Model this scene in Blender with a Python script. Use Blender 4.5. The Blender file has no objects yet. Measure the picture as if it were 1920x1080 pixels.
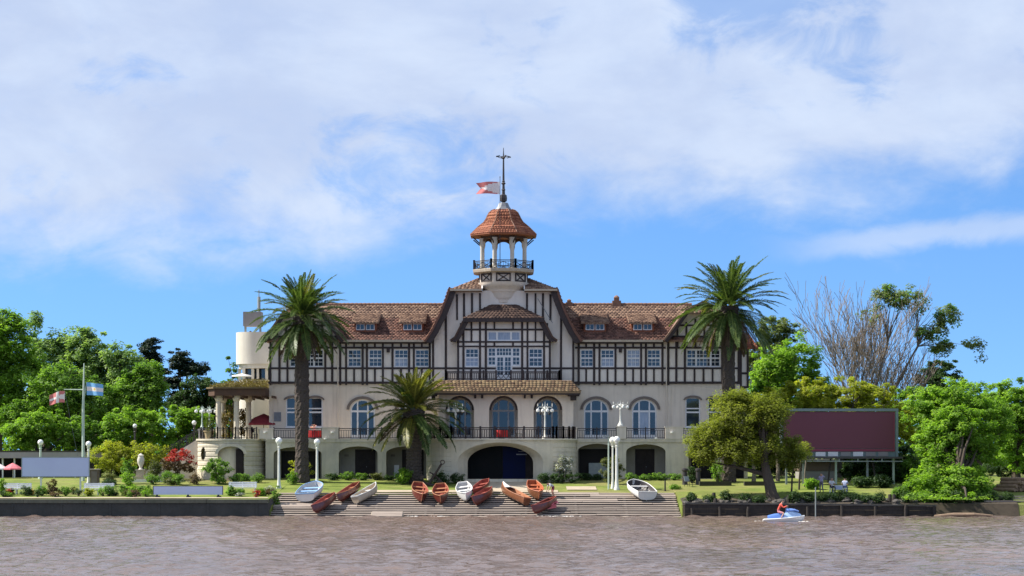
import bpy, bmesh, math, random
import numpy as np
from mathutils import Vector, Matrix, Euler
from mathutils.geometry import tessellate_polygon

random.seed(7)
RNG = np.random.default_rng(11)
R = math.radians
PI = math.pi
scene = bpy.context.scene
col = scene.collection

# ------------------------------------------------------------------ camera
FPX, HORIZON, CAM_Y, CAM_Z = 3700.0, 850.0, -185.0, 5.17     # focal length and horizon in 1920 px units
cam_data = bpy.data.cameras.new('camera')
cam = bpy.data.objects.new('camera', cam_data)
col.objects.link(cam)
cam.location = (0, CAM_Y, CAM_Z)
cam.rotation_euler = (R(90), 0, 0)
cam_data.sensor_width = 36.0
cam_data.lens = 36.0 * FPX / 1920.0
cam_data.shift_y = (HORIZON - 540.0) / 1920.0
cam_data.clip_start = 1.0
cam_data.clip_end = 9000.0
scene.camera = cam

# ------------------------------------------------------------------ sky
SUN_EL, SUN_AZ_BACK = 46.0, 3.0       # sun stands to the left, a little behind the facade plane
sun_dir = Vector((-math.cos(R(SUN_EL)) * math.cos(R(SUN_AZ_BACK)),
                  math.cos(R(SUN_EL)) * math.sin(R(SUN_AZ_BACK)),
                  math.sin(R(SUN_EL))))
world = bpy.data.worlds.new('World')
scene.world = world
world.use_nodes = True
nt = world.node_tree
nt.nodes.clear()
def wn(t, **kw):
    n = nt.nodes.new(t)
    for k, v in kw.items():
        setattr(n, k, v)
    return n
def wl(a, b):
    nt.links.new(a, b)
def wmath(op, a, b=None, c=None, clamp=False):
    n = wn('ShaderNodeMath', operation=op, use_clamp=clamp)
    for i, v in enumerate((a, b, c)):
        if v is None:
            continue
        if isinstance(v, (int, float)):
            n.inputs[i].default_value = v
        else:
            wl(v, n.inputs[i])
    return n.outputs[0]
def wsmooth(x, a, b):
    n = wn('ShaderNodeMapRange', interpolation_type='SMOOTHSTEP')
    wl(x, n.inputs['Value'])
    n.inputs['From Min'].default_value = a
    n.inputs['From Max'].default_value = b
    return n.outputs['Result']
sky = wn('ShaderNodeTexSky', sky_type='NISHITA')
sky.sun_disc = False
sky.sun_elevation = R(SUN_EL)
sky.sun_rotation = math.atan2(sun_dir.x, sun_dir.y)
sky.altitude = 0.0
sky.air_density = 1.0
sky.dust_density = 0.0
sky.ozone_density = 3.0
tc = wn('ShaderNodeTexCoord')
# clear, deep air: the pale band of the model's horizon is kept low
sepd = wn('ShaderNodeSeparateXYZ'); wl(tc.outputs['Generated'], sepd.inputs[0])
zlift = wmath('ADD', wmath('MULTIPLY', sepd.outputs[2], 1.0), 0.15)
cmb = wn('ShaderNodeCombineXYZ')
wl(sepd.outputs[0], cmb.inputs[0]); wl(sepd.outputs[1], cmb.inputs[1]); wl(zlift, cmb.inputs[2])
wl(cmb.outputs[0], sky.inputs[0])
hs = wn('ShaderNodeHueSaturation')
hs.inputs['Saturation'].default_value = 1.10
hs.inputs['Value'].default_value = 1.0
wl(sky.outputs[0], hs.inputs['Color'])
tint = wn('ShaderNodeMix', data_type='RGBA', blend_type='MULTIPLY')
tint.inputs['Factor'].default_value = 1.0
wl(hs.outputs[0], tint.inputs['A'])
tint.inputs['B'].default_value = (0.72, 0.88, 1.04, 1)
# cloud bank: noise over the sky directions, thinning out towards the horizon
wx, wy, wz = sepd.outputs[0], sepd.outputs[1], sepd.outputs[2]
def cloudnoise(sx, sz, scale, detail, rough, off, dist=0.0):
    m = wn('ShaderNodeMapping')
    m.inputs['Scale'].default_value = (sx, sx, sz)
    m.inputs['Location'].default_value = off
    wl(tc.outputs['Generated'], m.inputs[0])
    n = wn('ShaderNodeTexNoise')
    n.inputs['Scale'].default_value = scale
    n.inputs['Detail'].default_value = detail
    n.inputs['Roughness'].default_value = rough
    n.inputs['Distortion'].default_value = dist
    wl(m.outputs[0], n.inputs['Vector'])
    return n.outputs['Fac']
CL_OFF = (3.1, 1.7, 0.4)
big = cloudnoise(1.0, 2.2, 7.5, 8.0, 0.56, CL_OFF, 0.3)
fine = cloudnoise(1.0, 1.6, 26.0, 8.0, 0.62, (8.3, 2.0, 5.0), 0.4)
holes = cloudnoise(1.0, 1.5, 8.0, 3.0, 0.5, (1.3, 4.4, 2.2), 0.2)
tilt = wmath('MULTIPLY_ADD', wx, -0.075, wz)                      # the bank's edge climbs to the right
edge = wmath('ADD', tilt, wmath('MULTIPLY', wmath('SUBTRACT', big, 0.5), 0.11))
edge = wmath('ADD', edge, wmath('MULTIPLY', wmath('SUBTRACT', fine, 0.5), 0.035))
bank = wsmooth(edge, 0.098, 0.148)
hole = wsmooth(wmath('ADD', holes, wmath('MULTIPLY', wmath('SUBTRACT', fine, 0.5), 0.5)), 0.30, 0.46)
bank = wmath('MULTIPLY', bank, wmath('MULTIPLY_ADD', hole, 0.58, 0.42))
# thin streak below the bank
tilt2 = wmath('MULTIPLY_ADD', wx, -0.085, wz)
sd = wmath('ABSOLUTE', wmath('SUBTRACT', wmath('ADD', tilt2, wmath('MULTIPLY', wmath('SUBTRACT', fine, 0.5), 0.016)), 0.0905))
streak = wmath('MULTIPLY', wsmooth(sd, 0.010, 0.0015), wsmooth(wmath('ADD', wx, wmath('MULTIPLY', big, 0.1)), 0.16, 0.25))
streak = wmath('MULTIPLY', streak, 0.6)
cov = wmath('MAXIMUM', bank, streak)
cov = wmath('MULTIPLY', cov, wmath('MULTIPLY_ADD', fine, 0.22, 0.86), clamp=True)
ccol = wn('ShaderNodeMix', data_type='RGBA')
ccol.inputs['A'].default_value = (2.75, 3.30, 4.5, 1)
ccol.inputs['B'].default_value = (3.45, 4.0, 5.0, 1)
wl(wsmooth(big, 0.35, 0.65), ccol.inputs['Factor'])
cmix = wn('ShaderNodeMix', data_type='RGBA')
wl(cov, cmix.inputs['Factor'])
wl(tint.outputs['Result'], cmix.inputs['A'])
wl(ccol.outputs['Result'], cmix.inputs['B'])
bg = wn('ShaderNodeBackground')
bg.inputs['Strength'].default_value = 0.115
wl(cmix.outputs['Result'], bg.inputs['Color'])
wo = wn('ShaderNodeOutputWorld')
wl(bg.outputs[0], wo.inputs['Surface'])

# ------------------------------------------------------------------ sun
sun_data = bpy.data.lights.new('sun', 'SUN')
sun_data.energy = 5.0
sun_data.angle = R(0.5)
sun_data.color = (1.0, 0.94, 0.84)
sun = bpy.data.objects.new('sun', sun_data)
col.objects.link(sun)
sun.location = sun_dir * 120
sun.rotation_euler = (-sun_dir).to_track_quat('-Z', 'Y').to_euler()

# ------------------------------------------------------------------ exposure
scene.view_settings.view_transform = 'Standard'
scene.view_settings.look = 'None'
scene.view_settings.gamma = 1.0
scene.view_settings.exposure = 0.80
scene.view_settings.use_curve_mapping = False

# ------------------------------------------------------------------ measuring helpers
def DX(px, Y):                 # world X of a 1920-px column for something standing at depth Y
    return (px - 960.0) * (Y - CAM_Y) / FPX
def DZ(py, Y):                 # world Z of a 1080-px row for something standing at depth Y
    return CAM_Z - (py - HORIZON) * (Y - CAM_Y) / FPX
def MS(Y):                     # metres per photo pixel at depth Y
    return (Y - CAM_Y) / FPX
def ground_z(x, y):
    pts = GROUND_PROFILE_RAMP if RAMP_X0 - 0.05 < x < RAMP_X1 + 0.05 else (GROUND_PROFILE_LEFT if x < 0 else GROUND_PROFILE_RIGHT)
    if y <= pts[0][0]:
        return pts[0][1]
    for (a, za), (b, zb) in zip(pts, pts[1:]):
        if y <= b:
            return za + (zb - za) * (y - a) / (b - a)
    return pts[-1][1]
RAMP_X0, RAMP_X1 = -19.95, 13.95
RAMP_Y0, RAMP_Y1, RAMP_Z0, RAMP_Z1 = -23.2, -16.5, -0.10, 1.84
GROUND_PROFILE_LEFT = [(-30, -2.0), (-23.0, -1.2), (-22.7, 1.40), (-16.4, 1.80), (-4, 2.84), (40, 2.95), (400, 3.0), (5000, 3.0)]
GROUND_PROFILE_RAMP = [(-30, -2.0), (-23.2, -0.75), (-16.52, 1.3), (-16.4, 1.80), (-4, 2.84), (40, 2.95), (400, 3.0), (5000, 3.0)]
GROUND_PROFILE_RIGHT = [(-30, -2.0), (-22.6, -0.6), (-21.9, 0.95), (-20, 1.25), (-17, 1.82), (-4, 2.84), (40, 2.95), (400, 3.0), (5000, 3.0)]
def ramp_z(y):
    return RAMP_Z0 + (RAMP_Z1 - RAMP_Z0) * (y - RAMP_Y0) / (RAMP_Y1 - RAMP_Y0)

# ------------------------------------------------------------------ materials
MATS = {}
def _nodes(name):
    m = bpy.data.materials.new(name)
    m.use_nodes = True
    t = m.node_tree
    t.nodes.clear()
    return m, t
def mat(name, c1, c2=None, rough=0.8, scale=2.0, detail=5.0, bump=0.0, bump_scale=None, metal=0.0, spec=0.5,
        attr=False, stretch=(1, 1, 1), streaks=0.0, streak_col=(0.05, 0.045, 0.035), contrast=(0.3, 0.7), coat=0.0):
    m, t = _nodes(name)
    N, L = t.nodes.new, t.links.new
    out = N('ShaderNodeOutputMaterial')
    b = N('ShaderNodeBsdfPrincipled')
    L(b.outputs[0], out.inputs['Surface'])
    geo = N('ShaderNodeNewGeometry')
    mp = N('ShaderNodeMapping')
    mp.inputs['Scale'].default_value = stretch
    L(geo.outputs['Position'], mp.inputs[0])
    no = N('ShaderNodeTexNoise')
    no.inputs['Scale'].default_value = scale
    no.inputs['Detail'].default_value = detail
    no.inputs['Roughness'].default_value = 0.62
    L(mp.outputs[0], no.inputs['Vector'])
    if c2 is None:
        c2 = tuple(min(1, c * 0.78) for c in c1)
    ramp = N('ShaderNodeMapRange')
    ramp.inputs['From Min'].default_value = contrast[0]
    ramp.inputs['From Max'].default_value = contrast[1]
    if attr:
        at = N('ShaderNodeAttribute'); at.attribute_name = 'var'
        ad = N('ShaderNodeMath'); ad.operation = 'MULTIPLY_ADD'
        L(no.outputs['Fac'], ad.inputs[0]); ad.inputs[1].default_value = 0.5
        sub = N('ShaderNodeMath'); sub.operation = 'MULTIPLY_ADD'
        L(at.outputs['Fac'], sub.inputs[0]); sub.inputs[1].default_value = 0.75; sub.inputs[2].default_value = -0.12
        L(sub.outputs[0], ad.inputs[2])
        L(ad.outputs[0], ramp.inputs['Value'])
    else:
        L(no.outputs['Fac'], ramp.inputs['Value'])
    mx = N('ShaderNodeMix'); mx.data_type = 'RGBA'
    mx.inputs['A'].default_value = (*c1, 1); mx.inputs['B'].default_value = (*c2, 1)
    L(ramp.outputs['Result'], mx.inputs['Factor'])
    colout = mx.outputs['Result']
    if streaks > 0:                                   # rain stains running down
        mp2 = N('ShaderNodeMapping'); mp2.inputs['Scale'].default_value = (2.6, 2.6, 0.22)
        L(geo.outputs['Position'], mp2.inputs[0])
        n2 = N('ShaderNodeTexNoise'); n2.inputs['Scale'].default_value = 1.3; n2.inputs['Detail'].default_value = 6
        L(mp2.outputs[0], n2.inputs['Vector'])
        r2 = N('ShaderNodeMapRange'); r2.inputs['From Min'].default_value = 0.5; r2.inputs['From Max'].default_value = 0.85
        r2.inputs['To Max'].default_value = streaks
        L(n2.outputs['Fac'], r2.inputs['Value'])
        m2 = N('ShaderNodeMix'); m2.data_type = 'RGBA'
        L(colout, m2.inputs['A']); m2.inputs['B'].default_value = (*streak_col, 1)
        L(r2.outputs['Result'], m2.inputs['Factor'])
        colout = m2.outputs['Result']
    L(colout, b.inputs['Base Color'])
    b.inputs['Roughness'].default_value = rough
    b.inputs['Metallic'].default_value = metal
    b.inputs['Specular IOR Level'].default_value = spec
    if coat:
        b.inputs['Coat Weight'].default_value = coat
        b.inputs['Coat Roughness'].default_value = 0.1
    if bump > 0:
        bn = N('ShaderNodeTexNoise'); bn.inputs['Scale'].default_value = bump_scale or scale * 6
        bn.inputs['Detail'].default_value = 4
        L(mp.outputs[0], bn.inputs['Vector'])
        bp = N('ShaderNodeBump'); bp.inputs['Strength'].default_value = bump; bp.inputs['Distance'].default_value = 0.05
        L(bn.outputs['Fac'], bp.inputs['Height']); L(bp.outputs[0], b.inputs['Normal'])
    MATS[name] = m
    return m
def leafmat(name, c_dark, c_mid, c_light, transl=0.35, rough=0.55):
    m, t = _nodes(name)
    N, L = t.nodes.new, t.links.new
    out = N('ShaderNodeOutputMaterial')
    at = N('ShaderNodeAttribute'); at.attribute_name = 'var'
    rp = N('ShaderNodeValToRGB')
    e = rp.color_ramp.elements
    e[0].position, e[0].color = 0.0, (*c_dark, 1)
    e[1].position, e[1].color = 1.0, (*c_light, 1)
    k = e.new(0.5); k.color = (*c_mid, 1)
    L(at.outputs['Fac'], rp.inputs[0])
    b = N('ShaderNodeBsdfPrincipled'); b.inputs['Roughness'].default_value = rough
    b.inputs['Specular IOR Level'].default_value = 0.3
    L(rp.outputs[0], b.inputs['Base Color'])
    tr = N('ShaderNodeBsdfTranslucent')
    tm = N('ShaderNodeMix'); tm.data_type = 'RGBA'; tm.blend_type = 'MULTIPLY'; tm.inputs['Factor'].default_value = 1
    L(rp.outputs[0], tm.inputs['A']); tm.inputs['B'].default_value = (1.7, 1.9, 0.7, 1)
    L(tm.outputs['Result'], tr.inputs['Color'])
    ms = N('ShaderNodeMixShader'); ms.inputs[0].default_value = transl
    L(b.outputs[0], ms.inputs[1]); L(tr.outputs[0], ms.inputs[2])
    L(ms.outputs[0], out.inputs['Surface'])
    MATS[name] = m
    return m

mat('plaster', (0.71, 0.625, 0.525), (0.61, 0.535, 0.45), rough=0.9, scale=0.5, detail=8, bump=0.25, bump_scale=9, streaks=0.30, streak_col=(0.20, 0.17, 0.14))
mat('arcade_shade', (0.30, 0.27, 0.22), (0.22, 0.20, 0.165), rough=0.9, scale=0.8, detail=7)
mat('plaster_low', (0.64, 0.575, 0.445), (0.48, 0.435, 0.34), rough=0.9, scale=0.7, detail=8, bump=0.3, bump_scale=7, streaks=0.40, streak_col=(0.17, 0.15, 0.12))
mat('infill', (0.77, 0.70, 0.625), (0.67, 0.61, 0.545), rough=0.9, scale=0.6, detail=7, bump=0.15, bump_scale=8, streaks=0.22, streak_col=(0.22, 0.19, 0.17))
mat('timber', (0.020, 0.012, 0.013), (0.044, 0.028, 0.027), rough=0.7, scale=3, bump=0.3, stretch=(2, 2, 2))
mat('tile_low', (0.060, 0.026, 0.020), (0.22, 0.105, 0.072), rough=0.85, scale=1.1, attr=True, bump=0.3, bump_scale=14, contrast=(0.1, 0.9))
mat('tile_shaded', (0.035, 0.018, 0.015), (0.115, 0.065, 0.045), rough=0.85, scale=1.1, attr=True, bump=0.3, bump_scale=14, contrast=(0.1, 0.9))  # roof tile with the cupola's shadow on the bay put into its colour
mat('tile', (0.090, 0.046, 0.033), (0.31, 0.195, 0.13), rough=0.85, scale=1.1, attr=True, bump=0.3, bump_scale=14, contrast=(0.1, 0.9))
mat('tile_red', (0.18, 0.05, 0.025), (0.33, 0.12, 0.058), rough=0.8, scale=1.4, attr=True, bump=0.3, bump_scale=14, contrast=(0.1, 0.9))
mat('tile_moss', (0.13, 0.075, 0.045), (0.32, 0.225, 0.12), rough=0.9, scale=1.2, attr=True, contrast=(0.1, 0.9))
mat('ridge', (0.16, 0.085, 0.06), (0.25, 0.14, 0.09), rough=0.85, scale=3)
mat('mortar', (0.50, 0.43, 0.34), (0.38, 0.31, 0.24), rough=0.9, scale=4)
mat('white_paint', (0.74, 0.74, 0.74), (0.62, 0.62, 0.64), rough=0.45, scale=2)
mat('glass', (0.010, 0.016, 0.028), (0.03, 0.045, 0.065), rough=0.04, scale=0.6, spec=0.9)
mat('curtain_glass', (0.20, 0.23, 0.30), (0.38, 0.40, 0.47), rough=0.06, scale=1.5, spec=0.8, stretch=(6, 6, 0.6))
mat('hood', (0.14, 0.115, 0.10), (0.19, 0.155, 0.135), rough=0.85, scale=2)
mat('dark_door', (0.014, 0.010, 0.010), (0.028, 0.021, 0.019), rough=0.6, scale=2, spec=0.2)
mat('navy_door', (0.004, 0.009, 0.05), (0.006, 0.010, 0.035), rough=0.7, scale=1, spec=0.1)
mat('green_door', (0.006, 0.009, 0.010), (0.010, 0.010, 0.012), rough=0.7, scale=1, spec=0.1)
mat('dark_iron', (0.022, 0.018, 0.022), (0.04, 0.033, 0.035), rough=0.5, scale=5)
mat('rust_iron', (0.05, 0.025, 0.02), (0.02, 0.014, 0.012), rough=0.7, scale=5)
mat('white_iron', (0.72, 0.72, 0.68), (0.55, 0.56, 0.52), rough=0.45, scale=4, streaks=0.3)
mat('grey_iron', (0.30, 0.33, 0.32), (0.22, 0.25, 0.25), rough=0.5, scale=4)
mat('pale_green_iron', (0.48, 0.56, 0.48), (0.36, 0.44, 0.38), rough=0.5, scale=4)
mat('lead', (0.20, 0.21, 0.23), (0.14, 0.15, 0.17), rough=0.5, scale=4, metal=0.3)
mat('globe', (0.85, 0.85, 0.82), (0.78, 0.78, 0.75), rough=0.2, scale=2)
mat('concrete_dark', (0.060, 0.060, 0.055), (0.030, 0.033, 0.030), rough=0.85, scale=0.6, bump=0.4, bump_scale=4, streaks=0.6, streak_col=(0.03, 0.035, 0.03))
mat('concrete_cap', (0.15, 0.145, 0.105), (0.085, 0.09, 0.06), rough=0.9, scale=0.9, bump=0.3, streaks=0.4)
mat('stone_path', (0.46, 0.38, 0.28), (0.34, 0.28, 0.20), rough=0.9, scale=0.9, bump=0.3)
mat('plank', (0.37, 0.305, 0.255), (0.19, 0.15, 0.125), rough=0.85, scale=1.4, stretch=(0.35, 5, 5), bump=0.3, bump_scale=4)
mat('ramp_bed', (0.010, 0.008, 0.007), (0.018, 0.014, 0.012), rough=0.9, scale=2)
mat('annex', (0.62, 0.58, 0.50), (0.54, 0.50, 0.43), rough=0.85, scale=0.8, streaks=0.2, streak_col=(0.3, 0.28, 0.24))
mat('grey_panel', (0.27, 0.25, 0.245), (0.23, 0.215, 0.21), rough=0.6, scale=0.8)
mat('thatch', (0.20, 0.14, 0.075), (0.13, 0.10, 0.045), rough=0.95, scale=3, bump=0.5)
mat('fascia_brown', (0.10, 0.05, 0.028), (0.07, 0.038, 0.024), rough=0.8, scale=2)
mat('terracotta_pot', (0.40, 0.31, 0.18), (0.30, 0.23, 0.13), rough=0.85, scale=3)
mat('red_cloth', (0.62, 0.035, 0.035), (0.48, 0.02, 0.025), rough=0.85, scale=4)
mat('dark_red_cloth', (0.28, 0.03, 0.04), (0.2, 0.02, 0.03), rough=0.85, scale=2)
mat('pink_cloth', (0.68, 0.12, 0.15), (0.6, 0.22, 0.24), rough=0.85, scale=2)
mat('lilac_panel', (0.50, 0.54, 0.76), (0.46, 0.49, 0.72), rough=0.55, scale=0.35)
mat('maroon_panel', (0.150, 0.036, 0.060), (0.138, 0.033, 0.056), rough=0.6, scale=0.3)
mat('maroon_border', (0.24, 0.035, 0.07), (0.20, 0.03, 0.06), rough=0.6, scale=0.8)
mat('teal_frame', (0.20, 0.27, 0.27), (0.15, 0.2, 0.2), rough=0.6, scale=2)
mat('bark', (0.085, 0.065, 0.048), (0.045, 0.034, 0.026), rough=0.95, scale=3, bump=0.6, stretch=(3, 3, 0.8))
mat('bark_pale', (0.21, 0.175, 0.14), (0.13, 0.105, 0.085), rough=0.95, scale=2.5, bump=0.4, stretch=(3, 3, 0.8))
mat('palm_bark', (0.050, 0.038, 0.034), (0.085, 0.067, 0.055), rough=0.95, scale=4, bump=0.7, stretch=(1, 1, 3))
mat('soil', (0.045, 0.034, 0.024), (0.085, 0.065, 0.042), rough=0.95, scale=2)
mat('rock', (0.10, 0.09, 0.08), (0.045, 0.04, 0.036), rough=0.9, scale=2.5, bump=0.5)
mat('pile_wood', (0.045, 0.036, 0.030), (0.022, 0.018, 0.016), rough=0.9, scale=3, stretch=(3, 3, 0.6), bump=0.5)
mat('waling', (0.11, 0.10, 0.085), (0.06, 0.055, 0.05), rough=0.9, scale=2)
mat('log_wood', (0.33, 0.23, 0.15), (0.20, 0.13, 0.085), rough=0.9, scale=3)
mat('planter', (0.055, 0.05, 0.03), (0.035, 0.035, 0.02), rough=0.9, scale=3)
mat('grey_wall', (0.30, 0.28, 0.265), (0.25, 0.235, 0.22), rough=0.85, scale=1)
mat('brown_wall', (0.16, 0.115, 0.085), (0.12, 0.085, 0.065), rough=0.9, scale=1.5)
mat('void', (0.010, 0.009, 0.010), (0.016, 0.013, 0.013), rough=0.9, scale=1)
mat('skin', (0.48, 0.27, 0.19), (0.44, 0.24, 0.165), rough=0.6, scale=6)
mat('hair', (0.02, 0.014, 0.012), (0.035, 0.025, 0.02), rough=0.7, scale=6)
# ------------------------------------------------------------------ object helpers
def M(m):
    return MATS[m] if isinstance(m, str) else m
def tag(o, label=None, cat=None, group=None, kind=None):
    if label: o['label'] = label
    if cat: o['category'] = cat
    if group: o['group'] = group
    if kind: o['kind'] = kind
    return o
def empty(name, loc=(0, 0, 0), rz=0.0, label=None, cat=None, group=None):
    o = bpy.data.objects.new(name, None)
    o.empty_display_size = 0.3
    o.location = loc
    o.rotation_euler = (0, 0, rz)
    col.objects.link(o)
    return tag(o, label, cat, group)
def link(o, parent=None):
    col.objects.link(o)
    if parent is not None:
        o.parent = parent
    return o
def np_mesh(name, verts, faces_flat, loop_start, loop_total, material, var=None, smooth=False):
    me = bpy.data.meshes.new(name)
    nv, nf = len(verts), len(loop_start)
    me.vertices.add(nv)
    me.vertices.foreach_set('co', np.asarray(verts, np.float32).ravel())
    me.loops.add(len(faces_flat))
    me.loops.foreach_set('vertex_index', np.asarray(faces_flat, np.int32))
    me.polygons.add(nf)
    me.polygons.foreach_set('loop_start', np.asarray(loop_start, np.int32))
    me.polygons.foreach_set('loop_total', np.asarray(loop_total, np.int32))
    if smooth:
        me.polygons.foreach_set('use_smooth', np.ones(nf, bool))
    me.update(calc_edges=True)
    if var is not None:
        a = me.attributes.new('var', 'FLOAT', 'FACE')
        a.data.foreach_set('value', np.asarray(var, np.float32))
    if material is not None:
        me.materials.append(M(material))
    return me
class MB:
    """collects shapes and builds them as one mesh object"""
    def __init__(s):
        s.v, s.f, s.var, s.mi = [], [], [], []
        s.curvar = 0.5
        s.curmi = 0
        s.smooth_from = []
    def face(s, idx):
        s.f.append(idx); s.var.append(s.curvar); s.mi.append(s.curmi)
    def poly(s, pts):
        b = len(s.v); s.v.extend([tuple(p) for p in pts]); s.face(list(range(b, b + len(pts))))
    def box(s, x0, x1, y0, y1, z0, z1):
        if x0 > x1: x0, x1 = x1, x0
        if y0 > y1: y0, y1 = y1, y0
        if z0 > z1: z0, z1 = z1, z0
        b = len(s.v)
        s.v += [(x0, y0, z0), (x1, y0, z0), (x1, y1, z0), (x0, y1, z0), (x0, y0, z1), (x1, y0, z1), (x1, y1, z1), (x0, y1, z1)]
        for q in ((0, 3, 2, 1), (4, 5, 6, 7), (0, 1, 5, 4), (1, 2, 6, 5), (2, 3, 7, 6), (3, 0, 4, 7)):
            s.face([b + i for i in q])
        return s
    def obox(s, c, ax, ay, az):        # oriented box from centre and half-axes
        c, ax, ay, az = Vector(c), Vector(ax), Vector(ay), Vector(az)
        b = len(s.v)
        for sz in (-1, 1):
            for sx, sy in ((-1, -1), (1, -1), (1, 1), (-1, 1)):
                s.v.append(tuple(c + ax * sx + ay * sy + az * sz))
        for q in ((0, 3, 2, 1), (4, 5, 6, 7), (0, 1, 5, 4), (1, 2, 6, 5), (2, 3, 7, 6), (3, 0, 4, 7)):
            s.face([b + i for i in q])
        return s
    def bar(s, p, q, w, h=None, up=(0, 0, 1)):
        p, q = Vector(p), Vector(q)
        d = q - p
        L = d.length
        if L < 1e-6: return s
        d.normalize()
        u = Vector(up)
        sd = d.cross(u)
        if sd.length < 1e-4: sd = d.cross(Vector((0, 1, 0)))
        sd.normalize()
        u = sd.cross(d)
        h = w if h is None else h
        return s.obox((p + q) / 2, d * (L / 2), sd * (w / 2), u * (h / 2))
    def tube(s, pts, radii, n=8, cap=True):
        pts = [Vector(p) for p in pts]
        if not hasattr(radii, '__len__'): radii = [radii] * len(pts)
        b0 = len(s.v)
        prev = None
        for i, p in enumerate(pts):
            d = (pts[min(i + 1, len(pts) - 1)] - pts[max(i - 1, 0)])
            if d.length < 1e-9: d = Vector((0, 0, 1))
            d.normalize()
            if prev is None:
                a = d.orthogonal().normalized()
            else:
                a = prev - d * prev.dot(d)
                a = a.normalized() if a.length > 1e-6 else d.orthogonal().normalized()
            prev = a
            bb = d.cross(a)
            for k in range(n):
                t = 2 * PI * k / n
                s.v.append(tuple(p + (a * math.cos(t) + bb * math.sin(t)) * radii[i]))
        for i in range(len(pts) - 1):
            for k in range(n):
                k2 = (k + 1) % n
                s.face([b0 + i * n + k, b0 + i * n + k2, b0 + (i + 1) * n + k2, b0 + (i + 1) * n + k])
        if cap:
            s.face([b0 + k for k in reversed(range(n))])
            e = b0 + (len(pts) - 1) * n
            s.face([e + k for k in range(n)])
        return s
    def lathe(s, prof, c=(0, 0, 0), n=16, a0=0.0, a1=2 * PI, cap=True):
        full = abs(a1 - a0 - 2 * PI) < 1e-6
        m = n if full else n + 1
        b = len(s.v)
        for r, z in prof:
            for k in range(m):
                t = a0 + (a1 - a0) * k / n
                s.v.append((c[0] + r * math.cos(t), c[1] + r * math.sin(t), c[2] + z))
        for i in range(len(prof) - 1):
            for k in range(n):
                k2 = (k + 1) % m
                s.face([b + i * m + k, b + i * m + k2, b + (i + 1) * m + k2, b + (i + 1) * m + k])
        if cap and full:
            if prof[0][0] > 1e-4: s.face([b + k for k in reversed(range(m))])
            e = b + (len(prof) - 1) * m
            if prof[-1][0] > 1e-4: s.face([e + k for k in range(m)])
        return s
    def prism(s, loop, y0, y1):        # loop of (x, z), extruded from y0 to y1
        n = len(loop); b = len(s.v)
        s.v += [(x, y0, z) for x, z in loop] + [(x, y1, z) for x, z in loop]
        s.face([b + i for i in range(n)]); s.face([b + n + i for i in reversed(range(n))])
        for i in range(n):
            j = (i + 1) % n
            s.face([b + j, b + i, b + n + i, b + n + j])
        return s
    def slab(s, loop, z0, z1):         # loop of (x, y), extruded from z0 to z1
        n = len(loop); b = len(s.v)
        s.v += [(x, y, z0) for x, y in loop] + [(x, y, z1) for x, y in loop]
        s.face([b + i for i in reversed(range(n))]); s.face([b + n + i for i in range(n)])
        for i in range(n):
            j = (i + 1) % n
            s.face([b + i, b + j, b + n + j, b + n + i])
        return s
    def build(s, name, material, parent=None, loc=None, rot=None, smooth=False, recalc=True):
        me = bpy.data.meshes.new(name)
        me.from_pydata(s.v, [], s.f)
        mats = material if isinstance(material, (list, tuple)) else [material]
        for m in mats: me.materials.append(M(m))
        if len(mats) > 1:
            me.polygons.foreach_set('material_index', s.mi)
        a = me.attributes.new('var', 'FLOAT', 'FACE'); a.data.foreach_set('value', s.var)
        if recalc:
            bm = bmesh.new(); bm.from_mesh(me); bmesh.ops.recalc_face_normals(bm, faces=bm.faces); bm.to_mesh(me); bm.free()
        if smooth:
            me.polygons.foreach_set('use_smooth', [True] * len(me.polygons))
            me.set_sharp_from_angle(angle=R(38))
        me.update()
        o = bpy.data.objects.new(name, me)
        if loc is not None: o.location = loc
        if rot is not None: o.rotation_euler = rot
        return link(o, parent)
_unit = {}
def boxpart(name, m, parent, x0, x1, y0, y1, z0, z1, rot=None):
    """one box-shaped piece; alike pieces share a mesh"""
    key = m
    if key not in _unit:
        me = bpy.data.meshes.new('block_' + m)
        bm = bmesh.new(); bmesh.ops.create_cube(bm, size=1.0)
        bm.to_mesh(me); bm.free()
        me.materials.append(M(m))
        _unit[key] = me
    o = bpy.data.objects.new(name, _unit[key])
    o.location = ((x0 + x1) / 2, (y0 + y1) / 2, (z0 + z1) / 2)
    o.scale = (abs(x1 - x0), abs(y1 - y0), abs(z1 - z0))
    if rot is not None: o.rotation_euler = rot
    return link(o, parent)
def beam(name, m, parent, p, q, w, h):
    """straight timber from p to q; w across the view plane, h in depth"""
    p, q = Vector(p), Vector(q)
    o = boxpart(name, m, parent, 0, 1, 0, 1, 0, 1)
    d = q - p
    ang = math.atan2(d.z, d.x)
    o.location = (p + q) / 2
    o.rotation_euler = (0, -ang, 0)
    o.scale = (d.length, h, w)
    return o
def copy_tree(o, parent=None):
    c = o.copy(); col.objects.link(c)
    c.parent = parent
    for ch in o.children:
        copy_tree(ch, c)
    return c
def arch_loop(xc, half, z0, zs, rise, n=14):
    """opening with jambs from z0 to zs and an elliptical head of the given rise"""
    pts = [(xc - half, z0), (xc + half, z0), (xc + half, zs)]
    for k in range(1, n):
        t = PI * k / n
        pts.append((xc + half * math.cos(t), zs + rise * math.sin(t)))
    pts.append((xc - half, zs))
    return pts
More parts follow.
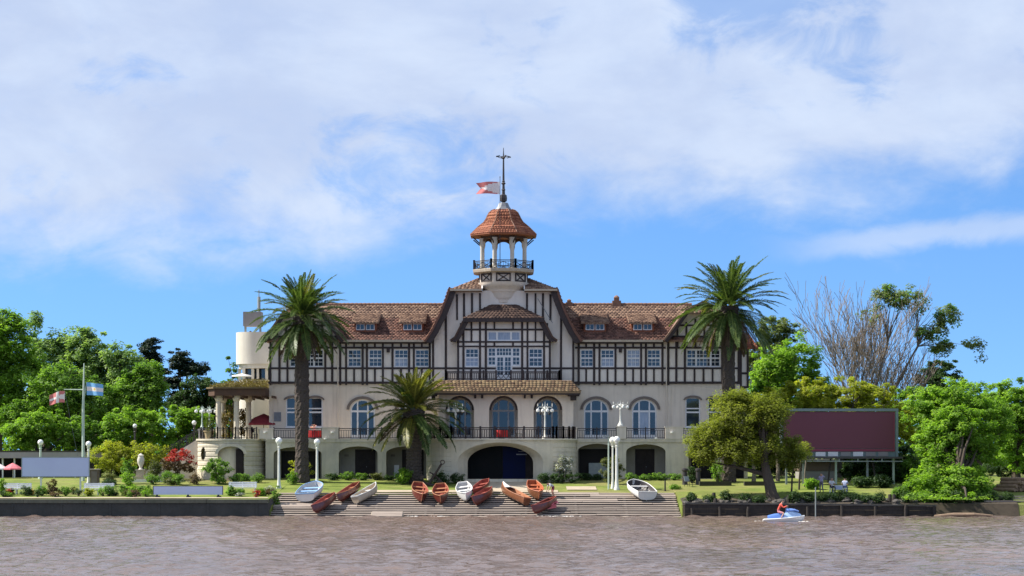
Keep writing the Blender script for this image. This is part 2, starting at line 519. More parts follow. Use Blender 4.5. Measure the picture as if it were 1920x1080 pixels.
def wall_panel(mb, outer, holes, y, thick):
    """flat wall in the XZ plane with openings, real thickness and reveals"""
    loops = [outer] + holes
    tri = tessellate_polygon([[Vector((x, z, 0)) for x, z in lp] for lp in loops])
    allp = [p for lp in loops for p in lp]
    b = len(mb.v); n = len(allp)
    mb.v += [(x, y, z) for x, z in allp] + [(x, y + thick, z) for x, z in allp]
    for t in tri:
        (ax, az), (bx, bz), (cx, cz) = (allp[i] for i in t)
        area = (bx - ax) * (cz - az) - (cx - ax) * (bz - az)
        if abs(area) < 1e-9: continue
        t = list(t) if area > 0 else [t[0], t[2], t[1]]
        mb.face([b + i for i in t]); mb.face([b + n + i for i in reversed(t)])
    k = 0
    for lp in loops:
        m = len(lp)
        for i in range(m):
            j = (i + 1) % m
            mb.face([b + k + i, b + k + j, b + n + k + j, b + n + k + i])
        k += m
def tiles_on_quad(name, m, parent, a, b, c, d, tw=0.30, th=0.34, thick=0.05, jitter=0.03, keep=None, seed=0):
    """rows of overlapping roof tiles laid over the quad a-b (eave) to d-c (ridge); real geometry"""
    rg = np.random.default_rng(seed)
    a, b, c, d = (np.array(p, float) for p in (a, b, c, d))
    nrow = max(1, int(round(np.linalg.norm((d - a + c - b) / 2) / th)))
    V, var = [], []
    nrm = np.cross(b - a, d - a); nrm /= np.linalg.norm(nrm)
    if nrm[2] < 0: nrm = -nrm
    for r in range(nrow):
        v0, v1 = r / nrow, (r + 1.25) / nrow
        l0, r0 = a + (d - a) * v0, b + (c - b) * v0
        l1, r1 = a + (d - a) * min(v1, 1.0), b + (c - b) * min(v1, 1.0)
        wlen = np.linalg.norm(r0 - l0)
        n = max(1, int(round(wlen / tw)))
        off = 0.5 / n if r % 2 else 0.0
        for k in range(n + (1 if off else 0)):
            u0, u1 = max(0, k / n - off), min(1, (k + 1) / n - off)
            if u1 - u0 < 0.15 / n: continue
            g = 0.04 / n
            p0, p1 = l0 + (r0 - l0) * (u0 + g), l0 + (r0 - l0) * (u1 - g)
            p2, p3 = l1 + (r1 - l1) * (u1 - g), l1 + (r1 - l1) * (u0 + g)
            if keep is not None and not keep((p0 + p2) / 2): continue
            lift = thick + rg.uniform(0, jitter)
            q = np.array([p0, p1, p2, p3])
            top = q + nrm * np.array([[lift + 0.03], [lift + 0.03], [0.012], [0.012]])
            V.append(np.vstack([q[:2] - nrm * 0.01, top]))
            var.append(rg.uniform())
    if not V: return None
    n = len(V)
    verts = np.vstack(V)
    tpl = np.array([[2, 3, 4, 5], [0, 1, 3, 2]])
    sides = np.array([[0, 2, 5], [1, 4, 3]])
    base = (np.arange(n) * 6)[:, None, None]
    quads = (tpl[None] + base).reshape(-1, 4); tris = (sides[None] + base).reshape(-1, 3)
    flat = np.concatenate([quads.ravel(), tris.ravel()])
    tot = np.concatenate([np.full(len(quads), 4), np.full(len(tris), 3)])
    st = np.concatenate([[0], np.cumsum(tot)[:-1]])
    vv = np.concatenate([np.repeat(var, 2), np.repeat(var, 2)])
    me = np_mesh(name, verts, flat, st, tot, m, vv)
    o = bpy.data.objects.new(name, me)
    o['kind'] = 'stuff'
    return link(o, parent)

# ------------------------------------------------------------------ foliage helpers
def leaves_mesh(name, P, size, material, up=0.55, var=None, aspect=0.55, seed=1, normals=None, flat=0.0):
    """a small folded leaf blade at every point of P"""
    rg = np.random.default_rng(seed)
    n = len(P)
    nr = rg.normal(size=(n, 3)); nr /= np.linalg.norm(nr, axis=1)[:, None] + 1e-9
    nr[:, 2] = np.abs(nr[:, 2])
    if normals is not None:
        nr = nr * 0.8 + normals * 0.55
    nr[:, 2] += up
    nr /= np.linalg.norm(nr, axis=1)[:, None]
    t = rg.normal(size=(n, 3)); t -= nr * np.sum(t * nr, axis=1)[:, None]
    t[:, 2] -= flat
    t /= np.linalg.norm(t, axis=1)[:, None] + 1e-9
    b = np.cross(nr, t)
    s = size * rg.uniform(0.6, 1.35, n)[:, None]
    p0 = P - t * s * 0.5
    p2 = P + t * s * 0.5 - nr * s * 0.12
    p1 = P + b * s * aspect * 0.5 + nr * s * 0.10
    p3 = P - b * s * aspect * 0.5 + nr * s * 0.10
    V = np.stack([p0, p1, p2, p3], 1).reshape(-1, 3)
    base = (np.arange(n) * 4)[:, None]
    T = np.concatenate([base + np.array([[0, 1, 2]]), base + np.array([[0, 2, 3]])], 1).reshape(-1)
    nf = 2 * n
    if var is None: var = rg.uniform(0, 1, n)
    return np_mesh(name, V, T, np.arange(nf) * 3, np.full(nf, 3), material, np.repeat(var, 2))
def clump_points(lobes, nclump, nleaf, cr, seed=0, shell=0.55, squash=0.7):
    """leaf positions gathered in clumps spread through a set of ellipsoids (cx,cy,cz,rx,ry,rz)"""
    rg = np.random.default_rng(seed)
    lobes = np.array(lobes, float)
    w = lobes[:, 3] * lobes[:, 4] * lobes[:, 5]; w = w ** 0.75; w /= w.sum()
    li = rg.choice(len(lobes), nclump, p=w)
    d = rg.normal(size=(nclump, 3)); d /= np.linalg.norm(d, axis=1)[:, None]
    rad = shell + (1 - shell) * rg.uniform(0, 1, nclump) ** 0.6
    rad *= rg.uniform(0.78, 1.16, nclump)
    C = lobes[li, :3] + d * lobes[li, 3:] * rad[:, None]
    ci = rg.integers(0, nclump, nleaf)
    cs = cr * rg.uniform(0.55, 1.35, nclump)
    off = rg.normal(size=(nleaf, 3)); off /= np.linalg.norm(off, axis=1)[:, None] + 1e-9
    off *= (rg.uniform(0, 1, nleaf) ** 0.45)[:, None]
    off[:, 2] *= squash
    P = C[ci] + off * cs[ci][:, None]
    cv = rg.uniform(0, 1, nclump)
    var = np.clip(0.62 * cv[ci] + 0.38 * rg.uniform(0, 1, nleaf), 0, 1)
    out = d[ci] * 0.6 + off * 0.8
    out /= np.linalg.norm(out, axis=1)[:, None] + 1e-9
    return P, var, C, out
def branches(mb, base, tips, r0, rg, fork=0.45, trunk_top=None, n=6, wob=0.05):
    """trunk with tapering limbs that run out to the given tips"""
    base = Vector(base)
    top = Vector(trunk_top)
    H = (top - base).length
    tp = []
    for k in range(6):
        t = k / 5
        p = base.lerp(top, t)
        if 0 < k < 5: p += Vector((rg.uniform(-1, 1), rg.uniform(-1, 1), 0)) * wob * H * 0.3
        tp.append(p)
    mb.tube(tp, [r0 * (1.25 if k == 0 else 1 - 0.45 * k / 5) for k in range(6)], n=9)
    for tip in tips:
        tip = Vector(tip)
        s = tp[rg.choice([3, 4, 5, 5])]
        d = tip - s
        mid = s + d * 0.5 + Vector((rg.uniform(-1, 1), rg.uniform(-1, 1), rg.uniform(0.2, 1))) * d.length * 0.10
        ra = r0 * 0.42
        mb.tube([s, s.lerp(mid, 0.5), mid, mid.lerp(tip, 0.55), tip], [ra, ra * 0.8, ra * 0.55, ra * 0.35, ra * 0.12], n=5, cap=False)
def broad_tree(name, label, cat, base, lobes, leaf_m, nclump, nleaf, cr, size, r0=0.3, bark='bark', seed=0, group=None,
               shell=0.5, up=0.75, limbs=14, trunk_frac=0.45, squash=0.7, aspect=0.55, flat=0.0):
    root = empty(name, base, 0, label, cat, group)
    nleaf = int(nleaf * 1.9); nclump = int(nclump * 1.8); cr *= .80
    L = [(l[0] - base[0], l[1] - base[1], l[2] - base[2], l[3], l[4], l[5]) for l in lobes]
    P, var, C, out = clump_points(L, nclump, nleaf, cr, seed, shell, squash)
    ok = P[:, 2] > 0.05
    P, var, out = P[ok], var[ok], out[ok]
    me = leaves_mesh('crown', P, size, leaf_m, up, var, aspect, seed + 5, out, flat)
    link(bpy.data.objects.new('crown', me), root)
    rg = random.Random(seed)
    mb = MB()
    cz = sum(l[2] for l in L) / len(L)
    cx = sum(l[0] for l in L) / len(L); cy = sum(l[1] for l in L) / len(L)
    tips = [C[rg.randrange(len(C))] for _ in range(limbs)]
    branches(mb, (0, 0, -0.15), tips, r0, rg, trunk_top=(cx * 0.4, cy * 0.4, max(0.4, cz * trunk_frac * 1.6)))
    mb.build('trunk', bark, root, smooth=True)
    return root
def shrub(name, label, x, y, rx, ry, h, leaf_m, nleaf=1600, size=0.14, seed=0, group=None, cat='shrub', z=None, cr=0.28, nclump=60,
          shell=0.35, lift=0.0, up=0.5, stem='bark', aspect=0.55):
    z = ground_z(x, y) if z is None else z
    root = empty(name, (x, y, z), 0, label, cat, group)
    zc = h * 0.52 + lift
    P, var, C, out = clump_points([(0, 0, zc, rx * 0.86, ry * 0.86, max(0.05, h * 0.5 - lift * 0.5))], nclump, nleaf, cr, seed, shell)
    P[:, 2] = np.clip(P[:, 2], 0.03, None)
    me = leaves_mesh('foliage', P, size, leaf_m, up, var, aspect, seed + 3, out)
    link(bpy.data.objects.new('foliage', me), root)
    rg = random.Random(seed)
    mb = MB()
    for k in range(6):
        c = C[rg.randrange(len(C))]
        mb.tube([(rg.uniform(-.1, .1) * rx, rg.uniform(-.1, .1) * ry, -0.08), (c[0] * .5, c[1] * .5, max(0.1, c[2] * .55)), (c[0], c[1], max(0.15, c[2]))],
                [0.05, 0.035, 0.012], n=5, cap=False)
    mb.build('stem', stem, root)
    return root
# ================================================================== SETTING
# ---- river
def water_material():
    m, t = _nodes('river_water')
    N, L = t.nodes.new, t.links.new
    out = N('ShaderNodeOutputMaterial')
    b = N('ShaderNodeBsdfPrincipled')
    L(b.outputs[0], out.inputs['Surface'])
    geo = N('ShaderNodeNewGeometry')
    n0 = N('ShaderNodeTexNoise'); n0.inputs['Scale'].default_value = 0.045; n0.inputs['Detail'].default_value = 4
    L(geo.outputs['Position'], n0.inputs['Vector'])
    mx = N('ShaderNodeMix'); mx.data_type = 'RGBA'
    mx.inputs['A'].default_value = (0.165, 0.117, 0.096, 1); mx.inputs['B'].default_value = (0.125, 0.096, 0.086, 1)
    mr = N('ShaderNodeMapRange'); mr.inputs['From Min'].default_value = 0.35; mr.inputs['From Max'].default_value = 0.65
    L(n0.outputs['Fac'], mr.inputs['Value']); L(mr.outputs['Result'], mx.inputs['Factor'])
    L(mx.outputs['Result'], b.inputs['Base Color'])
    b.inputs['IOR'].default_value = 1.33
    # ruffled and calm patches
    n1 = N('ShaderNodeTexNoise'); n1.inputs['Scale'].default_value = 0.09; n1.inputs['Detail'].default_value = 5
    mp = N('ShaderNodeMapping'); mp.inputs['Scale'].default_value = (0.5, 1.3, 1)
    L(geo.outputs['Position'], mp.inputs[0]); L(mp.outputs[0], n1.inputs['Vector'])
    rr = N('ShaderNodeMapRange'); rr.inputs['From Min'].default_value = 0.3; rr.inputs['From Max'].default_value = 0.7
    rr.inputs['To Min'].default_value = 0.05; rr.inputs['To Max'].default_value = 0.14
    L(n1.outputs['Fac'], rr.inputs['Value']); L(rr.outputs['Result'], b.inputs['Roughness'])
    hs_ = []
    for sc, st, d in ((1.3, (0.45, 1.0, 1), 0.16), (3.4, (0.55, 1.0, 1), 0.07), (8.0, (0.7, 1.0, 1), 0.018)):
        m2 = N('ShaderNodeMapping'); m2.inputs['Scale'].default_value = st
        L(geo.outputs['Position'], m2.inputs[0])
        nn = N('ShaderNodeTexNoise'); nn.inputs['Scale'].default_value = sc; nn.inputs['Detail'].default_value = 3; nn.inputs['Distortion'].default_value = 0.6
        L(m2.outputs[0], nn.inputs['Vector'])
        hs_.append((nn.outputs['Fac'], d))
    prev = None
    for fac, d in hs_:
        bp = N('ShaderNodeBump'); bp.inputs['Strength'].default_value = 1.0; bp.inputs['Distance'].default_value = d
        L(fac, bp.inputs['Height'])
        if prev is not None: L(prev, bp.inputs['Normal'])
        prev = bp.outputs[0]
    L(prev, b.inputs['Normal'])
    MATS['river_water'] = m
water_material()
def build_river():
    x0, x1, y0, y1 = -62.0, 62.0, -120.0, -20.0
    xs = np.arange(x0, x1 + 0.01, 0.34); ys = np.arange(y0, y1 + 0.01, 0.28)
    xs[-1], ys[-1] = x1, y1
    X, Y = np.meshgrid(xs, ys)
    Z = np.zeros_like(X)
    rg = np.random.default_rng(5)
    for k in range(46):
        wl_ = 0.85 * 3.6 ** rg.uniform()
        th = rg.normal(1.25, 0.75)
        kx, ky = math.cos(th) * 2 * PI / wl_, math.sin(th) * 2 * PI / wl_
        Z += 0.0066 * wl_ ** 0.55 * np.sin(kx * X + ky * Y + rg.uniform(0, 6.28)) * (1 + 0.6 * np.sin(0.11 * X * rg.normal() + 0.13 * Y * rg.normal() + rg.uniform(0, 6)))
    ex = np.minimum(np.minimum(X - x0, x1 - X), np.minimum(Y - y0, y1 - Y + 3))
    Z *= np.clip(ex / 3.0, 0, 1)
    ny, nx = X.shape
    V = np.stack([X, Y, Z], -1).reshape(-1, 3)
    i = np.arange((ny - 1) * (nx - 1)); r, c = i // (nx - 1), i % (nx - 1)
    a = r * nx + c
    Q = np.stack([a, a + 1, a + nx + 1, a + nx], 1)
    # wide calm water all round the ruffled reach
    n0 = len(V)
    B = 4000.0
    outer = np.array([(-B, -B, 0), (B, -B, 0), (B, y1, 0), (-B, y1, 0), (x0, y0, 0), (x1, y0, 0), (x1, y1, 0), (x0, y1, 0)])
    V = np.vstack([V, outer])
    Q = np.vstack([Q, np.array([[0, 1, 5, 4], [1, 2, 6, 5], [3, 0, 4, 7]]) + n0])
    me = np_mesh('river', V, Q.ravel(), np.arange(len(Q)) * 4, np.full(len(Q), 4), 'river_water', smooth=True)
    o = link(bpy.data.objects.new('river', me))
    tag(o, 'brown rippled river water in front of the clubhouse', 'river', kind='structure')
build_river()

# ---- ground
def grass_material():
    m, t = _nodes('lawn_grass')
    N, L = t.nodes.new, t.links.new
    out = N('ShaderNodeOutputMaterial'); b = N('ShaderNodeBsdfPrincipled')
    L(b.outputs[0], out.inputs['Surface'])
    geo = N('ShaderNodeNewGeometry')
    n1 = N('ShaderNodeTexNoise'); n1.inputs['Scale'].default_value = 0.5; n1.inputs['Detail'].default_value = 8; n1.inputs['Roughness'].default_value = 0.7
    n2 = N('ShaderNodeTexNoise'); n2.inputs['Scale'].default_value = 0.16; n2.inputs['Detail'].default_value = 5
    for n in (n1, n2): L(geo.outputs['Position'], n.inputs['Vector'])
    rp = N('ShaderNodeValToRGB'); e = rp.color_ramp.elements
    e[0].position, e[0].color = 0.3, (0.085, 0.125, 0.024, 1)
    e[1].position, e[1].color = 0.72, (0.23, 0.27, 0.06, 1)
    L(n1.outputs['Fac'], rp.inputs[0])
    mx = N('ShaderNodeMix'); mx.data_type = 'RGBA'
    mr = N('ShaderNodeMapRange'); mr.inputs['From Min'].default_value = 0.47; mr.inputs['From Max'].default_value = 0.68; mr.inputs['To Max'].default_value = 0.65
    L(n2.outputs['Fac'], mr.inputs['Value']); L(mr.outputs['Result'], mx.inputs['Factor'])
    L(rp.outputs[0], mx.inputs['A']); mx.inputs['B'].default_value = (0.24, 0.20, 0.09, 1)
    L(mx.outputs['Result'], b.inputs['Base Color']); b.inputs['Roughness'].default_value = 0.9
    b.inputs['Specular IOR Level'].default_value = 0.15
    nb = N('ShaderNodeTexNoise'); nb.inputs['Scale'].default_value = 12; nb.inputs['Detail'].default_value = 4
    L(geo.outputs['Position'], nb.inputs['Vector'])
    bp = N('ShaderNodeBump'); bp.inputs['Strength'].default_value = 0.6; bp.inputs['Distance'].default_value = 0.06
    L(nb.outputs['Fac'], bp.inputs['Height']); L(bp.outputs[0], b.inputs['Normal'])
    MATS['lawn_grass'] = m
grass_material()
def build_ground():
    xs = [-4000, -900, -250, -110] + list(np.linspace(-70, RAMP_X0 - 0.06, 22)) + list(np.linspace(RAMP_X0, RAMP_X1, 14)) + \
         list(np.linspace(RAMP_X1 + 0.06, 70, 24)) + [110, 250, 900, 4000]
    ys = [-30, -23.2, -23.0, -22.7, -22.6, -21.9, -20, -18.5, -17, -16.52, -16.4, -15, -13, -11, -9, -7, -5.5, -4, -2, 0, 4, 8, 14, 22, 30, 40, 80, 160, 400, 1200, 5000]
    V = []
    for y in ys:
        for x in xs:
            z = ground_z(x, y)
            if -22 < y < 60 and abs(x) < 80: z += 0.05 * math.sin(x * 0.43 + 1) * math.sin(y * 0.61)
            if y < -4 and RAMP_X0 - 0.05 < x < RAMP_X1 + 0.05: z = ground_z(x, y)
            V.append((x, y, z))
    nx = len(xs)
    Fc = [[r * nx + c, r * nx + c + 1, (r + 1) * nx + c + 1, (r + 1) * nx + c] for r in range(len(ys) - 1) for c in range(nx - 1)]
    me = bpy.data.meshes.new('ground'); me.from_pydata(V, [], Fc); me.materials.append(M('lawn_grass'))
    o = link(bpy.data.objects.new('ground', me))
    tag(o, 'sunlit green lawn rising from the bank to the clubhouse', 'lawn', kind='structure')
build_ground()
def sheet(name, label, poly, m, lift=0.012, nx=1):
    """thin paving laid on the lawn"""
    xs = sorted(set([p[0] for p in poly])); ys0, ys1 = min(p[1] for p in poly), max(p[1] for p in poly)
    yl = sorted(set([ys0, ys1] + [y for y in (-16.4, -15, -13, -11, -9, -7, -5.5, -4) if ys0 < y < ys1]))
    x0, x1 = min(xs), max(xs)
    mb = MB()
    for a, b in zip(yl, yl[1:]):
        mb.poly([(x0, a, ground_z(x0, a) + lift + .05), (x1, a, ground_z(x1, a) + lift + .05), (x1, b, ground_z(x1, b) + lift + .05), (x0, b, ground_z(x0, b) + lift + .05)])
    o = mb.build(name, m)
    tag(o, label, 'path', kind='structure')
    return o
sheet('entrance_path', 'sandy path from the boathouse arch down to the ramp', [(DX(868, -9), -15.1), (DX(1010, -9), -4.4)], 'stone_path', 0.014)
sheet('ramp_path', 'sandy strip along the top of the boat ramp', [(DX(690, -15), -16.3), (DX(1046, -15), -14.6)], 'stone_path', 0.008)
sheet('paving_patch', 'pale paved patch in the lawn right of the boats', [(DX(1062, -13), -14.4), (DX(1118, -13), -11.5)], 'stone_path', 0.010)
sheet('promenade', 'pale stone strip along the seawall garden', [(DX(-40, -21), -22.3), (DX(505, -21), -21.5)], 'stone_path', 0.006)

# ---- seawall left of the ramp
sw = empty('seawall', (-45, -23, -0.5), 0, 'dark concrete seawall with pale capping left of the boat ramp', 'seawall')
def rel(o, root):           # hang a part that was built in place under its thing
    o.parent = root
    o.location = o.location - root.location
    return o
mb = MB(); mb.box(-130, RAMP_X0 - 0.02, -23.4, -22.5, -2.0, 1.10)
for k in range(30):
    x = -129 + k * 4.0
    if x < RAMP_X0 - 1: mb.box(x, x + 0.18, -23.44, -23.38, -1.8, 1.08)
rel(mb.build('wall_face', 'concrete_dark'), sw)
x = -130.0
while x < RAMP_X0 - 0.3:
    x2 = min(x + 5.0, RAMP_X0 + 0.02)
    rel(boxpart('cap_slab', 'concrete_cap', None, x + 0.015, x2 - 0.015, -23.52, -22.35, 1.10, 1.40 + random.uniform(0, 0.015)), sw)
    x = x2
mb = MB()
mb.prism([(RAMP_X0 - 0.5, -1.5), (RAMP_X0 - 0.03, -1.5), (RAMP_X0 - 0.03, 1.38), (RAMP_X0 - 0.5, 1.38)], -22.49, -16.0)
rel(mb.build('return_wall', 'concrete_dark'), sw)

# ---- boat ramp of planks
ramp = empty('boat_ramp', (-3, -18, 0), 0, 'wide sloping boat ramp of weathered planks running into the river', 'boat ramp')
ang = math.atan2(RAMP_Z1 - RAMP_Z0, RAMP_Y1 - RAMP_Y0)
bed = MB()
for x0_, x1_ in ((RAMP_X0 + .02, RAMP_X1 - .02),):
    b = [(RAMP_Y0 - 1.5, ramp_z(RAMP_Y0 - 1.5) - 0.24), (RAMP_Y1 + .06, ramp_z(RAMP_Y1) - 0.24), (RAMP_Y1 + .06, -0.6), (RAMP_Y0 - 1.5, -1.6)]
    n = len(bed.v)
    bed.v += [(x0_, y, z) for y, z in b] + [(x1_, y, z) for y, z in b]
    for q in ((0, 1, 2, 3), (7, 6, 5, 4), (0, 4, 5, 1), (1, 5, 6, 2), (2, 6, 7, 3), (3, 7, 4, 0)): bed.face([n + i for i in q])
rel(bed.build('bed', 'ramp_bed'), ramp)
NROW = 12
pitch = (RAMP_Y1 - RAMP_Y0) / NROW
rgp = random.Random(3)
for r in range(-1, NROW):
    yc = RAMP_Y0 + (r + 0.5) * pitch
    x = RAMP_X0 + rgp.uniform(0.0, 0.12)
    while x < RAMP_X1 - 0.4:
        L_ = rgp.uniform(5.2, 8.5)
        x2 = min(x + L_, RAMP_X1 - rgp.uniform(0, 0.1))
        if RAMP_X1 - x2 < 1.2: x2 = RAMP_X1 - rgp.uniform(0, 0.1)
        w = pitch * rgp.uniform(0.35, 0.44)
        if rgp.random() < 0.10: w = pitch * 0.93
        o = boxpart('plank', 'plank', None, x, x2 - 0.03, yc - w / 2, yc + w / 2, 0, 0.045,
                    rot=(ang + R(rgp.uniform(-1.0, 1.0)), R(rgp.uniform(-0.08, 0.08)), R(rgp.uniform(-0.12, 0.12))))
        o.location.z = ramp_z(yc) - 0.02 + rgp.uniform(-0.015, 0.015)
        rel(o, ramp)
        x = x2
for k in range(9):
    xx = RAMP_X0 + 0.3 + k * (RAMP_X1 - RAMP_X0 - 0.6) / 8
    bm_ = MB(); bm_.bar((xx, RAMP_Y0 - 1.2, ramp_z(RAMP_Y0 - 1.2) - 0.125), (xx, RAMP_Y1, ramp_z(RAMP_Y1) - 0.125), 0.2, 0.16)
    rel(bm_.build('bearer', 'pile_wood'), ramp)
# small float at the ramp foot
fl = empty('landing_float', (DX(726, -24.4), -24.6, 0.10), 0, 'small pale wooden float at the foot of the boat ramp', 'float')
for k in range(5):
    boxpart('deck_board', 'plank', fl, -1.25, 1.25, -0.75 + k * 0.3, -0.75 + k * 0.3 + 0.275, 0.10, 0.17)
mb = MB(); mb.box(-1.3, 1.3, -0.78, 0.76, -0.12, 0.098); mb.build('pontoon', 'stone_path', fl)

fl.rotation_euler = (R(14), 0, 0)

# ---- timber bulkhead on the right bank
bk = empty('timber_bulkhead', (DX(1500, -22.6), -22.6, -0.5), 0, 'dark timber bulkhead of boards and piles right of the ramp', 'bulkhead')
xa, xb = RAMP_X1 + 0.25, DX(1755, -22.6)
rgb_ = random.Random(9)
for r in range(4):
    x = xa
    while x < xb - 0.3:
        x2 = min(x + rgb_.uniform(3.2, 4.6), xb)
        zt = 0.98 - 0.010 * (x - xa)
        z0_ = -0.55 + r * (zt + 0.55) / 4
        rel(boxpart('board', 'pile_wood', None, x + .01, x2 - .015, -22.78 + rgb_.uniform(-.02, .02), -22.64, z0_ + 0.012, z0_ + (zt + 0.55) / 4 - 0.01), bk)
        x = x2
x = xa
while x < xb - 0.5:
    x2 = min(x + 6.0, xb)
    z1_, z2_ = 1.00 - 0.010 * (x - xa), 1.00 - 0.010 * (x2 - xa)
    mb = MB(); mb.bar((x + 0.01, -22.72, z1_ + 0.07), (x2 - 0.01, -22.72, z2_ + 0.07), 0.30, 0.13); rel(mb.build('waling', 'waling'), bk)
    x = x2
x = xa + 0.6
while x < xb:
    h = 1.25 + rgb_.uniform(-0.15, 0.2)
    mb = MB(); mb.tube([(x, -22.96, -1.5), (x, -22.96, h * 0.4), (x + rgb_.uniform(-.04, .04), -22.96, h - 0.5)], [0.12, 0.12, 0.10], n=8)
    rel(mb.build('pile', 'pile_wood'), bk)
    x += rgb_.uniform(2.2, 3.2)
# old stumps and stones behind the bulkhead
def stone(x, y, z, s, seed, m='rock', name='stone', label='', group=None, cat='stone'):
    bm = bmesh.new(); bmesh.ops.create_icosphere(bm, subdivisions=2, radius=1.0)
    rg = random.Random(seed)
    ph = [rg.uniform(0, 6) for _ in range(6)]
    for v in bm.verts:
        c = v.co
        k = 1 + 0.20 * math.sin(3.1 * c.x + ph[0]) + 0.16 * math.sin(4.3 * c.y + ph[1]) + 0.14 * math.sin(5.2 * c.z + ph[2]) + rg.uniform(-.07, .07)
        v.co = Vector((c.x * s * k * 1.25, c.y * s * k, c.z * s * k * 0.7))
    me = bpy.data.meshes.new(name); bm.to_mesh(me); bm.free(); me.materials.append(M(m))
    o = bpy.data.objects.new(name, me); o.location = (x, y, z); o.rotation_euler = (rg.uniform(-.2, .2), rg.uniform(-.2, .2), rg.uniform(0, 6))
    link(o); tag(o, label, cat, group); return o
for k in range(34):
    px = 1285 + k * 13 + rgb_.uniform(-5, 5)
    y = rgb_.uniform(-21.9, -20.6); xx = DX(px, y)
    s = rgb_.uniform(0.18, 0.42)
    stone(xx, y, ground_z(xx, y) + s * 0.28, s, 100 + k, label='rough grey stone lying on the bank behind the timber bulkhead', group='stones on the bank behind the bulkhead')
for k, px in enumerate((1303, 1338, 1341, 1386, 1392, 1478, 1510, 1524, 1668, 1676)):
    y = -21.0 + 0.5 * math.sin(k * 2.3); xx = DX(px, y); z = ground_z(xx, y)
    h = 0.50 + 0.25 * math.sin(k * 1.7)
    mb = MB(); mb.tube([(0, 0, -0.4), (0, 0, 0.0), (0.03, 0, h * 0.6), (0.02, 0.02, h)], [0.19, 0.18, 0.16, 0.13], n=8)
    o = mb.build('wooden_stump', 'pile_wood', None, (xx, y, z)); tag(o, 'weathered dark wooden post stump standing on the right bank', 'post', 'old post stumps on the right bank')
mb = MB(); N_ = 60  # dark soil sheet over the grass, bank shading put into its colour
for i in range(N_ + 1):
    x = xa - .1 + (DX(1900, -20) - xa) * i / N_
    for j, y in enumerate((-22.5, -21.9, -21.0, -20.0, -19.3 + .5 * math.sin(i * .9) + .3 * math.sin(i * 2.3))): mb.v.append((x, y, ground_z(x, y) + .075 - (.06 if j == 4 else 0)))
for i in range(N_):
    for j in range(4): mb.face([i * 5 + j, (i + 1) * 5 + j, (i + 1) * 5 + j + 1, i * 5 + j + 1])
o = mb.build('shaded_bank_soil', 'soil'); tag(o, 'soil along the top of the right bank, darkened for its shading', 'soil', kind='structure')
# thin mooring pole in front of the seated people
mb = MB(); mb.tube([(0, 0, -1.2), (0, 0, 2.4)], 0.05, n=7)
o = mb.build('mooring_pole', 'grey_iron', None, (DX(1529, -23.2), -23.25, 0)); tag(o, 'thin grey mooring pole standing in the water at the bulkhead', 'pole')
# driftwood, timber stack, planks at the right end
mb = MB(); mb.tube([(-2.6, 0, 0.02), (-1, 0.1, 0.14), (0.6, 0.0, 0.15), (2.2, 0.1, 0.05)], [0.10, 0.16, 0.15, 0.07], n=8)
o = mb.build('driftwood_log', 'log_wood', None, (DX(1812, -24), -24.0, 0.02)); tag(o, 'pale driftwood log floating under the leafy bank tree', 'log')
xw, yw = DX(1905, -16), -16.0
wz_ = ground_z(xw, yw)
k = 0
for row, n in enumerate((6, 5, 4, 3)):
    for i in range(n):
        rr_ = 0.17
        mb = MB(); mb.tube([(0, -1.0 + 0.2 * math.sin(k), 0), (0, 1.1 + .15 * math.cos(k * 2), 0)], [rr_, rr_ * 0.93], n=8)
        o = mb.build('firewood_log', 'log_wood', None, (xw - n * rr_ * 1.02 + i * rr_ * 2.05 + rr_, yw, wz_ + rr_ + row * rr_ * 1.75), (0, 0, R(35 + 4 * math.sin(k * 3))))
        tag(o, 'cut brown log in the timber stack beside the big leafy bush', 'log', 'stacked logs on the right bank'); k += 1
for k in range(3):
    mb = MB(); mb.bar((-2.4, 0, 0), (2.6, 0, 0), 0.28, 0.12)
    yy = -21.2 + k * 0.9; xx = DX(1898, yy)
    o = mb.build('landing_plank', 'plank', None, (xx, yy, ground_z(xx, yy) + 0.14 + k * 0.02), (0, 0, R(2 - 2 * k))); tag(o, 'long pale plank laid along the bank below the timber stack', 'plank', 'planks on the right bank')
# ================================================================== CLUBHOUSE
CX = DX(943, 0)
club = empty('clubhouse', (CX, 0, 2.8), 0, 'half-timbered rowing clubhouse with arched terrace, tiled roofs and domed lookout cupola', 'clubhouse')
def C(o):
    return rel(o, club)
def sub(o, part):
    o.parent = part
    return o
rgc = random.Random(21)
FLOOR = 6.50                      # terrace level
TY, GY, BY, PY = -4.0, -0.8, -2.0, -3.5     # terrace front, gable, bay and porch planes
YF = 0.0
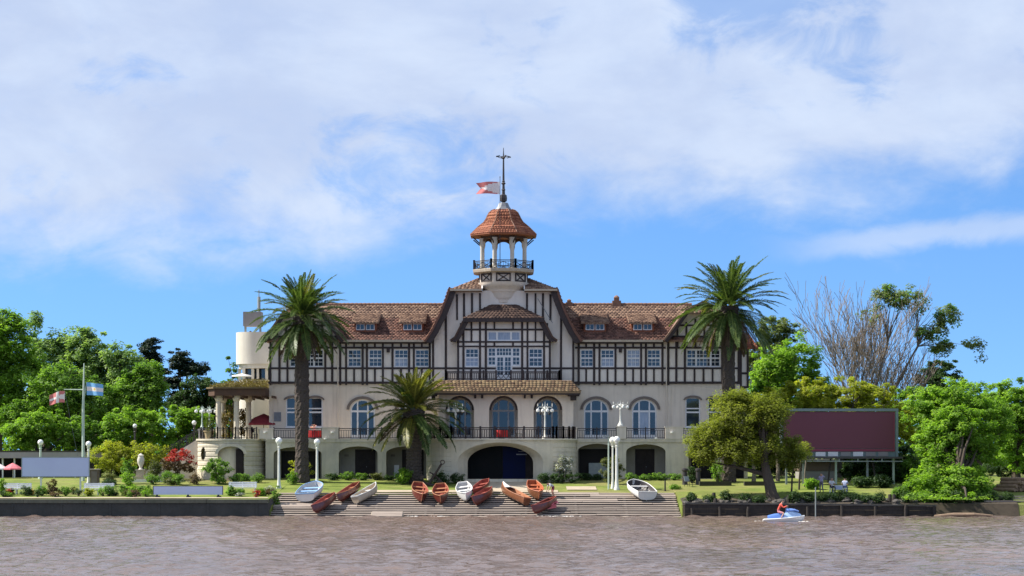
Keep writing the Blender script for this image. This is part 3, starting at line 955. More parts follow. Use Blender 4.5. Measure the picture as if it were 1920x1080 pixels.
# ---------------------------------------------------------------- windows
def sash(px0, px1, py0, py1, Y, nx=3, ny=2, mid=True, glass='glass', name='window', sill=True, splits=None, panes=True):
    """white frame with glazing bars set into an opening; the glass is its sub-part"""
    x0, x1, z0, z1 = DX(px0, Y), DX(px1, Y), DZ(py1, Y), DZ(py0, Y)
    mb = MB()
    f = 0.11
    ya, yb = Y + 0.07, Y + 0.17
    mb.box(x0, x0 + f, ya, yb, z0, z1); mb.box(x1 - f, x1, ya, yb, z0, z1)
    mb.box(x0 + f, x1 - f, ya, yb, z1 - f, z1); mb.box(x0 + f, x1 - f, ya, yb, z0, z0 + f)
    zm = z0 + (z1 - z0) * 0.50
    segs = splits or [(0, 1, nx)]
    w = x1 - x0 - 2 * f
    for i, (u0, u1, n) in enumerate(segs):
        a, b = x0 + f + w * u0, x0 + f + w * u1
        if i > 0: mb.box(a - 0.09, a + 0.09, ya - 0.01, yb - 0.01, z0 + f, z1 - f)
        if panes:
            for k in range(1, n):
                xx = a + (b - a) * k / n
                mb.box(xx - 0.024, xx + 0.024, ya + 0.03, yb - 0.01, z0 + f, z1 - f)
    if mid:
        mb.box(x0 + f, x1 - f, ya + 0.01, yb - 0.02, zm - 0.075, zm + 0.075)
    if panes:
        for (c, d) in ((z0 + f, zm), (zm, z1 - f)) if mid else ((z0 + f, z1 - f),):
            for k in range(1, ny):
                zz = c + (d - c) * k / ny
                mb.box(x0 + f, x1 - f, ya + 0.036, yb - 0.014, zz - 0.024, zz + 0.024)
    if sill: mb.box(x0 - 0.06, x1 + 0.06, Y - 0.08, yb, z0 - 0.08, z0 - 0.001)
    o = C(mb.build(name, 'white_paint'))
    g = MB()
    if glass == 'mixed':           # drawn blind behind the lower sash
        g.box(x0 + 0.02, x1 - 0.02, ya + 0.055, ya + 0.075, zm, z1 - 0.02)
        g.curmi = 1
        g.box(x0 + 0.02, x1 - 0.02, ya + 0.055, ya + 0.075, z0 + 0.02, zm - 0.002)
        sub(g.build('glass', ['glass', 'curtain_glass']), o)
    else:
        g.box(x0 + 0.02, x1 - 0.02, ya + 0.055, ya + 0.075, z0 + 0.02, z1 - 0.02)
        sub(g.build('glass', glass), o)
    return o
def arched_window(pxc, phalf, py0, py_s, Y, z0=FLOOR + 0.05, glass='glass', name='arched_door', door_glass=None):
    """white french window: door between side lights under a fan of three panes"""
    xc, h = DX(pxc, Y), phalf * MS(Y)
    zs = DZ(py_s, Y); rise = DZ(py0, Y) - zs
    mb = MB()
    outer = arch_loop(xc, h, z0, zs, rise, 18)
    f = 0.12
    cw = h * 0.40                                     # half width of the middle leaf
    zt = zs + 0.02
    holes = [[(xc - cw + .05, z0 + 0.35), (xc + cw - .05, z0 + 0.35), (xc + cw - .05, zt - 0.12), (xc - cw + .05, zt - 0.12)],
             [(xc - h + f, z0 + 0.35), (xc - cw - .09, z0 + 0.35), (xc - cw - .09, zt - 0.12), (xc - h + f, zt - 0.12)],
             [(xc + cw + .09, z0 + 0.35), (xc + h - f, z0 + 0.35), (xc + h - f, zt - 0.12), (xc + cw + .09, zt - 0.12)]]
    def zarch(x):
        u = max(-1, min(1, (x - xc) / (h - f)))
        return zs + (rise - f) * math.sqrt(max(0, 1 - u * u))
    for a, b in ((xc - cw + .05, xc + cw - .05), (xc - h + f, xc - cw - .09), (xc + cw + .09, xc + h - f)):
        lp = [(a, zt + 0.06), (b, zt + 0.06)]
        n = 7
        for k in range(n + 1):
            x = b + (a - b) * k / n
            z = max(zt + 0.07, zarch(x))
            lp.append((x, z))
        ded = [lp[0]]
        for p in lp[1:]:
            if (p[0] - ded[-1][0]) ** 2 + (p[1] - ded[-1][1]) ** 2 > 1e-4: ded.append(p)
        holes.append(ded)
    wall_panel(mb, outer, holes, Y + 0.10, 0.10)
    o = C(mb.build(name, 'white_paint'))
    g = MB()
    g.prism(arch_loop(xc, h - 0.02, z0 + 0.01, zs, rise - 0.02, 18), Y + 0.145, Y + 0.165)
    sub(g.build('glass', glass), o)
    if door_glass:
        g = MB(); g.box(xc - cw + .05, xc + cw - .05, Y + 0.138, Y + 0.1448, z0 + .35, zt - .12)
        sub(g.build('curtain', door_glass), o)
    return o
def hood_arch(pxc, p_in, p_out, py_s, rise_in, rise_out, Y, m='hood', name='arch_hood', proud=0.10, n=14, drop=0.0):
    """moulded eyebrow over an opening, a real ring standing proud of the wall"""
    xc = DX(pxc, Y); s = MS(Y); zs = DZ(py_s, Y)
    loop = []
    for k in range(n + 1):
        t = PI * k / n
        loop.append((xc + p_out * s * math.cos(t), zs + rise_out * s * math.sin(t)))
    for k in range(n, -1, -1):
        t = PI * k / n
        loop.append((xc + p_in * s * math.cos(t), zs + rise_in * s * math.sin(t)))
    mb = MB()
    m2 = 2 * (n + 1)
    b = 0
    mb.v = [(x, Y - proud, z) for x, z in loop] + [(x, Y + 0.05, z) for x, z in loop]
    N1 = n + 1
    for k in range(n):
        i0, i1, j0, j1 = k, k + 1, 2 * N1 - 1 - k, 2 * N1 - 2 - k
        mb.face([i0, i1, j1, j0]); mb.face([m2 + i0, m2 + j0, m2 + j1, m2 + i1])
        mb.face([i0, m2 + i0, m2 + i1, i1]); mb.face([j0, j1, m2 + j1, m2 + j0])
    mb.face([0, 2 * N1 - 1, m2 + 2 * N1 - 1, m2]); mb.face([n, m2 + n, m2 + n + 1, n + 1])
    return C(mb.build(name, m))
def rect(px0, px1, py0, py1, Y):
    return [(DX(px0, Y), DZ(py1, Y)), (DX(px1, Y), DZ(py1, Y)), (DX(px1, Y), DZ(py0, Y)), (DX(px0, Y), DZ(py0, Y))]
def parch(px0, px1, py0, py_s, Y, z0):
    xc = DX((px0 + px1) / 2, Y); h = (px1 - px0) / 2 * MS(Y); zs = DZ(py_s, Y)
    return arch_loop(xc, h, z0, zs, DZ(py0, Y) - zs, 14)
def vt(px, py0, py1, Y, w=3.9, proud=0.07, name='timber_post'):
    w = w * rgc.uniform(0.92, 1.1)
    x = DX(px, Y); h = w * MS(Y) / 2
    return C(boxpart(name, 'timber', None, x - h, x + h, Y - proud - rgc.uniform(0, .006), Y + 0.03, DZ(py1, Y), DZ(py0, Y)))
def hz(py, px0, px1, Y, w=4.0, proud=0.055, name='timber_rail'):
    z = DZ(py, Y); h = w * MS(Y) / 2
    return C(boxpart(name, 'timber', None, DX(px0, Y), DX(px1, Y), Y - proud, Y + 0.028, z - h, z + h))

# ---------------------------------------------------------------- main walls (first floor)
Z717 = DZ(717, YF)
XL, XR = DX(505, YF), DX(1387, YF)
mb = MB()
rwin = [(536, 563), (577, 605), (1285, 1313), (1327, 1355)]
holes = []
for a, b in rwin: holes.append(parch(a, b, 746, 752, YF, DZ(801, YF)))
adoor = [(680, 23), (770, 23), (1118, 23), (1208, 23)]
for c, h in adoor: holes.append(parch(c - h, c + h, 749, 771, YF, FLOOR + 0.03))
cwin = [(863, 22), (944, 22), (1026, 22)]
for c, h in cwin: holes.append(parch(c - h, c + h, 748, 770, YF, FLOOR + 0.03))
wall_panel(mb, [(XL, 2.4), (XR, 2.4), (XR, Z717), (XL, Z717)], holes, YF, 0.35)
C(mb.build('wall', 'plaster'))
mb = MB()                                                    # shallow pilasters either side of the recessed bays
for a, b in ((505, 512), (626, 633), (1250, 1258), (1380, 1387)):
    mb.box(DX(a, YF) - .012, DX(b, YF), YF - 0.09, YF + 0.02, FLOOR, DZ(721, YF))
C(mb.build('pilaster', 'plaster'))
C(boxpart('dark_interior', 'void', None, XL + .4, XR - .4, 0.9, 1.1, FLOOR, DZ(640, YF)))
for i, (a, b) in enumerate(rwin):
    sash(a, b, 745, 801, YF, 1, 1, True, 'glass', 'window', True, panes=False)
    zz = DZ(766, YF)
    mbx = MB(); mbx.box(DX(a, YF) + .1, DX(b, YF) - .1, YF + .062, YF + .15, zz - .06, zz + .06)
    C(mbx.build('window_transom', 'white_paint'))
    hood_arch((a + b) / 2, 14.5, 17.5, 750, 4, 8.5, YF, proud=0.12)
for i, (c, h) in enumerate(adoor):
    arched_window(c, h, 749, 771, YF, glass='glass', door_glass='curtain_glass' if i in (1, 3) else None)
    hood_arch(c, 25, 30, 768, 20, 25, YF, proud=0.13)
for c, h in cwin: arched_window(c, h, 748, 770, YF)
mb = MB(); mb.prism(rect(514, 527, 773, 790, YF), YF - 0.06, YF - 0.002); C(mb.build('wall_plaque', 'lead'))
for px in (634, 1249):                               # rainwater pipes
    mb = MB(); x = DX(px, YF); mb.tube([(x, YF - .19, FLOOR), (x, YF - .19, DZ(724, YF)), (x, YF - .28, DZ(719, YF)), (x, YF - .30, DZ(640, YF))], .055, n=7); C(mb.build('downpipe', 'plaster'))
# side and back walls
mb = MB()
mb.box(XL + .002, XL + 0.35, 0.352, 12, 2.4, Z717 - .003); mb.box(XR - 0.35, XR - .002, 0.352, 12, 2.4, Z717 - .003); mb.box(XL + .003, XR - .003, 12.0, 12.4, 2.4, Z717)
C(mb.build('side_wall', 'plaster'))

# ---------------------------------------------------------------- timbered storey
UY = -0.14
mb = MB()
zt = DZ(634, UY)
uwin = [(652, 678), (691, 717), (739, 766), (778, 805), (1088, 1113), (1126, 1152), (1175, 1201), (1213, 1239)]
bigw = [(543, 607), (1287, 1351)]
xl, xr = DX(505, UY), DX(1387, UY)
wall_panel(mb, [(xl, DZ(717, UY)), (xr, DZ(717, UY)), (xr, zt), (xl, zt)], [rect(a, b, 655, 688, UY) for a, b in uwin + bigw], UY, 0.30)
mb.box(xl + .002, xl + 0.3, UY + .302, 12, DZ(717, UY) + .002, zt); mb.box(xr - 0.3, xr - .002, UY + .302, 12, DZ(717, UY) + .002, zt)
C(mb.build('upper_wall', 'infill'))
for i, (a, b) in enumerate(uwin): sash(a, b, 655, 688, UY, 3, 2, True, ('glass', 'glass', 'mixed', 'glass', 'glass', 'mixed', 'curtain_glass', 'glass')[i], sill=False)
for a, b in bigw: sash(a, b, 655, 688, UY, splits=[(0, .27, 2), (.27, .73, 4), (.73, 1, 2)], ny=2, sill=False)
for x0_, x1_ in ((503, 806), (1076, 1389)):
    hz(717.5, x0_, x1_, UY, 4.4); hz(690.5, x0_, x1_, UY, 3.6); hz(652, x0_, x1_, UY, 3.6)
for px in (507, 638, 649, 680, 688, 718, 736, 767, 776, 806): vt(px, 636, 722, UY)
for px in (524, 539, 610, 623): vt(px, 632, 720, UY)
for px in (555, 573, 591): vt(px, 690, 720, UY, 3.4)
for px in (664, 703, 752, 791): vt(px, 690, 720, UY, 3.4); vt(px, 638, 653, UY, 3.4)
for px in (1085, 1114, 1124, 1154, 1172, 1202, 1211, 1242, 1253): vt(px, 636, 722, UY)
for px in (1099, 1139, 1187, 1226): vt(px, 690, 720, UY, 3.4); vt(px, 638, 653, UY, 3.4)
for px in (1268, 1284, 1354, 1369, 1385): vt(px, 632, 720, UY)
for px in (1302, 1319, 1336): vt(px, 690, 720, UY, 3.4)
for px in (728, 1163): C(boxpart('bracket', 'timber', None, DX(px - 3, UY), DX(px + 3, UY), UY - .22, UY - .075, DZ(661, UY), DZ(651, UY)))

# ---------------------------------------------------------------- main roof
YE, YR = -0.75, 6.2
ZE, ZR = DZ(638, YE), DZ(572, YR)
mb = MB()
xa, xb = DX(500, 0), DX(1392, 0)
prof = [(YE, ZE - .12), (YE, ZE), (YR, ZR), (2 * YR - YE, ZE), (2 * YR - YE, ZE - .12)]
n = len(prof)
mb.v = [(xa + (4.0 if y == YR else 0), y, z) for y, z in prof] + [(xb - (4.0 if y == YR else 0), y, z) for y, z in prof]
for i in range(n):
    j = (i + 1) % n; mb.face([i, j, n + j, n + i])
mb.face(list(range(n))); mb.face(list(reversed(range(n, 2 * n))))
roof = C(mb.build('roof', 'tile'))
YM = YE + (YR - YE) * .62; ZM = ZE + (ZR - ZE) * .62          # older red courses below, bleached ones above
for k, (a, b) in enumerate(((600, 852), (1034, 1300))):
    xa2, xb2 = DX(a, 0), DX(b, 0)
    sub(tiles_on_quad('roof_tiles', 'tile_low', None, (xa2, YE, ZE), (xb2, YE, ZE), (xb2, YM, ZM), (xa2, YM, ZM), 0.34, 0.36, 0.055, 0.05, seed=1 + k), roof)
    sub(tiles_on_quad('roof_tiles', 'tile', None, (xa2, YM, ZM), (xb2, YM, ZM), (xb2, YR, ZR), (xa2, YR, ZR), 0.34, 0.36, 0.055, 0.05, seed=3 + k), roof)
mb = MB()
x = xa + 4.0
while x < xb - 4.3:
    mb.tube([(x, YR, ZR + .06), (x + .42, YR, ZR + .08)], [0.13, 0.15], n=8); x += 0.40
sub(mb.build('ridge_tiles', 'ridge'), roof)
for a, b in ((640, 800), (1080, 1243)):
    mb = MB(); mb.box(DX(a, YE), DX(b, YE), YE - .14, YE + .02, ZE - .16, ZE + .04); sub(mb.build('gutter', 'mortar'), roof)
    mb = MB(); mb.box(DX(a, YE), DX(b, YE), YE + .022, UY, ZE - .30, ZE - .122); sub(mb.build('soffit', 'timber'), roof)
def slope_z(y): return ZE + (ZR - ZE) * (y - YE) / (YR - YE)
def dormer(p0, p1):
    yf = 0.75
    x0, x1 = DX(p0, yf), DX(p1, yf)
    z1 = DZ(606, yf); z0 = slope_z(yf) + 0.02
    yb = 4.3
    mb = MB()
    w0, w1 = x0 + .28, x1 - .28
    mb.v = [(w0, yf, z0 - .3), (w1, yf, z0 - .3), (w1, yf, z1), (w0, yf, z1), (w0, yb, slope_z(yb) - .3), (w1, yb, slope_z(yb) - .3), (w1, yb, slope_z(yb) - .1), (w0, yb, slope_z(yb) - .1)]
    for q in ((0, 1, 2, 3), (1, 5, 6, 2), (4, 0, 3, 7), (3, 2, 6, 7)): mb.face(list(q))
    d = C(mb.build('dormer', 'tile_red'))
    zm = (DZ(619, yf)); c = (w0 + w1) / 2; hw = 0.88
    for s in (-1, 1):
        a, b = (c - hw, c - .05) if s < 0 else (c + .05, c + hw)
        g = MB()
        wall_panel(g, [(a, zm), (b, zm), (b, z1 - .05), (a, z1 - .05)], [[(a + .08 + k * (b - a - .1) / 2, zm + .08), (a + (k + 1) * (b - a - .1) / 2 + .02, zm + .08), (a + (k + 1) * (b - a - .1) / 2 + .02, z1 - .13), (a + .08 + k * (b - a - .1) / 2, z1 - .13)] for k in range(2)], yf - .07, .065)
        w = sub(g.build('dormer_window', 'white_paint'), d)
        g = MB(); g.box(a + .03, b - .03, yf - .03, yf - .006, zm + .03, z1 - .08); sub(g.build('dormer_glass', 'glass'), d)
    ye = yf - .55
    q = MB()
    ze = z1 + .02
    q.v = [(x0, ye, ze - .1), (x1, ye, ze - .1), (x1, ye, ze), (x0, ye, ze), (x0, yb, slope_z(yb) - .06), (x1, yb, slope_z(yb) - .06), (x1, yb, slope_z(yb) + .05), (x0, yb, slope_z(yb) + .05)]
    for f in ((0, 1, 2, 3), (1, 5, 6, 2), (4, 0, 3, 7), (3, 2, 6, 7), (0, 4, 5, 1)): q.face(list(f))
    sub(q.build('dormer_roof', 'tile'), d)
    sub(tiles_on_quad('dormer_tiles', 'tile', None, (x0, ye, ze), (x1, ye, ze), (x1, yb, slope_z(yb) + .05), (x0, yb, slope_z(yb) + .05), 0.34, 0.36, 0.055, 0.04, seed=int(p0)), d)
for a, b in ((659, 711), (748, 799), (1089, 1142), (1178, 1232)): dormer(a, b)
for px, h in ((1067, 0.55), (1156, 0.9)):
    mb = MB(); x = DX(px, YR); w = 0.32 if px == 1067 else 0.42
    mb.box(x - w, x + w, YR - .4, YR + .4, ZR - .3, ZR + h * .45); mb.box(x - w * .6, x + w * .6, YR - .28, YR + .28, ZR + h * .45 + .001, ZR + h * .8)
    mb.lathe([(w * .7, ZR + h * .8 + .002), (w * .45, ZR + h * .95), (0.05, ZR + h * 1.05)], (x, YR, 0), 8)
    C(mb.build('chimney', 'ridge'))

# ---------------------------------------------------------------- end pavilions with clipped gables
def pavilion(p0, p1, mirror):
    Y = -0.35
    pc = (p0 + p1) / 2
    xs = lambda p: DX(p, Y)
    mb = MB()
    hw = (p1 - p0) / 2
    lp = [(p0, 637), (p1, 637), (p1 - 8, 622), (p1 - 26, 597), (p1 - 34, 587), (p0 + 34, 587), (p0 + 26, 597), (p0 + 8, 622)]
    mb.prism([(xs(a), DZ(b, Y)) for a, b in lp], Y + .1, Y + .4)
    C(mb.build('pavilion_gable', 'infill'))
    Yg = Y + .1
    hz(631, p0, p1, Yg, 3.6); hz(610, p0 + 12, p1 - 12, Yg, 3.4)
    for k, px in enumerate(np.linspace(p0 + 15, p1 - 15, 7)):
        C(boxpart('timber_post', 'timber', None, DX(px, Yg) - .09, DX(px, Yg) + .09, Yg - .07, Yg + .02, DZ(653, Yg), DZ(592 + abs(k - 3) * 6, Yg)))
    # roof shell and verge
    out = [(p0 - 10, 640), (p0 + 4, 622), (p0 + 22, 597), (p0 + 32, 583), (pc, 566), (p1 - 32, 583), (p1 - 22, 597), (p1 - 4, 622), (p1 + 10, 640)]
    for seg in range(len(out) - 1):
        (a, b), (c, d) = out[seg], out[seg + 1]
        mbq = MB()
        ya, yb = (Y - .75, 6.2) if seg not in (3, 4) else (Y + .2, 6.2)
        P0, P1 = (xs(a), DZ(b, Y)), (xs(c), DZ(d, Y))
        dx, dz = P1[0] - P0[0], P1[1] - P0[1]; L_ = math.hypot(dx, dz); nx_, nz_ = -dz / L_ * .16, dx / L_ * .16
        mbq.prism([P0, P1, (P1[0] + nx_, P1[1] + nz_), (P0[0] + nx_, P0[1] + nz_)], ya, yb)
        C(mbq.build('pavilion_roof', 'tile'))
        if seg not in (3, 4):
            mbq = MB(); mbq.prism([P0, P1, (P1[0] - nx_ * 1.9, P1[1] - nz_ * 1.9), (P0[0] - nx_ * 1.9, P0[1] - nz_ * 1.9)], ya + .02, ya + .12); C(mbq.build('verge_board', 'timber'))
    # clipped front slope
    A, B = (xs(p0 + 30), Y - .8, DZ(588, Y)), (xs(p1 - 30), Y - .8, DZ(588, Y))
    Cc, Dd = (xs(pc + 4), Y + 2.6, DZ(568, Y + 2.6)), (xs(pc - 4), Y + 2.6, DZ(568, Y + 2.6))
    mbq = MB(); mbq.poly([A, B, Cc, Dd]); mbq.poly([(A[0], A[1], A[2] - .12), (B[0], B[1], B[2] - .12), B, A]); mbq.poly([(A[0], A[1], A[2] - .12), Dd, Cc, (B[0], B[1], B[2] - .12)])
    mbq.poly([A, Dd, (A[0], A[1], A[2] - .12)]); mbq.poly([B, (B[0], B[1], B[2] - .12), Cc])
    r = C(mbq.build('pavilion_hip', 'tile'))
    sub(tiles_on_quad('hip_tiles', 'tile', None, A, B, Cc, Dd, 0.34, 0.36, 0.05, 0.04, seed=int(p0)), r)
pavilion(505, 636, False)
pavilion(1255, 1386, True)
# small wing set back on the right
mb = MB(); wy = 1.6
mb.box(DX(1386, wy), DX(1403, wy), wy, 8, DZ(727, wy), DZ(655, wy)); wing = C(mb.build('side_wing', 'infill'))
for px in (1389, 1402): sub(boxpart('timber_post', 'timber', None, DX(px, wy) - .1, DX(px, wy) + .1, wy - .06, wy + .02, DZ(727, wy), DZ(655, wy)), wing)
for py in (663, 700, 726): sub(boxpart('timber_rail', 'timber', None, DX(1386, wy), DX(1404, wy), wy - .05, wy + .019, DZ(py, wy) - .1, DZ(py, wy) + .1), wing)
mb = MB(); mb.v = [(DX(1380, wy), wy - .6, DZ(652, wy)), (DX(1420, wy), wy - .6, DZ(652, wy)), (DX(1414, wy), 6, DZ(625, 6)), (DX(1380, wy), 6, DZ(625, 6)), (DX(1380, wy), wy - .6, DZ(655, wy)), (DX(1420, wy), wy - .6, DZ(655, wy)), (DX(1420, wy), 6, DZ(655, 6)), (DX(1380, wy), 6, DZ(655, 6))]
for f in ((0, 1, 2, 3), (4, 5, 1, 0), (5, 6, 2, 1), (6, 7, 3, 2), (7, 4, 0, 3), (4, 7, 6, 5)): mb.face(list(f))
sub(mb.build('wing_roof', 'tile_red'), wing)
sub(tiles_on_quad('wing_tiles', 'tile_red', None, mb.v[0], mb.v[1], mb.v[2], mb.v[3], .34, .36, .05, .04, seed=77), wing)
mb = MB(); mb.box(DX(1388, wy), DX(1402, wy), wy + .6, 7.9, 2.4, DZ(727, wy) - .002); sub(mb.build('wing_wall', 'plaster'), wing)

# ---------------------------------------------------------------- central gable
gp = lambda p, q: (DX(p, GY), DZ(q, GY))
gl = [(808, 717), (1078, 717), (1078, 640), (1068, 622), (1051, 588), (1039, 562), (1031, 545), (855, 545), (847, 562), (835, 588), (818, 622), (808, 640)]
mb = MB(); mb.prism([gp(*p) for p in gl], GY, GY + 0.5); C(mb.build('gable_wall', 'infill'))
for px in (815, 836): vt(px, 712 - (px - 800) * 0 - 0, 720, GY) if False else None
for px, top in ((812, 632), (836, 592), (1052, 592), (1075, 634)): vt(px, top, 716, GY)
for px, top in ((857, 552), (870, 550), (885, 550), (900, 550), (988, 550), (1004, 550), (1018, 550), (1032, 552)): vt(px, top, 600, GY, 3.6)
hz(690.5, 806, 858, GY, 3.6); hz(690.5, 1032, 1080, GY, 3.6); hz(717.5, 806, 1080, GY, 4.4)
outl = [(799, 642), (812, 622), (829, 588), (840, 560), (846, 541)]
outr = [(1886 - a + (1 if a > 820 else 1), b) for a, b in outl]
for side, o_ in ((-1, outl), (1, outr)):
    loop_o = [gp(*p) for p in o_]
    loop_i = [gp(p[0] - side * 10, p[1] + 3) for p in o_]
    mbq = MB(); mbq.prism(loop_o + loop_i[::-1], GY - 0.75, GY - 0.62); C(mbq.build('verge_board', 'timber'))
    loop_t = [gp(p[0] + side * 3.2, p[1] - 2.0) for p in o_]
    mbq = MB(); mbq.prism(loop_t + loop_o[::-1], GY - 0.80, 6.2); gro = C(mbq.build('gable_roof', 'tile_low'))
    for i in range(len(loop_t) - 1):
        (xa3, za3), (xb3, zb3) = loop_t[i], loop_t[i + 1]
        sub(tiles_on_quad('roof_tiles', 'tile_low', None, (xa3, GY - .8, za3), (xa3, 6.2, za3), (xb3, 6.2, zb3), (xb3, GY - .8, zb3), .34, .36, .05, .04, seed=90 + i), gro)
    mbq = MB(); mbq.prism([gp(p[0] - side * .3, p[1] + .3) for p in o_] + [gp(p[0] - side * 3, p[1] + 1) for p in o_][::-1], GY - .61, 6.1); C(mbq.build('gable_soffit', 'timber'))
# clipped top: two tiled slopes either side of the cupola
zt0, zt1 = DZ(543, GY - .9), DZ(522, 2.4)
A, B = (DX(843, GY - .9), GY - .9, zt0), (DX(1046, GY - .9), GY - .9, zt0)
Dd, Cc = (DX(897, 2.4), 2.4, zt1), (DX(991, 2.4), 2.4, zt1)
E = .14
gr = None
for A2, B2, C2, D2 in ((A, (DX(904, GY - .9), GY - .9, zt0), (DX(904, 2.4), 2.4, zt1), Dd), ((DX(983, GY - .9), GY - .9, zt0), B, Cc, (DX(983, 2.4), 2.4, zt1))):
    mb = MB()
    lo = lambda p: (p[0], p[1], zt0 - E)
    mb.v = [A2, B2, C2, D2, lo(A2), lo(B2), lo(C2), lo(D2), (C2[0], 6.5, zt1), (D2[0], 6.5, zt1), (C2[0], 6.5, zt0 - E), (D2[0], 6.5, zt0 - E), (A2[0], 6.5, zt0), (B2[0], 6.5, zt0)]
    for f in ((0, 1, 2, 3), (4, 5, 1, 0), (3, 2, 8, 9), (0, 3, 9, 12), (2, 1, 13, 8), (4, 7, 6, 5)): mb.face(list(f))
    o = C(mb.build('gable_hip', 'tile', recalc=False)); gr = gr or o
sub(tiles_on_quad('hip_tiles', 'tile', None, A, (DX(905, GY - .9), A[1], zt0), (DX(905, 2.4), 2.4, zt1), Dd, .34, .36, .05, .04, seed=31), gr)
sub(tiles_on_quad('hip_tiles', 'tile', None, (DX(982, GY - .9), A[1], zt0), B, Cc, (DX(982, 2.4), 2.4, zt1), .34, .36, .05, .04, seed=32), gr)
for a, b in ((844, 904), (983, 1045)):
    mb = MB(); mb.box(DX(a, GY - .9), DX(b, GY - .9), GY - 1.05, GY - .89, zt0 - .12, zt0 + .05); sub(mb.build('gutter', 'mortar'), gr)
for px in (904, 983):
    mb = MB(); mb.bar((DX(px, GY - .9), GY - .95, zt0 + .08), (DX(px, 1.0), 0.6, zt0 + (zt1 - zt0) * .45 + .12), .12, .1); sub(mb.build('flashing', 'white_paint'), gr)
for a, b, c, d in ((1008, 560, 1036, 606),):
    mb = MB(); mb.tube([(DX(a, GY - .3), GY - .3, DZ(b, GY)), (DX(c, GY - .3), GY - .4, DZ(d, GY))], .03, n=6); sub(mb.build('stay_wire', 'lead'), gr)

# ---------------------------------------------------------------- projecting bay with its own clipped gable
bp = lambda p, q: (DX(p, BY), DZ(q, BY))
mb = MB()
bwh = [rect(872, 898, 653, 688, BY), rect(991, 1018, 653, 688, BY), rect(914, 976, 651, 712, BY), rect(914, 976, 621, 639, BY)]
wall_panel(mb, [bp(857, 714), bp(1033, 714), bp(1033, 636), bp(1012, 598), bp(878, 598), bp(857, 636)], bwh, BY, 0.3)
for px in (857, 1033):
    x = DX(px, BY); s = 1 if px < 900 else -1
    mb.box(x + s * .002, x + s * .25, BY + .302, GY - .002, DZ(714, BY), DZ(636, BY))
C(mb.build('bay_wall', 'infill'))
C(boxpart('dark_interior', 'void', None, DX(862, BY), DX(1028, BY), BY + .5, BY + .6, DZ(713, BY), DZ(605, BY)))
sash(872, 898, 653, 688, BY, 3, 2, True, 'mixed', sill=False); sash(991, 1018, 653, 688, BY, 3, 2, True, 'glass', sill=False)
sash(914, 976, 621, 639, BY, splits=[(0, .27, 1), (.27, .73, 1), (.73, 1, 1)], mid=False, ny=1, glass='curtain_glass', sill=False)
def balcony_door():
    Y = BY
    x0, x1, z0, z1 = DX(914, Y), DX(976, Y), DZ(712.5, Y), DZ(651, Y)
    xa_, xb_ = DX(930, Y), DX(960, Y); zs = DZ(686, Y); ztr = DZ(668, Y)
    mb = MB()
    h = []
    def cell(a, b, c, d, nx, ny, g=.05):
        for i in range(nx):
            for j in range(ny):
                w_, v_ = (b - a) / nx, (d - c) / ny
                h.append([(a + i * w_ + g / 2, c + j * v_ + g / 2), (a + (i + 1) * w_ - g / 2, c + j * v_ + g / 2), (a + (i + 1) * w_ - g / 2, c + (j + 1) * v_ - g / 2), (a + i * w_ + g / 2, c + (j + 1) * v_ - g / 2)])
    zmid = (zs + z1) / 2
    for a, b in ((x0 + .1, xa_ - .07), (xb_ + .07, x1 - .1)):
        cell(a, b, zs + .1, zmid - .06, 2, 2); cell(a, b, zmid + .06, z1 - .1, 2, 2)
    cell(xa_ + .06, xb_ - .06, ztr + .08, z1 - .1, 5, 2)
    xm = (xa_ + xb_) / 2
    cell(xa_ + .1, xm - .07, z0 + .45, ztr - .08, 2, 4); cell(xm + .07, xb_ - .1, z0 + .45, ztr - .08, 2, 4)
    wall_panel(mb, [(x0, zs), (xa_, zs), (xa_, z0), (xb_, z0), (xb_, zs), (x1, zs), (x1, z1), (x0, z1)], h, Y + .07, .10)
    o = C(mb.build('balcony_door', 'white_paint'))
    g = MB(); g.box(x0 + .03, xa_ - .02, Y + .12, Y + .14, zs + .03, z1 - .03); g.box(xb_ + .02, x1 - .03, Y + .12, Y + .14, zs + .03, z1 - .03); g.box(xa_ + .02, xb_ - .02, Y + .121, Y + .139, z0 + .3, z1 - .03)
    sub(g.build('glass', 'glass'), o)
    for a_, b_ in ((x0, xa_ - .003), (xb_ + .003, x1)):
        mb = MB(); mb.box(a_, b_, Y, Y + .2, z0, zs - .002); C(mb.build('apron_panel', 'infill'))
balcony_door()
for px in (859, 869, 900, 911, 979, 989, 1020, 1031): vt(px, 637 if px in (859, 1031) else 604, 713, BY, 3.7)
for px in (884, 1004): vt(px, 690, 713, BY, 3.2); vt(px, 600, 641, BY, 3.2)
for px in (927, 962): vt(px, 600, 619, BY, 3.2); vt(px, 641, 651, BY, 3.2)
for px in (945,): vt(px, 690, 690.5, BY)
hz(618, 868, 1022, BY, 3.4); hz(641, 857, 1033, BY, 3.2); hz(649.5, 857, 1033, BY, 3.0); hz(690.5, 857, 930, BY, 3.4); hz(690.5, 961, 1033, BY, 3.4); hz(600, 876, 1014, BY, 4.5)
bol = [(846, 640), (855, 633), (866, 611), (875, 595)]
for side in (-1, 1):
    o_ = bol if side < 0 else [(1889 - a, b) for a, b in bol]
    lo = [bp(*p) for p in o_]
    mbq = MB(); mbq.prism(lo + [bp(p[0] - side * 8, p[1] + 2.5) for p in o_][::-1], BY - .62, BY - .50); C(mbq.build('verge_board', 'timber'))
    mbq = MB(); mbq.prism([bp(p[0] + side * 2.6, p[1] - 1.8) for p in o_] + lo[::-1], BY - .68, GY - .01); C(mbq.build('bay_roof', 'tile_shaded'))
ya, yb = BY - .75, GY - .25
A, B = (DX(868, ya), ya, DZ(597, ya)), (DX(1021, ya), ya, DZ(597, ya))
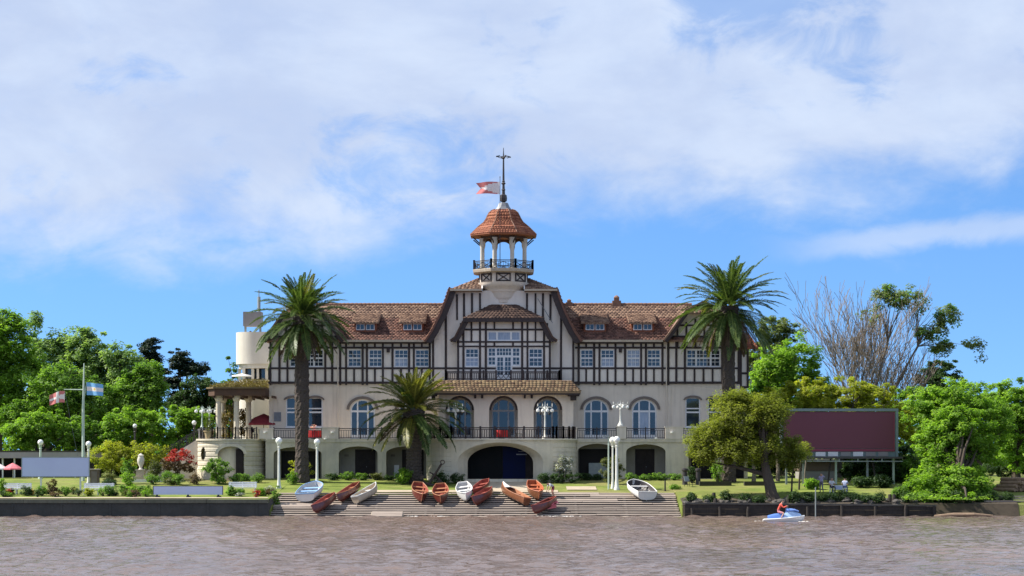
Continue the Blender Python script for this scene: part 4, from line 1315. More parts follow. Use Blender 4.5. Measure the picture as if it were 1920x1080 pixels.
Cc, Dd = (DX(968, yb), yb, DZ(571, yb)), (DX(921, yb), yb, DZ(571, yb))
mb = MB()
mb.v = [A, B, Cc, Dd, (A[0], ya, A[2] - .22), (B[0], ya, B[2] - .22), (A[0], GY + .1, A[2]), (B[0], GY + .1, B[2]), (Cc[0], GY + .1, Cc[2]), (Dd[0], GY + .1, Dd[2])]
for f in ((0, 1, 2, 3), (4, 5, 1, 0), (1, 7, 8, 2), (6, 0, 3, 9), (3, 2, 8, 9), (4, 0, 6), (5, 7, 1), (4, 6, 7, 5)): mb.face(list(f))
br = C(mb.build('bay_hip', 'tile_shaded'))
sub(tiles_on_quad('hip_tiles', 'tile_shaded', None, A, B, Cc, Dd, .34, .30, .05, .04, seed=41), br)
mb = MB(); mb.box(A[0] + .02, B[0] - .02, ya - .05, ya - .003, A[2] - .34, A[2] + .03); sub(mb.build('eave_board', 'timber'), br)

# ---------------------------------------------------------------- balcony, porch
def railing(name, pts, h, m, parent_fn, post_every=2.2, bal=0.16, top=0.075, bar=0.032, posts=True, z0=None, xpat=None, low=0.10, postw=0.11):
    """top and bottom rail, posts and balusters along a path"""
    mb = MB()
    P = [Vector(p) for p in pts]
    for a, b in zip(P, P[1:]):
        d = b - a; L_ = d.length
        if L_ < 1e-3: continue
        up = Vector((0, 0, 1))
        mb.bar(a + up * (h - top / 2), b + up * (h - top / 2), top * 1.2, top)
        mb.bar(a + up * (h * 0.80), b + up * (h * 0.80), top * .7, top * .6)
        mb.bar(a + up * low, b + up * low, top * .9, top * .8)
        n = max(1, int(L_ / bal))
        for k in range(n + 1):
            p = a + d * (k / n)
            mb.bar(p + up * (low + .002), p + up * (h * .80), bar, bar, up=(0, 1, 0))
        if posts:
            n2 = max(1, int(round(L_ / post_every)))
            for k in range(n2 + 1):
                p = a + d * (k / n2)
                mb.bar(p, p + up * (h + .10), postw, postw, up=(0, 1, 0))
    return parent_fn(mb.build(name, m))
zb = DZ(712.5, BY - 1.2)
mb = MB(); mb.box(DX(831, -3.2), DX(1053, -3.2), -3.35, GY - .003, zb - .16, zb); C(mb.build('balcony_floor', 'timber'))
yb_ = -3.25
Lb, Rb = (DX(836, yb_), yb_, zb), (DX(1049, yb_), yb_, zb)
railing('balcony_railing', [(DX(836, yb_), GY - .1, zb), Lb, (DX(930, yb_), yb_, zb)], .80, 'timber', C, 1.15, .20, .10, .06, postw=.16)
railing('balcony_railing', [(DX(958, yb_), yb_, zb), Rb, (DX(1049, yb_), GY - .1, zb)], .80, 'timber', C, 1.15, .20, .10, .06, postw=.16)
mb = MB()
x0_, x1_ = DX(930, yb_), DX(958, yb_)
for k in range(3):
    a, b = x0_ + (x1_ - x0_) * k / 3, x0_ + (x1_ - x0_) * (k + 1) / 3
    mb.bar((a, yb_, zb + .1), (b, yb_, zb + .68), .05); mb.bar((a, yb_ + .06, zb + .68), (b, yb_ + .06, zb + .1), .05)
mb.box(x0_, x1_, yb_ - .05, yb_ + .05, zb + .70, zb + .78); mb.box(x0_, x1_, yb_ - .04, yb_ + .04, zb + .02, zb + .09)
C(mb.build('balcony_railing', 'timber'))
# porch roof
yt, ye = -3.36, -4.55
A, B = (DX(809, ye), ye, DZ(734, ye)), (DX(1089, ye), ye, DZ(734, ye))
Dd, Cc = (DX(826, yt), yt, zb - .06), (DX(1071, yt), yt, zb - .06)
mb = MB()
mb.v = [A, B, Cc, Dd, (A[0], ye, A[2] - .16), (B[0], ye, B[2] - .16), (A[0], -.05, A[2]), (B[0], -.05, B[2]), (Cc[0], -.05, Cc[2]), (Dd[0], -.05, Dd[2]), (A[0], -.05, A[2] - .16), (B[0], -.05, B[2] - .16)]
for f in ((0, 1, 2, 3), (4, 5, 1, 0), (1, 7, 8, 2), (6, 0, 3, 9), (3, 2, 8, 9), (4, 0, 6, 10), (5, 11, 7, 1), (4, 10, 11, 5)): mb.face(list(f))
pr = C(mb.build('porch_roof', 'tile_moss'))
sub(tiles_on_quad('porch_tiles', 'tile_moss', None, A, B, Cc, Dd, .34, .28, .05, .05, seed=51), pr)
sub(tiles_on_quad('porch_tiles', 'tile_moss', None, (B[0], ye, B[2]), (B[0], -.1, B[2]), (Cc[0], -.1, Cc[2]), Cc, .34, .28, .05, .05, seed=52), pr)
mb = MB(); mb.box(A[0] + .05, B[0] - .05, ye + .02, ye + .22, A[2] - .30, A[2] - .162); sub(mb.build('porch_fascia', 'timber'), pr)
mb = MB()
parches = [(862, 27), (944, 27), (1027.5, 27)]
zpw = DZ(737, PY)
wall_panel(mb, [(DX(823, PY), 6.3), (DX(1075, PY), 6.3), (DX(1075, PY), zpw), (DX(823, PY), zpw)], [parch(c - h, c + h, 742, 769, PY, FLOOR + .04) for c, h in parches], PY, .45)
mb.box(DX(823, PY), DX(823, PY) + .4, PY + .452, -.002, 6.3, zpw); mb.box(DX(1075, PY) - .4, DX(1075, PY), PY + .452, -.002, 6.3, zpw)
C(mb.build('porch_wall', 'plaster'))
for c, h in parches:
    hood_arch(c, 23.0, 26.9, 769, 23, 26.9, PY + .5, 'timber', 'arch_lining', proud=.20, n=16)
mb = MB(); mb.box(DX(828, PY), DX(1070, PY), PY + .5, -.01, zpw - .25, zpw - .12); C(mb.build('porch_ceiling', 'timber'))
for p0, p1 in ((806, 820), (1064, 1086)):
    mbq = MB(); a, b = DX(p0, PY), DX(p1, PY)
    z = DZ(737, PY)
    mbq.box(a, b, ye + .3, PY + .1, z - .30, z - .05); mbq.box(a + (b - a) * .25, b - (b - a) * .25, PY - .5, PY + .05, z - .68, z - .302)
    C(mbq.build('corbel', 'timber'))
for px in (891, 904, 984, 997): C(boxpart('peg', 'timber', None, DX(px, PY) - .1, DX(px, PY) + .1, PY - .35, PY + .02, DZ(747, PY), DZ(737.5, PY)))

# ---------------------------------------------------------------- cupola
KY = 0.6
KX = DX(944, KY)
ks = MS(KY)
def oc(ap, z, rot=22.5):                # octagon corners with a flat side to the river
    r = ap / math.cos(R(22.5))
    return [(KX + r * math.cos(R(rot + 45 * k)), KY + r * math.sin(R(rot + 45 * k)), z) for k in range(8)]
zK = lambda py: DZ(py, KY)
def oct_mesh(prof, mname, name, parent_fn=None, caps=True):
    mb = MB()
    mb.lathe([(a * ks / math.cos(R(22.5)), zK(p)) for a, p in prof], (KX, KY, 0), 8, R(22.5), R(22.5) + 2 * PI)
    o = mb.build(name, mname)
    return o
cup = C(oct_mesh([(38, 533.5), (44, 533), (44, 514)], 'plaster', 'cupola'))
mb = MB()
prof = [(0.6, zK(575)), (1.25, zK(572)), (1.47, zK(569)), (1.49, zK(562.5)), (1.57, zK(562)), (1.57, zK(560)), (1.62, zK(559.5)), (1.68, zK(554)), (1.78, zK(549.5)), (1.84, zK(549)), (1.86, zK(546.5)), (1.98, zK(543.5)), (2.15, zK(540)), (2.32, zK(537)), (2.36, zK(534)), (2.42, zK(531.5))]
mb.lathe(prof, (KX, KY, 0), 32)
sub(mb.build('corbel', 'plaster', smooth=True), cup)
sub(oct_mesh([(52, 514.5), (56, 513), (57, 509), (57, 507.5)], 'mortar', 'gallery_slab'), cup)
c50 = oc(44.2 * ks, 0); zlo, zhi = zK(531), zK(515.5)
for k in range(8):
    a, b = Vector(c50[k]), Vector(c50[(k + 1) % 8])
    nrm = ((a + b) / 2 - Vector((KX, KY, 0))); nrm.z = 0; nrm.normalize()
    d = (b - a)
    p0, p1 = a + d * .16 + nrm * .03, a + d * .84 + nrm * .03
    Z = Vector((0, 0, 1))
    mbq = MB(); w = .11
    mbq.bar(p0 + Z * zlo, p0 + Z * zhi, w, w, up=nrm); mbq.bar(p1 + Z * zlo, p1 + Z * zhi, w, w, up=nrm)
    mbq.bar(p0 + Z * (zlo + .06), p1 + Z * (zlo + .06), w * .9, w); mbq.bar(p0 + Z * (zhi - .06), p1 + Z * (zhi - .06), w * .9, w)
    mbq.bar(p0 + Z * zlo, p1 + Z * zhi, .08, .08); mbq.bar(p0 + Z * zhi + nrm * .01, p1 + Z * zlo + nrm * .01, .08, .08)
    sub(mbq.build('cross_panel', 'timber'), cup)
rc = oc(54.5 * ks, zK(507.5)); rc.append(rc[0])
railing('gallery_railing', rc, .78, 'dark_iron', lambda o: sub(o, cup), 9, .22, .07, .035, postw=.20)
mb = MB()
for k in range(8):
    a, b = Vector(rc[k]), Vector(rc[k + 1])
    for j in range(2):
        p, q = a.lerp(b, j / 2), a.lerp(b, (j + 1) / 2)
        mb.bar(p + Vector((0, 0, .12)), q + Vector((0, 0, .6)), .045); mb.bar(p + Vector((0, 0, .6)), q + Vector((0, 0, .12)), .045)
sub(mb.build('gallery_lattice', 'dark_iron'), cup)
cc = oc(39.5 * ks, 0)
for k in range(8):
    x, y, _ = cc[k]
    mb = MB()
    mb.lathe([(.29, zK(507)), (.29, zK(504)), (.20, zK(502.5)), (.185, zK(466)), (.24, zK(462)), (.27, zK(459)), (.27, zK(452)), (.30, zK(449))], (x, y, 0), 10)
    sub(mb.build('column', 'annex', smooth=True), cup)
for k in range(8):                       # arched lintels between the columns
    a, b = Vector(cc[k]), Vector(cc[(k + 1) % 8])
    mbq = MB()
    d = b - a
    nrm = ((a + b) / 2 - Vector((KX, KY, 0))); nrm.z = 0; nrm.normalize()
    n = 10
    zt_, zs_ = zK(446), zK(462)
    top, bot = [], []
    for i in range(n + 1):
        u = i / n
        p = a + d * u
        cu = (u - .5) * 2
        zz = zs_ + (zt_ - zs_) * .78 * math.sqrt(max(0, 1 - min(1, abs(cu) / .86) ** 2))
        top.append(p + Vector((0, 0, zt_))); bot.append(p + Vector((0, 0, zz)))
    for off in (.12, -.12):
        for i in range(n):
            mbq.poly([bot[i] + nrm * off, bot[i + 1] + nrm * off, top[i + 1] + nrm * off, top[i] + nrm * off])
    for i in range(n):
        mbq.poly([bot[i] + nrm * .12, bot[i + 1] + nrm * .12, bot[i + 1] - nrm * .12, bot[i] - nrm * .12])
    sub(mbq.build('lintel', 'fascia_brown'), cup)
    # eave bracket
    x, y, _ = cc[k]
    out = Vector((x - KX, y - KY, 0)).normalized()
    mbq = MB(); p = Vector((x, y, zK(460))) + out * .18
    mbq.bar(p, p + out * .75 + Vector((0, 0, .62)), .09); sub(mbq.build('bracket', 'timber'), cup)
bell = [(61, 442.5), (47, 428), (44, 425.5), (37, 419.5), (33, 413.5), (30, 407), (27, 401), (22, 396.5), (16, 394)]
kroof = sub(oct_mesh([(44, 445.5), (61, 444.5)] + bell + [(10, 393.5)], 'tile_red', 'cupola_roof'), cup)
for i in range(len(bell) - 1):
    if i == 1: continue
    lo, hi = oc(bell[i][0] * ks, zK(bell[i][1])), oc(bell[i + 1][0] * ks, zK(bell[i + 1][1]))
    for k in range(8):
        k2 = (k + 1) % 8
        o = tiles_on_quad('roof_tiles', 'tile_red', None, lo[k], lo[k2], hi[k2], hi[k], .26, .24, .035, .03, seed=k * 10 + i)
        o.parent = cup
for k in range(8):
    mb = MB()
    mb.tube([Vector(oc(a * ks, zK(p))[k]) + Vector((0, 0, .04)) for a, p in bell], [.055] * len(bell), n=6)
    o = mb.build('hip_tiles', 'ridge'); o.parent = cup
mb = MB()
mb.lathe([(18.5 * ks, zK(395.5)), (15.5 * ks, zK(392.5)), (12 * ks, zK(388)), (9.5 * ks, zK(382)), (8 * ks, zK(380.5))], (KX, KY, 0), 8, R(22.5), R(22.5) + 2 * PI)
o = mb.build('lead_cap', 'lead'); o.parent = cup
mb = MB()
mb.lathe([(3 * ks, zK(380.6)), (3.4 * ks, zK(379)), (6.3 * ks, zK(377)), (6.8 * ks, zK(372)), (6 * ks, zK(366)), (3 * ks, zK(364))], (KX, KY, 0), 6)
mb.tube([(KX, KY, zK(364.5)), (KX, KY, zK(345)), (KX, KY, zK(300)), (KX, KY, zK(277))], [.16, .11, .075, .025], n=7)
for py, r in ((356, .2), (344, .22), (340, .16), (318, .10), (296, .18)):
    mb.lathe([(.02, zK(py) - r), (r, zK(py)), (.02, zK(py) + r)], (KX, KY, 0), 8)
o = mb.build('spire', 'dark_iron'); o.parent = cup
mb = MB()
zc = zK(294)
for k in range(4):
    t = R(20 + 90 * k); d = Vector((math.cos(t), math.sin(t), 0)); p = Vector((KX, KY, zc))
    mb.bar(p, p + d * .62, .05)
    mb.bar(p + d * .35 + Vector((0, 0, .10)), p + d * .72 + Vector((0, 0, .02)), .06); mb.bar(p + d * .35 - Vector((0, 0, .12)), p + d * .66, .05)
    mb.lathe([(.02, -.07), (.08, 0), (.02, .07)], tuple(p + d * .68), 6)
o = mb.build('weather_vane', 'dark_iron'); o.parent = cup
# ---------------------------------------------------------------- ground storey under the terrace
BUL_Y = -7.5
ZB, ZT = 2.3, FLOOR - 0.16
def tarch(a, b, top, spring):
    return parch(a, b, top, spring, TY, 2.86)
segs = [(498, 803, [(513, 603, 838, 851), (635, 708, 837, 850), (724, 799, 837, 850)]),
        (1081, 1402, [(1083, 1157, 832, 846), (1174, 1248, 833, 847), (1291, 1342, 834, 848), (1356, 1396, 834, 848)])]
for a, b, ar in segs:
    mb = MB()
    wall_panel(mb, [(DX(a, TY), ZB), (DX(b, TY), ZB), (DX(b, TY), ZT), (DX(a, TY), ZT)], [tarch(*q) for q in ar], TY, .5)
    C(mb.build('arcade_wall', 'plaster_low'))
    for (p, q, t, s) in ar:
        mbq = MB(); c = DX((p + q) / 2, TY)
        mbq.prism([(c - .16, DZ(t, TY) + .03), (c + .16, DZ(t, TY) + .03), (c + .22, DZ(t - 8, TY)), (c - .22, DZ(t - 8, TY))], TY - .05, TY + .02)
        C(mbq.build('keystone', 'plaster_low'))
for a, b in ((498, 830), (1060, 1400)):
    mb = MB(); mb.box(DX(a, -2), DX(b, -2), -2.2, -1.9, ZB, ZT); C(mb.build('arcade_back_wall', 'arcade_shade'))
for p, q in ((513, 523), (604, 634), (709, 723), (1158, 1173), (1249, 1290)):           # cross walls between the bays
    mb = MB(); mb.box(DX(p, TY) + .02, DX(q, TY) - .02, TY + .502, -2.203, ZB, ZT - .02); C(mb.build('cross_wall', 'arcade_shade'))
def door_or_void(p, q, py, m, ny=-2.2, name='door_or_void'):
    mb = MB(); x0, x1, z0, z1 = DX(p, ny), DX(q, ny), 2.82, DZ(py, ny)
    mb.box(x0, x1, ny - .05, ny - .002, z0, z1)
    for k in range(2):
        for j in range(3):
            a = x0 + .1 + k * (x1 - x0 - .1) / 2; b = x0 + (k + 1) * (x1 - x0 - .1) / 2
            c, d = z0 + .2 + j * (z1 - z0 - .2) / 3, z0 + .1 + (j + 1) * (z1 - z0 - .2) / 3
            mb.box(a, b, ny - .075, ny - .052, c, d)
    o = C(mb.build(name, m))
    g = MB(); g.tube([((x0 + x1) / 2 + .12, ny - .12, z0 + 1.1), ((x0 + x1) / 2 + .12, ny - .07, z0 + 1.1)], .04, n=6); sub(g.build('handle', 'lead'), o)
door_or_void(528, 600, 846, 'void'); door_or_void(666, 704, 843, 'dark_door'); door_or_void(754, 794, 843, 'dark_door')  # void ones are near-black panels for the shade in open bays, not doors
door_or_void(1086, 1154, 842, 'void'); door_or_void(1191, 1227, 842, 'dark_door'); door_or_void(1296, 1338, 842, 'void'); door_or_void(1360, 1394, 842, 'void')
mb = MB(); mb.box(DX(1104, -2.6), DX(1150, -2.6), -2.7, -2.62, 2.86, DZ(868, -2.6)); C(mb.build('shutter', 'grey_iron'))
mb = MB(); mb.box(DX(739, -2.4), DX(748, -2.4), -2.4, -2.21, 3.0, DZ(872, -2.4)); C(mb.build('notice_board', 'white_paint'))
for p in (650, 737):
    mb = MB(); mb.prism(rect(p - 4, p + 4, 852, 856, -2.2), -2.25, -2.203); C(mb.build('wall_plate', 'hood'))

# central rounded bay with the boathouse arch
fl_, fr_ = DX(846, BUL_Y), DX(1037, BUL_Y)
sl_, sr_ = DX(800, TY), DX(1081, TY)
def bulge_path(off=0.0, n=10):
    pts = []
    for k in range(n + 1):                      # right corner, from the arcade plane round to the front
        t = PI / 2 * k / n
        pts.append((fr_ + (sr_ - fr_ + off) * math.cos(t), TY + (BUL_Y - TY - off) * math.sin(t)))
    for k in range(n + 1):
        t = PI / 2 * k / n
        pts.append((fl_ + (sl_ - fl_ - off) * math.sin(t), TY + (BUL_Y - TY - off) * math.cos(t)))
    return pts
bpth = bulge_path()
zlev = [ZB]
while zlev[-1] < ZT - .3:
    z = zlev[-1] + .43
    zlev += [z - .035, z]
zlev.append(ZT)
for part in (bpth[:11], bpth[11:]):             # rounded corners with shallow course joints
    mb = MB()
    m_ = len(part)
    cx0 = sum(p[0] for p in part) / m_; 
    for i, z in enumerate(zlev):
        groove = .035 if (i % 2 == 1 and i < len(zlev) - 1) else 0
        nxt = .035 if (i % 2 == 0 and 0 < i < len(zlev) - 1) else 0
        ins = groove or 0
        for (x, y) in part:
            cxx = fr_ if x > 0 else fl_
            d = Vector((x - cxx, y - TY)); L_ = d.length
            s_ = 1 - (ins / L_ if L_ > 1e-3 else 0)
            mb.v.append((cxx + d.x * s_, TY + d.y * s_, z))
    for i in range(len(zlev) - 1):
        for k in range(m_ - 1):
            mb.face([i * m_ + k, i * m_ + k + 1, (i + 1) * m_ + k + 1, (i + 1) * m_ + k])
    C(mb.build('bay_corner', 'plaster_low', recalc=True))
mb = MB()
xc = DX(938, BUL_Y); s7 = MS(BUL_Y)
big_out = arch_loop(xc, 80 * s7, 2.86, DZ(866, BUL_Y), DZ(830, BUL_Y) - DZ(866, BUL_Y), 24)
wall_panel(mb, [(fl_, ZB), (fr_, ZB), (fr_, ZT), (fl_, ZT)], [big_out], BUL_Y, .12)
C(mb.build('bay_front', 'plaster_low'))
mb = MB()                                       # splayed reveal narrowing to the gate
inn = arch_loop(xc, 62 * s7, 2.86, DZ(868, BUL_Y), DZ(836, BUL_Y) - DZ(868, BUL_Y), 24)
n = len(big_out)
mb.v = [(x, BUL_Y + .06, z) for x, z in big_out] + [(x, BUL_Y + 1.0, z) for x, z in inn] + [(x, BUL_Y + 1.9, z) for x, z in inn]
for i in range(n):
    j = (i + 1) % n
    if i == 0: continue
    mb.face([i, j, n + j, n + i]); mb.face([n + i, n + j, 2 * n + j, 2 * n + i])
C(mb.build('arch_reveal', 'plaster_low', smooth=True))
yg = BUL_Y + 2.6
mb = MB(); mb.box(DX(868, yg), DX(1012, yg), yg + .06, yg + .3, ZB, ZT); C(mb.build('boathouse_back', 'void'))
for p, q, m in ((880, 942, 'green_door'), (943, 985, 'navy_door'), (986, 1001, 'dark_door')):
    mb = MB(); mb.box(DX(p, yg), DX(q, yg), yg, yg + .055, 2.82, DZ(836, yg))
    for k in range(1, 4): mb.box(DX(p + (q - p) * k / 4, yg) - .02, DX(p + (q - p) * k / 4, yg) + .02, yg - .02, yg - .002, 2.9, DZ(837, yg))
    C(mb.build('boathouse_door', m))
mb = MB(); mb.box(DX(968, yg - .1), DX(988, yg - .1), yg - .14, yg - .08, DZ(853, yg), DZ(851, yg)); mb.box(DX(972, yg - .1), DX(990, yg - .1), yg - .14, yg - .08, DZ(847, yg), DZ(846, yg)); C(mb.build('bolt_bar', 'lead'))
hood_arch(938, 80, 86, 866, 37, 43, BUL_Y, 'plaster_low', 'arch_moulding', proud=.06, n=24)

# rounded corner bay on the left, rusticated
RX, RY, RR = DX(435, -2.0), -2.0, 3.15
def corner_bay():
    mb = MB()
    a0, a1, NA = R(170), R(372), 96
    zl = list(np.arange(ZB, ZT + .001, .085)); zl[-1] = ZT
    dxc = DX(433, -5); dhw = 24 * MS(-5)
    def inside(t, z):
        x = RX + RR * math.cos(t); y = RY + RR * math.sin(t)
        if y > RY: return False
        u = (x - dxc) / dhw
        if abs(u) < 1 and z < DZ(850, -5) + (DZ(837, -5) - DZ(850, -5)) * math.sqrt(max(0, 1 - u * u)) and z > 2.85: return True
        # oval window
        ox = DX(383, -3.4); ou = (x - ox) / (5.5 * MS(-3.4)); oz = (z - DZ(851, -3.4)) / (12 * MS(-3.4))
        return ou * ou + oz * oz < 1
    idx = {}
    def vert(i, j):
        if (i, j) in idx: return idx[(i, j)]
        t = a0 + (a1 - a0) * i / NA; z = zl[j]
        g = .05 if (abs((z - ZB) / .42 - round((z - ZB) / .42)) < .10) and z < ZT - .1 else 0
        if z < 3.75: g = -.06
        mb.v.append((RX + (RR - g) * math.cos(t), RY + (RR - g) * math.sin(t), z)); idx[(i, j)] = len(mb.v) - 1
        return idx[(i, j)]
    for i in range(NA):
        for j in range(len(zl) - 1):
            t = a0 + (a1 - a0) * (i + .5) / NA; z = (zl[j] + zl[j + 1]) / 2
            if inside(t, z): continue
            mb.face([vert(i, j), vert(i + 1, j), vert(i + 1, j + 1), vert(i, j + 1)])
    C(mb.build('corner_bay', 'plaster_low', recalc=False))
    # back wall, doorway reveal and door
    mb = MB(); mb.lathe([(RR - .45, ZB), (RR - .45, ZT)], (RX, RY, 0), 40, R(175), R(368)); C(mb.build('corner_inner_wall', 'plaster_low', recalc=False))
    hood_arch(433, 24, 30, 851, 14, 19, -5.18, 'plaster_low', 'arch_moulding', proud=.05, n=16)
    mb = MB(); mb.box(DX(443, -4.5), DX(456, -4.5), -4.8, -4.55, 2.82, DZ(842, -4.5)); C(mb.build('corner_door', 'dark_door'))
    for k in range(2):
        mb = MB(); mb.box(DX(425, -5.6) - .1 * (1 - k), DX(455, -5.6) + .1 * (1 - k), -6.1 + k * .35, -5.1, 2.45, 2.78 + k * .15 + (0 if k else 0)); C(mb.build('door_step', 'stone_path'))
corner_bay()

# terrace slab with its cornice
out = [(DX(1402, TY), TY - .14)] + bulge_path(.14) + [(DX(500, TY), TY - .14)]
nA = 26
for k in range(nA + 1):
    t = R(330) - R(330 - 168) * k / nA
    out.append((RX + (RR + .14) * math.cos(t), RY + (RR + .14) * math.sin(t)))
out += [(RX - RR - .14, 4.0), (XL - .02, 4.0), (XL - .02, .01), (DX(1402, TY), .01)]
ded = []
for p in out:
    if not ded or (p[0] - ded[-1][0]) ** 2 + (p[1] - ded[-1][1]) ** 2 > .003: ded.append(p)
mb = MB(); mb.slab(ded, ZT + .002, FLOOR); C(mb.build('terrace_slab', 'plaster_low'))
def shrink(pts, off): return pts
for a, b in ((500, 800), (1081, 1402)):
    mb = MB(); mb.box(DX(a, TY), DX(b, TY), TY - .09, TY - .002, ZT - .16, ZT - .001); C(mb.build('cornice', 'plaster_low'))
# solid parapet blocks
TP = TY + .18
for a, b, top in ((487, 513, 803), (604, 635, 801), (796, 806, 802), (1069, 1082, 801), (1156, 1174, 799), (1247, 1281, 800), (1345, 1372, 800)):
    z1 = DZ(top, TP)
    mb = MB(); mb.box(DX(a, TP), DX(b, TP), TY - .10, TY + .45, FLOOR + .001, z1 - .10); mb.box(DX(a, TP) - .05, DX(b, TP) + .05, TY - .15, TY + .50, z1 - .099, z1)
    C(mb.build('parapet_block', 'plaster'))
for a, b in ((513, 604), (635, 796), (1082, 1156), (1174, 1247), (1281, 1345)):
    railing('terrace_railing', [(DX(a, TP) + .02, TP, FLOOR), (DX(b, TP) - .02, TP, FLOOR)], .98, 'dark_iron', C, 1.9, .22, .07, .04)
bb = bulge_path(-.15)
railing('terrace_railing', [(x, y, FLOOR) for x, y in ([bb[i] for i in (1, 3, 5, 7, 9, 10)] + [bb[i] for i in (11, 12, 14, 16, 18, 20)])], 1.02, 'timber', C, 1.35, .21, .10, .07, postw=.17)
arc = []
for k in range(15):
    t = R(325) - R(325 - 180) * k / 14
    arc.append((RX + (RR - .1) * math.cos(t), RY + (RR - .1) * math.sin(t), FLOOR))
railing('terrace_railing', arc, 1.0, 'dark_iron', C, .9, .22, .07, .035)
for px, py in ((497, 812), (623, 812), (1260, 812), (1230, 823), (512, 824), (610, 824)):
    mb = MB(); mb.lathe([(.0, -.02), (.12, 0), (.15, .10), (.13, .12)], (DX(px, TY - .35), TY - .32, DZ(py, TY)), 10); C(mb.build('wall_lamp', 'globe'))

# left outer stair
def outer_stair():
    n = 16
    x1, z1 = RX - RR + .3, FLOOR - .05
    x0, z0 = DX(268, -1), 3.0
    st = (z1 - z0) / n; run = (x1 - x0) / n
    for k in range(n):
        C(boxpart('stair_step', 'stone_path', None, x1 - (k + 1) * run, x1 - k * run - .003, -1.6, 1.2, 2.4, z1 - (k + 1) * st))
    mb = MB(); mb.prism([(x1, 2.4), (x1, z1 + .25), (x0, z0 + .25), (x0, 2.4)], -1.85, -1.603); C(mb.build('stair_wall', 'plaster'))
    railing('stair_railing', [(x1, -1.72, z1 + .22), (x0, -1.72, z0 + .22)], 1.0, 'dark_iron', C, 1.6, .2, .08, .04)
outer_stair()

# ---------------------------------------------------------------- things on the terrace
def candelabra(x, y, z, h, label, m='white_iron', arms=4, rz=0.3, s=1.0):
    root = empty('candelabra_lamp', (x, y, z), rz, label, 'lamp', 'candelabra lamps on the terrace')
    mb = MB()
    mb.lathe([(.28 * s, 0), (.28 * s, .12), (.20 * s, .2), (.13 * s, .36), (.095 * s, .5), (.075 * s, h * .62), (.12 * s, h * .66), (.07 * s, h * .70), (.06 * s, h * .8), (.10 * s, h * .84), (.03 * s, h * .9), (.015, h)], (0, 0, 0), 12)
    mb.build('post', m, root, smooth=True)
    for k in range(arms):
        t = 2 * PI * k / arms
        d = Vector((math.cos(t), math.sin(t), 0)); r = .68 * s
        mbq = MB()
        mbq.tube([d * .05 + Vector((0, 0, h * .78)), d * r * .5 + Vector((0, 0, h * .85)), d * r * .9 + Vector((0, 0, h * .84)), d * r + Vector((0, 0, h * .79))], [.04, .035, .03, .03], n=6)
        mbq.lathe([(.02, h * .86), (.05, h * .90), (.01, h * .95)], tuple(d * r), 6)
        a = mbq.build('arm', m, root)
        mbq = MB(); mbq.lathe([(.02, -.20), (.13, -.16), (.165, -.05), (.13, .06), (.05, .10)], tuple(d * r + Vector((0, 0, h * .77))), 10)
        mbq.build('globe', 'globe', root, smooth=True)
    return root
candelabra(DX(854, -6.9), -6.9, FLOOR, 3.35, 'white candelabra lamp on the terrace behind the short palm')
candelabra(DX(1022, -7.0), -7.0, FLOOR, 3.35, 'white candelabra lamp on the terrace above the navy boathouse door')
candelabra(DX(1163.5, TY + .15), TY + .17, DZ(799, TP), 2.35, 'white candelabra lamp on a parapet block between two arched doors')
for px in (379, 390):
    candelabra(DX(px, -3), -3.0 + (0.9 if px > 380 else 0), FLOOR + 0.9, 2.2, 'pale green candelabra lamp at the corner of the veranda terrace', 'pale_green_iron', s=.8)
    mb = MB(); x = DX(px, -3); yy = -3.0 + (0.9 if px > 380 else 0)
    mb.box(x - .3, x + .3, yy - .3, yy + .3, FLOOR + .001, FLOOR + .78); mb.box(x - .36, x + .36, yy - .36, yy + .36, FLOOR + .781, FLOOR + .899)
    C(mb.build('lamp_pedestal', 'plaster'))
def clothed_table(x, y, label, s=.55, m='red_cloth'):
    root = empty('terrace_table', (x, y, FLOOR), .2, label, 'table')
    mb = MB(); mb.tube([(0, 0, 0), (0, 0, .7)], .05, n=6); mb.lathe([(.3, 0), (.28, .05), (.05, .08)], (0, 0, 0), 10); mb.build('pedestal', 'dark_iron', root)
    mb = MB()
    n = 28
    for r_, z in ((.02, .76), (s, .76), (s * 1.03, .70), (s * 1.08, .14)):
        for k in range(n):
            t = 2 * PI * k / n; w = 1 + (.05 * math.sin(7 * t) if z < .3 else 0)
            mb.v.append((r_ * w * math.cos(t) * 1.15, r_ * w * math.sin(t), z))
    for i in range(3):
        for k in range(n): mb.face([i * n + k, i * n + (k + 1) % n, (i + 1) * n + (k + 1) % n, (i + 1) * n + k])
    mb.build('tablecloth', m, root, smooth=True)
    return root
clothed_table(DX(940, -6.6), -6.55, 'small table under a bright red cloth on the middle of the terrace', .5)
clothed_table(DX(588, -3.2), -3.15, 'wide red clothed table with flowers behind the tall left palm', .62)
def flowers(name, label, x, y, z, r, m, n=140, size=.09):
    P, var, C_, o_ = clump_points([(0, 0, r, r, r, r * .8)], 14, n, r * .35, 5)
    me = leaves_mesh('blossom', P, size, m, .5, var, .8, 3)
    root = empty(name, (x, y, z), 0, label, 'flowers'); link(bpy.data.objects.new('blossom', me), root)
    mb = MB(); mb.lathe([(.08, 0), (.11, .1), (.09, .16)], (0, 0, 0), 10); mb.build('vase', 'white_paint', root)
leafmat('pink_flower', (.5, .1, .12), (.75, .5, .5), (.8, .78, .75), .2)
flowers('flower_vase', 'white and pink flowers in a vase on the red clothed table', DX(590, -3.15), -3.15, FLOOR + .765, .34, 'pink_flower')
